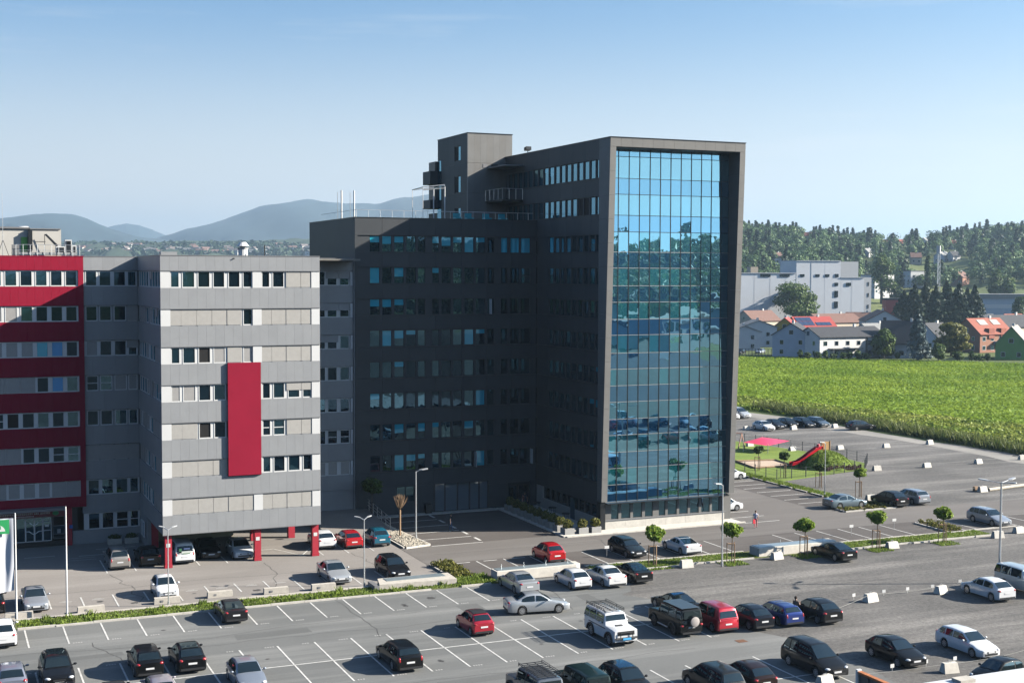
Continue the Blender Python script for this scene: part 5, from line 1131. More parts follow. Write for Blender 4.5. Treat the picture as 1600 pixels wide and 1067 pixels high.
for k, (x, y) in enumerate(((56.6,117.5),(56.8,121),(56.6,124.3))):
    t = thing('bar_table', (x,y,.07), ('bar table on the terrace nearest the tower corner','middle bar table on the terrace','bar table at the inner end of the terrace')[k], 'table', 'bar tables on the terrace'); MB().tube((x,y,1.12),(x,y,1.17),.42,n=14).obj('top', DKMET, t)
    for a in range(4): MB().tube((x+.3*math.cos(a*1.57),y+.3*math.sin(a*1.57),.07),(x+.3*math.cos(a*1.57),y+.3*math.sin(a*1.57),1.12),.02,n=4).obj('leg', DKMET, t)
t = thing('waste_bin', (46.2,128.2,.1), 'black bin beside the entrance doors', 'bin'); piece('body', 45.9, 46.5, 128.0, 128.45, .1, 1.0, BLACK, t); piece('lid', 45.88, 46.52, 127.98, 128.47, 1.0, 1.06, DKMET, t)
# people
SKIN = mat('skin', (.52,.33,.25), .55)
def person(x, y, z, h, rz, label, top, leg, hair, arms, shoe=BLACK, stride=.12, skirt=None):
    t = thing('person', (x,y,z), label, 'person', rz=rz); k = h/1.75
    J = {'pel':(0,0,.93),'che':(0,.01,1.25),'nk':(0,.02,1.46),'hd':(0,.03,1.60)}
    for s_ in (1,-1):
        n = 'l' if s_ > 0 else 'r'; st = stride*s_
        J['hip'+n] = (.10*s_,0,.90); J['kn'+n] = (.11*s_,st*.6+.03,.50); J['an'+n] = (.11*s_,st-.02,.08); J['to'+n] = (.12*s_,st+.14,.04)
        J['sh'+n] = (.19*s_,0,1.40); e, w = arms[0 if s_ > 0 else 1]; J['el'+n] = e; J['wr'+n] = w
    E_ = [('pel','che'),('che','nk'),('nk','hd')]+[(a+n,b+n) for n in 'lr' for a,b in (('hip','kn'),('kn','an'),('an','to'),('sh','el'),('el','wr'))]+[('pel','hipl'),('pel','hipr'),('che','shl'),('che','shr')]
    Rr = {'pel':(.15,.11),'che':(.165,.115),'nk':(.06,.06),'hd':(.10,.115),'hip':(.095,.1),'kn':(.062,.065),'an':(.042,.045),'to':(.04,.03),'sh':(.065,.065),'el':(.045,.045),'wr':(.034,.034)}
    names = list(J); me = bpy.data.meshes.new('person_body'); me.from_pydata([tuple(c*k for c in J[n]) for n in names], [(names.index(a),names.index(b)) for a,b in E_], [])
    for m_ in (top, leg, SKIN, shoe): me.materials.append(m_)
    o = bpy.data.objects.new('body', me); COL.link(o); o.parent = t
    o.modifiers.new('skin','SKIN'); sl = me.skin_vertices[0].data
    for i, n in enumerate(names):
        q = Rr.get(n) or Rr[n[:-1]]; sl[i].radius = (q[0]*k,q[1]*k); sl[i].use_root = (n == 'pel')
    sb = o.modifiers.new('sub','SUBSURF'); sb.levels = 2; sb.render_levels = 2
    dg = bpy.context.evaluated_depsgraph_get(); ev = o.evaluated_get(dg); nm = bpy.data.meshes.new_from_object(ev); o.modifiers.clear(); o.data = nm
    if len(nm.materials) == 0:
        for m_ in (top, leg, SKIN, shoe): nm.materials.append(m_)
    for p in nm.polygons:
        c = p.center/k; p.use_smooth = True
        p.material_index = 2 if c.z > 1.47 or (abs(c.x) > .23 and c.z < 1.28 and c.z > .75) else 0 if c.z > .95 else 3 if c.z < .09 else 1
    mb = MB(); mb.ball((0,-.005*k,1.635*k), .108*k, .122*k, .115*k, 12, 8); mb.v = [v for v in mb.v]; local('hair', mb.mesh('hair', hair, smooth=60), t)
    mb = MB(); mb.ball((0,.115*k,1.585*k),.018*k,.025*k,.03*k,6,4); mb.ball((.036*k,.105*k,1.615*k),.013*k,.012*k,.01*k,6,4,1); mb.ball((-.036*k,.105*k,1.615*k),.013*k,.012*k,.01*k,6,4,1); mb.ball((0,.108*k,1.545*k),.026*k,.012*k,.008*k,6,4,2); local('face', mb.mesh('face', [SKIN, BLACK, mat('lips', (.4,.15,.13), .5) if 'lips' not in M else M['lips']], smooth=60), t)
    for n in 'lr':
        w, e = Vector(J['wr'+n]), Vector(J['el'+n]); d = (w-e).normalized(); sd = d.cross(Vector((0,1,0))); sd = sd.normalized() if sd.length > .1 else Vector((1,0,0)); mb = MB(); c = w+d*.05
        mb.ball(tuple((w+d*.04)*k), .032*k, .022*k, .045*k, 8, 5)
        for q, L in ((-.026,.062),(-.009,.075),(.009,.07),(.026,.055)): b0 = w+d*.07+sd*q; m_ = b0+d*L*.55+Vector((0,.006,0)); mb.tube(b0*k,m_*k,.0085*k,.008*k,5); mb.tube(m_*k,(m_+d*L*.45+Vector((0,.018,0)))*k,.008*k,.006*k,5)
        mb.tube((w+d*.03-sd*.03)*k,(w+d*.075-sd*.055+Vector((0,.02,0)))*k,.010*k,.008*k,5); local('hand', mb.mesh('hand', SKIN, smooth=60), t)
    if skirt:
        mb = MB(); n_ = 14
        for i in range(n_):
            a, b = 6.2832*i/n_, 6.2832*(i+1)/n_; mb.quad((.27*k*math.cos(a),.24*k*math.sin(a),.55*k),(.27*k*math.cos(b),.24*k*math.sin(b),.55*k),(.16*k*math.cos(b),.13*k*math.sin(b),1.02*k),(.16*k*math.cos(a),.13*k*math.sin(a),1.02*k))
        local('skirt', mb.mesh('skirt', skirt, smooth=60), t)
    return t
CL = lambda n, c: mat(n, c, .85, var=.1, vscale=8, coords='obj')
dn = (((.25,.02,1.12),(.26,.10,.88)),((-.25,.02,1.12),(-.26,-.02,.86)))
person(73.05,109.2,0,1.70,2.6,'person in a pale lilac top and pink red trousers walking across the road', CL('lilac_top',(.72,.68,.78)), CL('pink_trousers',(.70,.24,.24)), CL('brown_hair',(.10,.06,.04)), dn, stride=.2)
t = thing('carrier_bag', (72.75,109.05,.45), 'bright red bag in the hand of the walking person', 'bag'); mb = MB(); mb.add([(72.62,108.98,.46),(72.92,108.98,.46),(72.92,109.12,.46),(72.62,109.12,.46),(72.66,109.02,.85),(72.88,109.02,.85),(72.88,109.08,.85),(72.66,109.08,.85)],[(0,3,2,1),(4,5,6,7),(0,1,5,4),(1,2,6,5),(2,3,7,6),(3,0,4,7)]); mb.obj('sack', CL('red_bag',(.60,.03,.05)), t)
person(45.1,118.8,0,1.75,.9,'person in dark jacket and blue jeans walking in the shaded court', CL('dark_jacket',(.02,.02,.025)), CL('blue_jeans',(.09,.14,.22)), CL('black_hair',(.02,.015,.01)), dn, stride=.2)
person(56.05,78.6,0,1.78,-1.2,'person in a brown shirt standing at the open car door', CL('brown_shirt',(.14,.10,.085)), CL('dark_trousers',(.03,.03,.04)), CL('dark_hair',(.03,.02,.015)), (((.25,.10,1.15),(.12,.32,1.22)),((-.25,.10,1.15),(-.10,.33,1.2))), stride=.03)
for k, (x, y, rz) in enumerate(((55.9,126.2,.8),(56.5,127.2,2.5))):
    person(x,y,.07,1.75,rz,('person in dark red top standing at the back of the terrace','person in black standing by the terrace wall')[k], CL('terrace_top_%d'%k,((.12,.03,.03),(.03,.03,.035))[k]), CL('terrace_legs_%d'%k,(.05,.05,.06)), M['dark_hair'], dn, stride=.03)
# grass on the strips
mb = MB(); tufts(mb, 5.0, 41.0, 97.36, 99.7, .02, 9500, .09, 5, w=.05); tufts(mb, 37.9, 41.0, 97.36, 100.6, .02, 1500, .2, 6, w=.05); gq = random.Random(6)
for k in range(70): x = gq.uniform(5.2,40.6); y = gq.uniform(97.5,99.5); tufts(mb, x-.25, x+.25, y-.2, y+.2, .02, 26, gq.uniform(.12,.32), 700+k, w=.05)
mb.obj('grass', GRASS, kind='stuff', label='rough grass on the strip between the two lots')
mb = MB(); tufts(mb, 50.2, 65.5, 97.45, 99.9, .02, 4200, .09, 7, w=.045); tufts(mb, 74.4, 91.8, 97.45, 99.9, .02, 5200, .09, 8, w=.045)
for x, y in ((55.5,97.4),(62.2,96.2),(69.75,96.2),(77.4,96.0),(84.9,96.0)): tufts(mb, x-1.1, x+1.1, y-.8, y+.9, -.01, 420, .12, int(x), w=.045)
mb.obj('grass', GRASS, kind='stuff', label='grass round the feet of the young trees')
mb = MB(); tufts(mb, 90.25, 92.0, 117.6, 143.4, .04, 4200, .14, 9, w=.05); mb.obj('grass', GRASS, kind='stuff', label='grass on the narrow strip beside the side bays')
# ------------------------------------------------------------------ playground
LAWN = ground_mat('play_lawn', (.14,.20,.035), (.20,.27,.05), (.23,.26,.09), fine=30, big=.3, rough=1)
MB().prism([(92.3,132.5),(101.5,135.0),(107.3,136.6),(111.2,141.0),(111.6,150.0),(107.8,168.0),(92.3,168.0)], -.05, .02).obj('playground_lawn', LAWN, label='playground lawn inside the dark fence', kind='structure')
t = thing('sandpit', (97.5,146,0), 'square sandpit with timber edge in the playground', 'sandpit')
MB().prism([(95.0,142.5),(100.8,142.2),(101.6,147.5),(96.2,148.5)], 0, .06).obj('sand', mat('pale_sand', (.52,.40,.30), .95, var=.1, vscale=3), t)
for a, b in (((95,142.5),(100.8,142.2)),((100.8,142.2),(101.6,147.5)),((101.6,147.5),(96.2,148.5)),((96.2,148.5),(95,142.5))): MB().tube((*a,.1),(*b,.1),.14,n=6).obj('timber_edge', WOOD, t)
# mound with slide
mb = MB(); N = 26; mr = np.random.RandomState(4)
for j in range(N+1):
    for i in range(N+1):
        x, y = 100.4+7.6*i/N, 136.4+7.2*j/N; u, v = (x-104.0)/3.7, (y-140.2)/3.6; h = 2.1*max(0,1-(u*u+v*v))**.75; mb.v.append((x,y,h+.02+(mr.normal()*.05 if h > .1 else -.06)))
for j in range(N):
    for i in range(N): a = j*(N+1)+i; mb.f.append((a,a+1,a+N+2,a+N+1)); mb.m.append(0)
mb.obj('grass_mound', LAWN, label='steep grassy mound carrying the red slide', kind='structure', smooth=180)
mb = MB(); gr2 = np.random.RandomState(12)
for i in range(5200):
    a, q = gr2.rand()*6.283, math.sqrt(gr2.rand())*.97; x, y = 104+3.7*q*math.cos(a), 140.2+3.6*q*math.sin(a); h = 2.1*max(0,1-q*q)**.75; c_, s_ = math.cos(a*7)*.06, math.sin(a*7)*.06; e = gr2.normal(size=2)*.1; b = len(mb.v)
    mb.v += [(x-c_,y-s_,h),(x+c_,y+s_,h),(x+e[0],y+e[1],h+.08+.1*gr2.rand())]; mb.f.append((b,b+1,b+2)); mb.m.append(0)
mb.obj('grass', GRASS, kind='stuff', label='long grass covering the slide mound')
t = thing('red_slide', (101.4,140,0), 'red tube-edged slide running down the grass mound', 'slide'); SLR = mat('slide_red', (.60,.015,.03), .3, coat=.6)
mb = MB(); path = [(103.7,140.4,2.35),(103.0,140.4,2.25),(102.1,140.45,1.75),(101.1,140.5,1.1),(100.2,140.6,.6),(99.3,140.7,.42)]
for (ax,ay,az),(bx_,by_,bz_) in zip(path, path[1:]):
    for (o0,h0),(o1,h1) in (((-.38,.35),(-.34,0)),((-.34,0),(.34,0)),((.34,0),(.38,.35))): mb.quad((ax,ay+o0,az+h0),(bx_,by_+o0,bz_+h0),(bx_,by_+o1,bz_+h1),(ax,ay+o1,az+h1))
    for o0 in (-.38,.38): mb.tube((ax,ay+o0,az+.35),(bx_,by_+o0,bz_+.35),.07,n=6)
mb.obj('chute', SLR, t); mb = MB()
for y in (140.0,140.8): mb.tube((103.7,y,1.9),(103.7,y,3.0),.05,n=6)
mb.tube((103.7,140.0,3.0),(103.7,140.8,3.0),.05,n=6); mb.tube((103.2,140.4,2.55),(103.2,140.4,3.0),.32,.2,10); mb.obj('entry_hood', SLR, t)
t = thing('climbing_tower', (105.3,141.5,1.7), 'small timber panel hut on top of the mound', 'hut'); piece('panel', 104.9, 106.1, 141.9, 142.0, 1.7, 3.0, mat('ochre_board', (.42,.25,.09), .7, var=.15, vscale=4), t); piece('post', 104.8, 104.9, 141.85, 142.0, 1.5, 3.1, WOOD, t); piece('post', 106.1, 106.2, 141.85, 142.0, 1.5, 3.1, WOOD, t)
t = thing('timber_palisade', (106,137,0), 'dark timber palisade at the foot of the mound', 'palisade')
for i in range(18): x = 102.2+.28*i; MB().tube((x,137.0-.02*i,0),(x,137.0-.02*i,.5+.1*(i%3)),.13,n=6).obj('log', mat('dark_log', (.10,.045,.03), .85) if 'dark_log' not in M else M['dark_log'], t)
t = thing('shade_sail', (106,156,1.9), 'pink red shade sail stretched over the playground', 'shade sail'); mb = MB(); q = [(102.6,156.6,1.3),(104.6,153.6,1.1),(109.6,155.6,1.3),(107.0,158.6,1.6)]; n_ = 8
for j in range(n_+1):
    for i in range(n_+1):
        u, v = i/n_, j/n_; p = (Vector(q[0])*(1-u)*(1-v)+Vector(q[1])*u*(1-v)+Vector(q[2])*u*v+Vector(q[3])*(1-u)*v); p.z += .35*math.sin(math.pi*u)*math.sin(math.pi*v); mb.v.append(tuple(p))
for j in range(n_):
    for i in range(n_): a = j*(n_+1)+i; mb.f.append((a,a+1,a+n_+2,a+n_+1)); mb.m.append(0)
mb.obj('sail', mat('sail_cloth', (.72,.05,.13), .7), t, smooth=180)
for x, y, z in q: MB().tube((x,y,0),(x,y,z+.3),.05,n=6).obj('post', STEEL, t)
t = thing('swing_frame', (102,159.5,0), 'timber swing frame beside the glass tower edge', 'swing'); WD = mat('salmon_wood', (.58,.33,.24), .7)
SW = ((103.6,158.6),(100.6,160.4))
for x, y in SW:
    for k in (-1,1): MB().tube((x+.8*k,y+.35*k,0),(x,y,2.3),.08,n=7).obj('leg', WD, t)
MB().tube((SW[0][0]+.1,SW[0][1]-.06,2.3),(SW[1][0]-.1,SW[1][1]+.06,2.3),.08,n=7).obj('crossbar', WD, t)
for q_ in (.33,.66):
    x, y = SW[0][0]+(SW[1][0]-SW[0][0])*q_, SW[0][1]+(SW[1][1]-SW[0][1])*q_; MB().tube((x-.18,y+.1,2.3),(x-.18,y+.1,.5),.012,n=4).tube((x+.18,y-.1,2.3),(x+.18,y-.1,.5),.012,n=4).box(x-.22,x+.22,y-.12,y+.12,.45,.5).obj('swing_seat', BLACK, t)
# fence
FN = thing('playground_fence', (101,140,0), 'dark wire fence with posts round the playground', 'fence'); FM = mat('fence_grey', (.035,.04,.045), .5)
loop = [(92.25,145),(92.3,133.6),(101.5,134.8),(107.4,136.4),(111.4,141.0),(111.8,150.0),(108.2,167.8),(98,168.2)]
wire = MB()
for (ax,ay),(bx_,by_) in zip(loop, loop[1:]):
    d = math.hypot(bx_-ax,by_-ay); n_ = max(1, round(d/2.4))
    for i in range(n_): x, y = ax+(bx_-ax)*i/n_, ay+(by_-ay)*i/n_; MB().box(x-.04,x+.04,y-.04,y+.04,0,1.3).obj('post', FM, FN)
    for z in (.15,.5,.85,1.2): wire.tube((ax,ay,z),(bx_,by_,z),.012,n=4,caps=False)
    m_ = int(d/.25)
    for i in range(m_): x, y = ax+(bx_-ax)*i/m_, ay+(by_-ay)*i/m_; wire.tube((x,y,.1),(x,y,1.2),.006,n=3,caps=False)
wire.obj('wire_mesh', FM, FN)
# foreground roof and container
t = thing('flat_roofed_shed', (56,50,0), 'low shed with a pale flat roof at the lower edge', 'shed')
piece('wall', 47.6, 80, 36, 54.8, 0, 3.0, BEI, t); piece('roof', 47.3, 80.4, 35.6, 55.2, 3.0, 3.22, mat('pale_roof_sheet', (.62,.63,.64), .5, var=.05, vscale=.5), t)
for k in range(6): piece('roof_seam', 47.3, 80.4, 52.6-3*k, 52.68-3*k, 3.221, 3.245, LTRIM, t)
piece('roof_hatch', 49.1, 50.1, 54.2, 54.9, 3.221, 3.4, CONC, t)
t = thing('sheet_steel_fence', (47,56,0), 'dark ribbed steel fence with a rusty orange cap at the lower edge', 'fence')
CB = mat('fence_blue_grey', (.06,.075,.09), .5, metal=.3, var=.2, vscale=2); OR = mat('orange_rust', (.45,.16,.06), .7, var=.3, vscale=3)
for i in range(12): piece('sheet', 46.95, 47.05, 45.6+1.185*i+.01, 45.6+1.185*(i+1)-.01, 0, 2.5, CB, t); piece('rib', 46.88, 46.948, 45.9+1.185*i, 46.0+1.185*i, .1, 2.45, CB, t)
piece('cap', 46.86, 47.14, 45.5, 59.9, 2.502, 2.62, OR, t); piece('post', 46.85, 47.15, 59.83, 60.0, 0, 2.7, WHITE, t)
# ------------------------------------------------------------------ hills, woods, village, field
def fast_mesh(name, V, quads, mt):
    me = bpy.data.meshes.new(name); n = len(V); k = len(quads)
    me.vertices.add(n); me.vertices.foreach_set('co', np.asarray(V, dtype=np.float32).ravel())
    me.loops.add(k*4); me.loops.foreach_set('vertex_index', np.asarray(quads, dtype=np.int32).ravel())
    me.polygons.add(k); me.polygons.foreach_set('loop_start', np.arange(0, k*4, 4, dtype=np.int32)); me.update(calc_edges=True)
    me.materials.append(mt); me.validate(); return me
def leaf_cloud(C, R, n, size, seed, up=.4, shell=.3, wild=.45):
    """leaf faces spread through many ellipsoids at once"""
    r = np.random.RandomState(seed); k = len(C); C = np.repeat(C, n, 0); R = np.repeat(R, n, 0); sz = np.repeat(np.broadcast_to(size, (k,)), n)
    d = r.normal(size=(k*n,3)); d /= np.linalg.norm(d, axis=1)[:,None]; p = C+d*R*((shell+(1-shell)*r.rand(k*n))**.5)[:,None]
    nn = d+r.normal(scale=wild, size=(k*n,3)); nn[:,2] += up; nn /= np.linalg.norm(nn, axis=1)[:,None]
    a = np.cross(nn, r.normal(size=(k*n,3))); a /= np.linalg.norm(a, axis=1)[:,None]+1e-9; b = np.cross(nn, a); s = (sz*(.6+.8*r.rand(k*n)))[:,None]*.5
    V = np.stack([p-a*s-b*s*.9, p+a*s-b*s*.8, p+a*s*.8+b*s, p-a*s*.9+b*s], 1).reshape(-1,3); return V
def cloud_mesh(name, Vs, mt):
    V = np.concatenate(Vs); q = np.arange(len(V)).reshape(-1,4); return fast_mesh(name, V, q, mt)
HILLM = ground_mat('hill_meadow', (.10,.13,.04), (.16,.18,.06), (.2,.2,.09), fine=1.5, big=.01, rough=1)
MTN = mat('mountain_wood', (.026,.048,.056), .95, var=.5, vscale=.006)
def ridge(name, sky_pts, dist, width, label, mt, rough=.0, seed=1, back=1.0):
    """a range of hills: crest at DIST with the outline given, sloping down to the plain before and behind"""
    x0, x1 = sky_pts[0][0], sky_pts[-1][0]; nc, nr = 150, 15; r = np.random.RandomState(seed); mb = MB()
    ph = r.rand(6)*6.28
    for j in range(nr):
        t = -1+2*j/(nr-1)
        for i in range(nc):
            px_ = x0+(x1-x0)*i/(nc-1); py_ = lerp_curve(sky_pts, px_); D_ = dist+(t*width if t < 0 else t*width*back); c = at(px_, py_, dist); g = at(px_, py_, D_)
            f = max(0, 1-abs(t))**.8 if t else 1; f = math.cos(min(1,abs(t))*math.pi/2)**1.3
            w = sum(math.sin(px_*.011*(k+1)*1.7+ph[k]+t*4*(k+1)) for k in range(5))*rough*(1-f)*f*4
            mb.v.append((g.x, g.y, max(-.5, c.z*f+w-(.6 if abs(t) > .99 else 0))))
    for j in range(nr-1):
        for i in range(nc-1): a = j*nc+i; mb.f.append((a,a+1,a+nc+1,a+nc)); mb.m.append(0)
    return mb.obj(name, mt, smooth=180, label=label, kind='structure')
def jag(pts, n, amp, seed):
    r = random.Random(seed); out = []; x0, x1 = pts[0][0], pts[-1][0]
    for i in range(n+1): x = x0+(x1-x0)*i/n; out.append((x, lerp_curve(pts, x)+r.uniform(-amp,amp)))
    return out
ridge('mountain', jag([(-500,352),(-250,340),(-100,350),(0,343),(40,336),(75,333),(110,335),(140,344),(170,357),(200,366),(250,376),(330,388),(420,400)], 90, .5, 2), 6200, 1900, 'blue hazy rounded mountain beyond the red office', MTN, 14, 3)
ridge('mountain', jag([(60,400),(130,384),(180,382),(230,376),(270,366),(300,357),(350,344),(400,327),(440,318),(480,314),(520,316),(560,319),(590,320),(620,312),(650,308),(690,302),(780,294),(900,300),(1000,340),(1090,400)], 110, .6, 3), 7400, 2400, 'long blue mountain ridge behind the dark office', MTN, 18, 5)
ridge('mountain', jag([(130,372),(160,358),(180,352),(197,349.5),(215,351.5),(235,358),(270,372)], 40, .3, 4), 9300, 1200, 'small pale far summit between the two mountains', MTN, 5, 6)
fh = ridge('foothill', jag([(-500,388),(-100,386),(0,384),(140,383),(250,379),(330,376),(430,377),(520,372),(620,370),(800,372),(1000,385),(1150,412)], 60, .8, 5), 3600, 1500, 'low wooded foothills carrying the far town', mat('foothill_green', (.05,.075,.035), .95, var=.45, vscale=.02), 6, 8)
WALLC = [mat('far_wall_%d'%i, c, .8) for i, c in enumerate(((.66,.65,.62),(.58,.55,.50),(.70,.70,.69)))]; ROOFC = [mat('far_roof_%d'%i, c, .8) for i, c in enumerate(((.20,.12,.10),(.13,.13,.13),(.17,.14,.13)))]
fr_ = random.Random(9)
def foot_dist(px_, py_):     # where the line of sight through (px, py) meets the slope of the foothills
    cz = at(px_, lerp_curve([(-500,388),(-100,386),(0,384),(140,383),(250,379),(330,376),(430,377),(520,372),(620,370),(800,372),(1000,385),(1150,412)], px_), 3600).z
    D_ = 2150
    while D_ < 3590 and cz*math.cos((3600-D_)/1500*math.pi/2)**1.3 < at(px_, py_, D_).z: D_ += 15
    return D_
_fh = {}
for k in range(90):
    px_ = fr_.uniform(125, 505); py_ = fr_.choice((fr_.uniform(386,397), fr_.uniform(392,398))); D_ = foot_dist(px_, py_); p = at(px_, py_, D_); w, d, h = fr_.uniform(9,20), fr_.uniform(9,13), fr_.uniform(6,12)
    a, b = k % 3, (k//3) % 3
    if (a,b) not in _fh: _fh[a,b] = MB().box(-.5,.5,-.5,.5,-1,1,0).add([(-.54,-.56,1),(.54,-.56,1),(.54,.56,1),(-.54,.56,1),(-.54,0,1.55),(.54,0,1.55)],[(0,1,5,4),(2,3,4,5),(1,2,5),(3,0,4),(0,3,2,1)],1).mesh('far_house', [WALLC[a], ROOFC[b]])
    inst('far_house', _fh[a,b], p, rz=fr_.uniform(-1,1), s=(w,d,h*.7), label='tiny pale house in the hazy far town beyond the roofs', category='house', group='houses of the far town')
r = np.random.RandomState(31); C = []
for k in range(1100):
    px_ = r.uniform(-60, 700); py_ = r.uniform(382, 400); p = at(px_, py_, foot_dist(px_, py_)); C.append((p.x,p.y,p.z+3))
C = np.array(C); link(bpy.data.objects.new('far_woods', cloud_mesh('far_woods', [leaf_cloud(C, np.broadcast_to((15,15,7), C.shape), 10, 7., 32)], leafmat('far_leaf', (.02,.038,.022), (.055,.085,.045), trans=.1))), None, label='hazy woods and hedges round the far town', kind='stuff')
# ---- wooded hill behind the village
def hill_z(px_, D_):
    t = min(1, max(0, (D_-590)/(1350-590))); s = t*t*(3-2*t); crest = lerp_curve([(900,60),(1150,61),(1250,58),(1320,52),(1400,50),(1480,54),(1560,60),(1620,64),(1800,68),(2300,68)], px_); return crest*s*(1 if D_ < 1350 else 1)
mb = MB(); nc, nr = 70, 34
for j in range(nr):
    D_ = 560+(1900-560)*j/(nr-1)
    for i in range(nc): px_ = 880+(2300-880)*i/(nc-1); p = at(px_, 427, D_); mb.v.append((p.x,p.y,hill_z(px_,D_)-.3*(j == 0)+1.5*math.sin(px_*.05+D_*.02)*(j > 3)))
for j in range(nr-1):
    for i in range(nc-1): a = j*nc+i; mb.f.append((a,a+1,a+nc+1,a+nc)); mb.m.append(0)
mb.obj('wooded_hill', HILLM, smooth=180, label='gentle hill with meadows and woods behind the village', kind='structure')
def clear(px_, y_):   # meadows and plots left open on the hill (in outline as seen from the car park)
    if 1424 < px_ < 1520 and 404 < y_ < 436: return True
    if 1300 < px_ < 1345 and 372 < y_ < 384 or 1530 < px_ < 1580 and 378 < y_ < 390: return True
    if 1345 < px_ < 1400 and 436 < y_ < 462: return True
    if 1410 < px_ < 1450 and 410 < y_ < 442: return True
    if 1500 < px_ < 1620 and y_ > 446: return True
    for hx_, hy_, hw2 in ((1430,411,10),(1489,409,9),(1472,409,13),(1382,371,9),(1407,366,11),(1445,372,11),(1411,385,7),(1490,390,7),(1500,444,11),(1258,371,10),(1213,412,7),(1355,404,11)):
        if abs(px_-hx_) < hw2 and hy_-3 < y_ < hy_+26: return True
    return False
r = np.random.RandomState(77); Cd, Rd, Sd, Cc, Rc, Sc = [], [], [], [], [], []
count = 0
while count < 3000:
    px_ = r.uniform(1090, 1760); D_ = 640+(1420-640)*r.rand()**.9; z = hill_z(px_, D_); y_ = 427-(z-24.7)/D_*FPX
    if clear(px_, y_) or (px_ < 1360 and D_ < 700): continue
    if y_ > 455: continue
    count += 1; p = at(px_, 427, D_); h = r.choice((r.uniform(7,11), r.uniform(10,17), r.uniform(11,15))); con = r.rand() < .16
    if con:
        h *= 1.15
        for q, f in ((.25,1.),(.48,.72),(.70,.45),(.9,.2)): Cc.append((p.x,p.y,z+h*q)); Rc.append((h*.20*f,h*.20*f,h*.15)); Sc.append(h*.115)
    else:
        w = h*r.uniform(.36,.5)
        for q in range(4):
            a = r.rand()*6.28; o = w*.6*(.3+.7*r.rand())*(q > 0); k_ = r.uniform(.5,.7) if q else .78; Cd.append((p.x+o*math.cos(a),p.y+o*math.sin(a),z+h*(.56 if q == 0 else r.uniform(.36,.7)))); Rd.append((w*k_,w*k_,w*k_*.85)); Sd.append(h*.105)
link(bpy.data.objects.new('deciduous_woods', cloud_mesh('deciduous_woods', [leaf_cloud(np.array(Cd), np.array(Rd), 40, np.array(Sd)*.68, 5, up=.2, shell=.75, wild=.12)], LEAF_HILL)), None, label='broadleaf woods covering the hill behind the village', kind='stuff')
link(bpy.data.objects.new('conifer_woods', cloud_mesh('conifer_woods', [leaf_cloud(np.array(Cc), np.array(Rc), 24, np.array(Sc), 6, up=.2, shell=.6, wild=.25)], LEAF_CO)), None, label='dark conifers scattered through the woods on the hill', kind='stuff')
# ---- trees of the village
def leafy(px_, base_y, top_y, w_px, label, mt, lobes=9, n=300, size=.5, D_=None, cone=False, weep=False):
    p = ground(px_, base_y) if D_ is None else at(px_, 427, D_); p.z = 0 if D_ is None or D_ < 600 else hill_z(px_, D_)
    dist = (p-Vector((0,0,p.z))).dot(Vector((CF.x,CF.y,0)).normalized()); h = CAMZ+(427-top_y)/FPX*dist-p.z; w = w_px/FPX*dist/2
    t = thing('village_tree', p, label, 'tree', 'trees of the village'); tr = random.Random(int(px_*7)); Cs, Rs = [], []
    mb = MB().tube(p, p+Vector((0,0,h*.8)), .03*h, .01*h, 7); Vs = []
    if cone:
        for k in range(11):
            q = k/10; rr = w*(1-q)**.8+.05*w; zc = h*(.1+.86*q); Cs.append((p.x,p.y,p.z+zc)); Rs.append((rr,rr,h*.075))
            for i in range(3): a = tr.uniform(0,6.28); Cs.append((p.x+rr*.7*math.cos(a),p.y+rr*.7*math.sin(a),p.z+zc-.02*h)); Rs.append((rr*.45,rr*.45,h*.05))
        Vs.append(leaf_cloud(np.array(Cs), np.array(Rs), n//6, size, int(px_), up=.1))
    else:
        for k in range(lobes):
            a = tr.uniform(0,6.28); q = tr.uniform(0,1); rr = w*tr.uniform(.3,.62)*(1-.3*abs(q-.4)); o = max(0,w-rr)*tr.uniform(.3,1)*(1-.55*max(0,q-.5)*2); Cs.append((p.x+o*math.cos(a),p.y+o*math.sin(a),p.z+h*(.2+.66*q))); Rs.append((rr,rr,h*.13)); mb.tube(p+Vector((0,0,h*.3)), Vector(Cs[-1]), .012*h, .005*h, 5)
        Cs.append((p.x,p.y,p.z+h*.55)); Rs.append((w*.7,w*.7,h*.4)); Vs.append(leaf_cloud(np.array(Cs), np.array(Rs), n, size, int(px_), up=.3))
    mb.obj('trunk', BARK, t); link(bpy.data.objects.new('crown', cloud_mesh('crown', Vs, mt)), t)
leafy(1240, 510, 434, 88, 'tall broad lime tree before the white factory', LEAF_MD, 12, 420, .75); leafy(1264, 507, 450, 52, 'weeping birch beside the lime tree before the factory', LEAF_MD, 8, 320, .7)
for k, (x, t_, w_) in enumerate(((1412,455,58),(1428,446,60),(1445,443,62),(1462,447,60),(1478,441,62),(1497,444,60),(1510,452,54),(1522,447,46))):
    leafy(x, 519+(k%2)*3, t_, w_, 'tall dark spruce in the clump behind the village, number %s from its factory end' % 'one two three four five six seven eight'.split()[k], LEAF_CO, n=520, size=.8, cone=True)
leafy(1434, 563, 485, 42, 'slender blue spruce beside the steep roofed house', LEAF_BS, n=560, size=.5, cone=True)
leafy(1486, 556, 502, 74, 'round olive green willow beside the red roofed house', LEAF_OL, 12, 420, .55); leafy(1381, 560, 513, 52, 'leafy garden tree at the end of the long white house', LEAF_MD, 9, 360, .5)
leafy(1466, 565, 535, 32, 'rounded clipped bush beside the blue spruce', LEAF_MD, 9, 360, .4); leafy(1496, 563, 548, 24, 'low bush before the willow', LEAF_MD, 6, 220, .4); leafy(1592, 510, 462, 36, 'dark tree behind the green gabled house', LEAF_DK, 9, 300, .7)
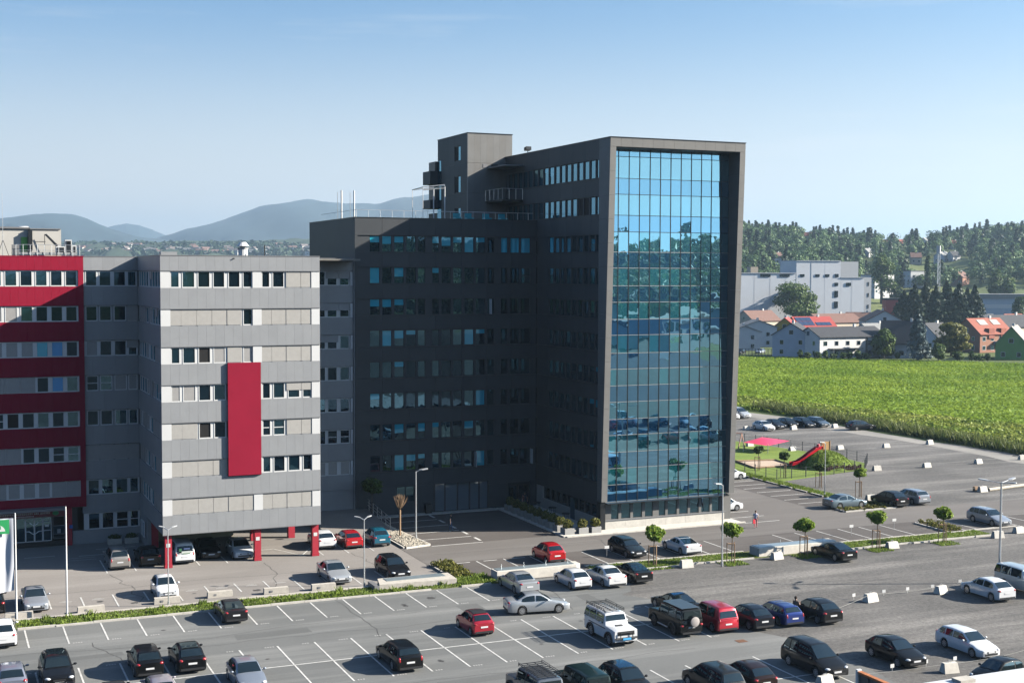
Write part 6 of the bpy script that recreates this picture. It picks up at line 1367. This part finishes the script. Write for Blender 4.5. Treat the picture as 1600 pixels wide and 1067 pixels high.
for k, x in enumerate((1250,1262,1277,1290,1302,1318,1328,1340,1352,1402,1518,1530,1543)): leafy(x, 561+(x-1250)*.012, 546+(k*5%7), 13+(k%3)*4, 'small garden shrub along the field edge, shrub %s counted from the glass tower' % 'one two three four five six seven eight nine ten eleven twelve thirteen'.split()[k], LEAF_MD if k % 2 else LEAF_DK, 4, 130, .35)
for k, (x, b_, t_, w_, m_) in enumerate(((1343,500,472,26,LEAF_MD),(1372,497,478,22,LEAF_MD),(1378,470,392,52,LEAF_MD),(1540,492,462,34,LEAF_MD),(1565,494,466,30,LEAF_MD),(1525,487,455,30,LEAF_DK),(1449,455,388,14,LEAF_DK),(1400,470,440,30,LEAF_DK),(1555,470,418,40,LEAF_MD),(1575,470,424,36,LEAF_MD))):
    leafy(x, b_, t_, w_, 'garden tree below the hill, %s' % ('behind the brown roofs','beside the red shed','large and round above the white flats','behind the red roofed house','before the long pale roof','at the end of the spruce clump','narrow and dark beside the meadow','below the white villa','pale, above the long roof','pale, at the picture edge above the long roof')[k], m_, 8, 260, .9, D_=None if b_ > 480 else 760)
# ---- houses
def wl(c, n): return mat(n, c, .85, var=.05, vscale=.5)
W_WHITE = wl((.74,.73,.70),'house_white'); W_BLUE = wl((.50,.56,.62),'house_pale_blue'); W_YEL = wl((.58,.40,.08),'house_yellow'); W_GRN = wl((.22,.42,.12),'house_green'); W_BRICK = wl((.34,.17,.11),'house_brick'); W_CREAM = wl((.62,.52,.40),'house_cream'); W_DK = wl((.10,.10,.10),'house_dark')
def tiles(c, n): return mat(n, c, .8, var=.14, vscale=1.2, bump=.5, bscale=4)
R_DARK = tiles((.05,.05,.056),'roof_dark'); R_RED = tiles((.33,.10,.065),'roof_red'); R_BRN = tiles((.20,.11,.085),'roof_brown'); R_GREY = tiles((.25,.25,.245),'roof_grey'); R_BRED = tiles((.38,.06,.05),'roof_bright_red'); R_TAN = tiles((.36,.32,.28),'roof_tan')
PVM = mat('solar_panel', (.03,.05,.11), .15, coat=1)
def house(px_, base_y, w, d, hw_, hr, rot, label, wm, rm, wins=((0,),), D_=None, z=None, ridge_x=True, name='village_house', extra=None, over=.5, flat=False, nwin=4, rows=2):
    p = ground(px_, base_y) if D_ is None else at(px_, 427, D_); p.z = z if z is not None else (0 if D_ is None else max(0, 0 if D_ < 600 else hill_z(px_, D_)))
    t = thing(name, p, label, 'house' if 'house' in name else 'building', 'village buildings', rz=YAW+rot+.38)
    local('wall', MB().box(-w/2,w/2,-d/2,d/2,-3 if p.z > 3 else 0,hw_).mesh('house_wall', wm), t)
    if flat: local('roof', MB().box(-w/2-.2,w/2+.2,-d/2-.2,d/2+.2,hw_,hw_+.35).mesh('house_roof', rm), t)
    else:
        a, b = w/2+over*.6, d/2+over; mb = MB(); e = -.12; th = .22; sl = hr/(d/2)
        z0 = hw_-over*sl
        mb.add([(-a,-b,z0),(a,-b,z0),(a,0,hw_+hr),(-a,0,hw_+hr),(-a,-b,z0+th),(a,-b,z0+th),(a,0,hw_+hr+th),(-a,0,hw_+hr+th)],[(0,3,2,1),(4,5,6,7),(0,1,5,4),(1,2,6,5),(2,3,7,6),(3,0,4,7)])
        mb.add([(-a,b,z0),(a,b,z0),(a,0,hw_+hr),(-a,0,hw_+hr),(-a,b,z0+th),(a,b,z0+th),(a,0,hw_+hr+th),(-a,0,hw_+hr+th)],[(0,1,2,3),(4,7,6,5),(0,4,5,1),(1,5,6,2),(2,6,7,3),(3,7,4,0)])
        rf = local('roof', mb.mesh('house_roof', rm), t)
        local('gable', MB().add([(-w/2,-d/2,hw_),(-w/2,d/2,hw_),(-w/2,0,hw_+hr-.05),(w/2,-d/2,hw_),(w/2,d/2,hw_),(w/2,0,hw_+hr-.05)],[(0,2,1),(3,4,5)]).mesh('house_gable', wm), t)
        local('chimney', MB().box(w*.2-.35,w*.2+.35,-.3,.4,hw_+hr*.5,hw_+hr+.9).mesh('house_chimney', W_WHITE), rf)
    def win(x, y, z_, sx_, nrm):
        if nrm == 'f': fr = MB().box(x-sx_/2-.1,x+sx_/2+.1,-d/2-.05,-d/2+.02,z_-.1,z_+1.3); pn = MB().box(x-sx_/2,x+sx_/2,-d/2-.07,-d/2-.051,z_,z_+1.2)
        else: s_ = -1 if nrm == 'l' else 1; fr = MB().box(min(s_*w/2,s_*(w/2+.05)),max(s_*w/2,s_*(w/2+.05)),y-sx_/2-.1,y+sx_/2+.1,z_-.1,z_+1.3); pn = MB().box(min(s_*(w/2+.051),s_*(w/2+.07)),max(s_*(w/2+.051),s_*(w/2+.07)),y-sx_/2,y+sx_/2,z_,z_+1.2)
        o = local('window', fr.mesh('house_window', WHITE), t); local('pane', pn.mesh('house_pane', WIN_B), o)
    for rr in range(rows):
        for i in range(nwin): win(-w/2+w*(i+.5)/nwin, 0, .9+2.8*rr, 1.2, 'f')
        for sd in 'lr':
            for i in range(2): win(0, -d/2+d*(i+.5)/2, .9+2.8*rr, 1.0, sd)
    if not flat and hr > 2.2:
        for sd in 'lr': win(0, 0, hw_+.25, 1.2, sd)
    if extra: extra(t, w, d, hw_, hr)
    return t
def on_roof(t, w, d, hw_, hr, rects, mt, nm):
    sl = math.atan2(hr, d/2)
    for x0, x1, u0, u1 in rects:   # u: 0 eave .. 1 ridge
        P_ = lambda x, u, o: (x, -d/2*(1-u)-math.sin(sl)*o, hw_+hr*u+.22+math.cos(sl)*o); mb = MB(); A = [P_(x0,u0,.02),P_(x1,u0,.02),P_(x1,u1,.02),P_(x0,u1,.02)]; B_ = [P_(x0,u0,.12),P_(x1,u0,.12),P_(x1,u1,.12),P_(x0,u1,.12)]; mb.add(A+B_,[(0,3,2,1),(4,5,6,7),(0,1,5,4),(1,2,6,5),(2,3,7,6),(3,0,4,7)]); local(nm, mb.mesh(nm, mt), t)
def balc(t, w, d, hw_, hr):
    local('balcony', MB().box(-w/2+.5,w/2-.5,-d/2-1.5,-d/2,2.7,3.7).mesh('balcony', W_BLUE), t); local('balcony_post', MB().box(-w/2+.5,-w/2+.7,-d/2-1.5,-d/2-1.3,0,hw_).box(w/2-.7,w/2-.5,-d/2-1.5,-d/2-1.3,0,hw_).mesh('balcony_post', W_DK), t)
house(1240, 556, 10, 11, 6.4, 3.4, -math.pi/2-.75, 'pale blue gable end with a balcony beside the long white house', W_BLUE, R_DARK, nwin=3)
def longx(t, w, d, hw_, hr):
    local('porch_roof', MB().box(-w/2+3,w/2-10,-d/2-2.2,-d/2,2.7,2.85).mesh('porch_roof', W_DK), t)
    for x in (-w/2+3.2,-w/2+7,-w/2+11): local('porch_post', MB().box(x,x+.15,-d/2-2.1,-d/2-1.95,0,2.7).mesh('porch_post', W_DK), t)
    local('downpipe', MB().box(w*.19,w*.19+.7,-d/2-.06,-d/2-.01,0,hw_).mesh('dark_strip', W_DK), t)
house(1314, 557, 24, 11, 6.2, 2.5, .05, 'long white house with a dark roof at the field edge', W_WHITE, R_DARK, extra=longx, nwin=6)
house(1228, 541, 9, 9, 6.0, 3.6, -math.pi/2-.7, 'yellow gabled house behind the pale blue gable', W_YEL, R_BRED, nwin=2)
house(1266, 536, 15, 10, 5.8, 3.4, -.05, 'yellow house with solar panels on a bright red roof', W_YEL, R_BRED, extra=lambda t,w,d,h,r_: on_roof(t,w,d,h,r_,[(-w/2+.5+2.1*i,-w/2+2.5+2.1*i,.12+.4*j,.48+.4*j) for i in range(3) for j in range(2)]+[(0+2*i,1.9+2*i,.1,.4) for i in range(3)],PVM,'solar_panel'))
house(1181, 541, 9.5, 12, 6.6, 2.2, -math.pi/2-.35, 'modern grey house with dark sides next to the glass tower edge', W_WHITE, R_GREY, nwin=3, extra=balc)
house(1160, 547, 7, 10, 6.0, 1.8, -math.pi/2-.35, 'modern white house half hidden by the glass tower', W_WHITE, R_GREY, nwin=2)
house(1183, 515, 16, 12, 4.2, 4.0, .2, 'low house with a brown tiled roof before the factory', W_CREAM, R_BRN, nwin=3, rows=1)
house(1300, 520, 22, 13, 4.6, 3.2, .1, 'long brown roofed barn at the foot of the factory', W_CREAM, R_BRN, nwin=4, rows=1); house(1345, 519, 12, 12, 4.8, 3.4, -.6, 'brown hipped barn end beside the white gable shed', W_WHITE, R_BRN, nwin=2, rows=1)
house(1376, 526, 19, 14, 6.4, 3.8, -math.pi/2-.5, 'big white gable shed with a wide low roof', W_WHITE, R_BRN, nwin=2, rows=1); house(1366, 538, 12, 9, 4.2, 3.0, .15, 'small grey roofed house behind the garden tree', W_WHITE, R_GREY, nwin=2, rows=1)
house(1410, 558, 12, 10, 4.6, 6.0, -.72, 'white house with a steep dark roof beside the blue spruce', W_WHITE, R_DARK, nwin=3, rows=1); house(1458, 545, 10, 9, 4.4, 4.0, .3, 'dark roofed house half hidden by the willow', W_WHITE, R_DARK, nwin=2, rows=1)
def redx(t, w, d, hw_, hr):
    on_roof(t, w, d, hw_, hr, [(-w*.28,-w*.04,.52,.86),(w*.12,w*.34,.52,.86)], mat('pale_collector', (.55,.52,.46), .25, coat=.6), 'solar_collector')
    local('dormer', MB().box(-w*.25,-w*.08,-d/2-.3,-d/4,hw_-1.6,hw_+1.5).box(w*.12,w*.28,-d/2-.3,-d/4,hw_-1.6,hw_+1.5).mesh('dormer', R_RED), t); local('balcony', MB().box(-w*.08,w*.2,-d/2-1.6,-d/2,2.6,3.5).mesh('red_house_balcony', W_WHITE), t)
house(1535, 549, 14.5, 11, 6.0, 4.4, .12, 'brick house with a bright tiled roof and two pale collectors', W_BRICK, R_RED, extra=redx)
house(1584, 560, 14, 8.6, 4.6, 4.8, -math.pi/2-.85, 'green gabled house with a tan roof at the picture edge', W_GRN, R_TAN, nwin=3, rows=1)
house(1572, 525, 26, 12, 4.0, 4.2, .1, 'long grey roofed farmhouse behind the red roof', W_CREAM, R_DARK, nwin=5, rows=1)
house(1371, 0, 15, 12, 11, 1, .1, 'white block of flats at the foot of the woods', W_WHITE, R_GREY, D_=800, z=12.5, flat=True, rows=3, nwin=5, name='apartment_building')
house(1431, 0, 13, 9, 7.5, 1, -.1, 'white modern villa below the hillside meadow', W_WHITE, R_GREY, D_=850, z=18.5, flat=True, nwin=3, name='village_house')
for k, (x, y, w, m_, rm_, lb) in enumerate(((1430,411,8,W_CREAM,R_BRN,'small cream gabled house on the hillside meadow'),(1489,409,7,W_WHITE,R_DARK,'small white gabled house at the top of the meadow'),(1472,409,14,W_BLUE,R_GREY,'long grey roofed house beside the white gable on the meadow'),(1382,371,10,W_CREAM,R_BRED,'red roofed house high in the woods, nearer the factory'),(1407,366,12,W_CREAM,R_RED,'orange roofed house high in the woods below the skyline'),(1445,372,12,W_WHITE,R_GREY,'grey roofed house high in the woods below tall trees'),(1411,385,7,W_CREAM,R_RED,'little orange house deep in the woods'),(1490,390,7,W_CREAM,R_RED,'little pink house above the meadow'),(1500,444,12,W_BRICK,R_BRN,'brick house with a brown roof below the meadow'),(1258,371,11,W_CREAM,R_RED,'cream house in the woods above the factory'),(1213,412,7,W_WHITE,R_BRN,'small white house in the woods above the factory roof'),(1355,404,12,W_WHITE,R_GREY,'pale house above the factory corner'),(1535,478,9,W_WHITE,R_GREY,'white gabled house among the trees by the long roof'),(1584,478,9,W_CREAM,R_RED,'orange roofed house at the picture edge below the long roof'))):
    # stand the house where the slope meets the line of sight
    D_ = 600.
    while D_ < 1340 and 427-(hill_z(x, D_)-24.7)/D_*FPX > y: D_ += 5
    if y > 470: D_ = 560
    house(x, 0, w, 8, 4.6, 3.4, (k%3-1)*.5, lb, m_, rm_, D_=D_, z=hill_z(x, D_)-.3, nwin=2, rows=1)
# factory
FW = mat('factory_white', (.82,.84,.86), .6, var=.04, vscale=.15); FG = mat('factory_seam', (.58,.60,.63), .6)
fx = at(1258, 427, 640); t = thing('silo_factory', (fx.x,fx.y,0), 'tall windowless white factory block behind the village', 'factory', 'village buildings', rz=YAW+.17)
pxm = 640/FPX; X_ = lambda q: (q-1258)*pxm; Z_ = lambda y: CAMZ+(427-y)*pxm
def fac(x0, x1, top, y0=-9, y1=12, nm='block', mt=FW): return local(nm, MB().box(X_(x0),X_(x1),y0,y1,0,Z_(top)).mesh(nm, mt), t)
fac(1120,1231.5,428,-9,12); fac(1231.8,1304,409,-9.05,12); fac(1304.2,1343,434.5,-9.0,12); local('block', MB().box(X_(1304.2),X_(1333),-8.9,6,Z_(434.4),Z_(409.5)).mesh('upper_block', WHITE2), t); local('end_block', MB().box(X_(1343.2),X_(1355),-8.9,14,0,Z_(433.8)).mesh('end_block', WHITE2), t)
for x in (1140,1165,1190,1215,1278,1323): local('seam', MB().box(X_(x)-.06,X_(x)+.06,-9.065,-9.055,0,Z_(429 if x < 1231 else 410 if x < 1303 else 435)).mesh('seam', FG), t)
for x0, x1, top in ((1120,1231.5,428),(1231.8,1304,409),(1304.2,1343,434.5)): local('roof_edge', MB().box(X_(x0),X_(x1),-9.3,12.1,Z_(top),Z_(top)+.35).mesh('roof_edge', FG), t)
local('downpipe', MB().box(X_(1255.5),X_(1256.3),-9.12,-9.06,0,Z_(409)).mesh('downpipe', FG), t)
for x, y, w, h in ((1182,431,16,4.5),(1213,431,16,4.5),(1241.5,431,7,4),(1266,431,7,4),(1282,431,7,4),(1297.5,431,6,5),(1297,444.5,6,5),(1297,459.5,6,10),(1297,476,6,10),(1317,444.5,8,5)):
    o = local('window', MB().box(X_(x-w/2),X_(x+w/2),-9.2,-9.08,Z_(y+h/2),Z_(y-h/2)).mesh('factory_window', DKMET), t); local('pane', MB().box(X_(x-w/2)+.15,X_(x+w/2)-.15,-9.24,-9.201,Z_(y+h/2)+.15,Z_(y-h/2)-.15).mesh('factory_pane', WIN_B), o)
for y in (444,461,479): local('window', MB().box(X_(1349),X_(1351),-9.0,-8.91,Z_(y+3),Z_(y-3)).mesh('factory_slit', DKMET), t)
local('roof_hut', MB().box(X_(1163),X_(1175),-5,0,Z_(428),Z_(418)).mesh('roof_hut', W_CREAM), t)
p = at(1560, 427, 690); t = thing('long_hall', (p.x,p.y,0), 'long pale industrial hall at the foot of the wooded hill', 'hall', 'village buildings', rz=YAW); local('wall', MB().box(-18,30,-8,8,0,12).mesh('hall_wall', W_BLUE), t); local('roof', MB().box(-18.5,30.5,-8.5,8.5,12,14.2).mesh('hall_roof', R_GREY), t); local('door_band', MB().box(-17,29,-8.06,-8.01,7,9).mesh('hall_band', WHITE), t)
p = at(1394, 427, 600); t = thing('red_shed', (p.x,p.y,0), 'small red shed beside the spruce clump', 'shed', 'village buildings', rz=YAW); local('wall', MB().box(-3.4,3.2,-3,3,0,12.8).mesh('shed_wall', mat('shed_red', (.50,.09,.08), .7)), t); local('roof', MB().box(-3.6,7.5,-3.2,3.2,12.8,13.6).mesh('shed_roof', R_DARK), t)
p = at(1466, 427, 600); t = thing('lattice_mast', (p.x,p.y,0), 'slender lattice radio mast behind the spruce clump', 'mast'); mb = MB(); hm = CAMZ+(427-386)/FPX*600
for dx, dy in ((-.7,-.7),(.7,-.7),(0,.7)): mb.tube((p.x+dx,p.y+dy,0),(p.x+dx*.6,p.y+dy*.6,hm),.13,n=5)
for i in range(14):
    z = hm*i/14; mb.tube((p.x-.65,p.y-.65,z),(p.x+.6,p.y-.6,z+hm/14),.06,n=4)
mb.obj('lattice', STEEL, t); MB().tube((p.x,p.y,hm-3),(p.x,p.y,hm+.5),.9,n=8).obj('aerials', WHITE2, t)
# village fence, road strip and a far parked car
piece_v = MB(); 
for k in range(18): q = ground(1150+5*k, 556+.02*k); piece_v.box(q.x-.06,q.x+.06,q.y-.06,q.y+.06,0,2.2)
for k in range(17): a, b = ground(1150+5*k, 556+.02*k), ground(1155+5*k, 556+.02*k); piece_v.tube((a.x,a.y,2.1),(b.x,b.y,2.1),.05,n=4)
piece_v.obj('garden_fence', FM, label='thin dark fence behind the field beside the glass tower', category='fence')
q = ground(1188, 552); make_car('wagon', q.x, q.y, 2.2, SIL2, 'tiny silver blue car parked beyond the field', group='cars by the village'); q = ground(1157, 553); make_car('hatch', q.x, q.y, 2.2, BLK2, 'tiny black car beyond the field beside the tower edge', group='cars by the village')
# ---- field
FIELDP = [(137.6,60),(340,60),(340,216),(219,338),(170,388),(138,400),(134.8,207),(137.4,180),(139.3,165),(139.0,150)]
sheet('crop_field', FIELDP, -.03, ground_mat('field_soil', (.17,.27,.02), (.22,.33,.03), (.25,.34,.05), fine=12, big=.05, rough=1), label='bright green crop field between the gravel and the village', kind='structure')
r = np.random.RandomState(3); N = 150000; P_ = np.stack([134+206*r.rand(N), 100+300*r.rand(N)], 1)
def inpoly(P_, poly):
    c = np.zeros(len(P_), bool); n = len(poly)
    for i in range(n):
        (xa,ya),(xb,yb) = poly[i], poly[(i+1)%n]
        if ya == yb: continue
        c ^= ((ya > P_[:,1]) != (yb > P_[:,1])) & (P_[:,0] < (xb-xa)*(P_[:,1]-ya)/(yb-ya)+xa)
    return c
P_[:,1] = np.where(r.rand(N) < .8, np.round(P_[:,1]/1.6)*1.6+r.normal(scale=.28, size=N), P_[:,1])
P_ = P_[inpoly(P_, FIELDP)]
tl_ = np.mod(P_[:,1]+.03*P_[:,0], 21.); P_ = P_[~(((tl_ < .55) | ((tl_ > 2.0) & (tl_ < 2.55))) & (P_[:,0] > 168))]      # wheel tracks of the tractor
# crop rows run along the field; taller patches of grass near the edge
rowdir = (P_[:,0]*.7+P_[:,1]*.72); near = P_[:,0]+.25*(P_[:,1]-150) < 166
zz = .22+.05*np.sin(rowdir*2.1)+.06*np.sin(P_[:,0]*.13)*np.cos(P_[:,1]*.11)
C = np.column_stack([P_, np.clip(zz,.1,1)])
nc_ = ~near
link(bpy.data.objects.new('crop_plants', cloud_mesh('crop_plants', [leaf_cloud(C[nc_], np.broadcast_to((.6,.6,.16), C[nc_].shape), 4, .26, 8, up=1.5, wild=.3)], LEAF_CROP)), None, label='leafy crop covering the field', kind='stuff')
Cn = C[near]; Vn = leaf_cloud(Cn, np.broadcast_to((.6,.6,.25), Cn.shape), 5, .34, 9, up=.6)
mb = MB(); tufts(mb, 136.4, 140.4, 100, 206, -.02, 9000, 1.1, 14, w=.10)
link(bpy.data.objects.new('meadow_grass', cloud_mesh('meadow_grass', [Vn], LEAF_HAY)), None, label='tall mixed grass between the track and the crop', kind='stuff')
mb.obj('verge_grass', leafmat('verge', (.05,.085,.015), (.20,.22,.07)), kind='stuff', label='dark tall verge along the farm track')
# ---- what only the glass front mirrors: halls and woods on the sunny side
for k, (x, y, w, d, h, rz, m_, lb) in enumerate(((235,-170,70,30,9,-.5,'W','long white hall mirrored in the glass front'),(330,-250,60,35,14,-.6,'D','dark blue office block mirrored in the glass front'),(420,-330,110,30,8,-.5,'W','far white roofed hall mirrored in the glass front'))):
    t = thing('mirrored_hall', (x,y,0), lb, 'hall', rz=rz); local('wall', MB().box(-w/2,w/2,-d/2,d/2,0,h).mesh('mirrored_wall', W_WHITE if m_ == 'W' else W_BLUE), t); local('roof', MB().box(-w/2-.5,w/2+.5,-d/2-.5,d/2+.5,h,h+.8).mesh('mirrored_roof', R_GREY), t)
    for i in range(8): local('window', MB().box(-w/2+w*(i+.2)/8,-w/2+w*(i+.8)/8,d/2+.01,d/2+.1,h*.4,h*.75).mesh('mirrored_window', WIN_B), t)
mb = MB(); nc, nr = 40, 12
for j in range(nr):
    for i in range(nc):
        a = -1.45+1.1*i/(nc-1); R_ = 620+900*j/(nr-1); t_ = min(1,max(0,(R_-620)/450)); mb.v.append((66+R_*math.cos(a), 114+R_*math.sin(a), (34+8*math.sin(a*9)+5*math.sin(a*23))*t_*t_*(3-2*t_)-.2*(j == 0)))
for j in range(nr-1):
    for i in range(nc-1): a = j*nc+i; mb.f.append((a,a+nc,a+nc+1,a+1)); mb.m.append(0)
mb.obj('wooded_hill', HILLM, smooth=180, label='wooded hill on the sunny side mirrored in the glass front', kind='structure')
C = []; R2 = []; r = np.random.RandomState(55)
for k in range(2600):
    a = -1.4+1.0*r.rand(); R_ = 560+560*r.rand(); t_ = min(1,max(0,(R_-620)/450)); z = (34+8*math.sin(a*9)+5*math.sin(a*23))*t_*t_*(3-2*t_); h = r.uniform(9,17); C.append((66+R_*math.cos(a),114+R_*math.sin(a),z+h*.55)); R2.append((h*.4,h*.4,h*.42))
link(bpy.data.objects.new('mirrored_woods', cloud_mesh('mirrored_woods', [leaf_cloud(np.array(C), np.array(R2), 40, 3.0, 56, shell=.6, wild=.2)], LEAF_MD)), None, label='woods on the sunny hill mirrored in the glass front', kind='stuff')
# ------------------------------------------------------------------ air
hz = bpy.data.materials.new('haze_air'); hz.use_nodes = True; hn = hz.node_tree.nodes; hn.remove(hn['Principled BSDF'])
pv = hn.new('ShaderNodeVolumePrincipled'); pv.inputs['Color'].default_value = (.58,.80,1.0,1); pv.inputs['Density'].default_value = HAZE_DENSITY; pv.inputs['Anisotropy'].default_value = .35
hz.node_tree.links.new(pv.outputs[0], hn['Material Output'].inputs['Volume'])
MB().box(-13000,13000,-13000,13000,-4.6,505).obj('haze', hz, kind='stuff', label='thin bluish summer haze over the valley')
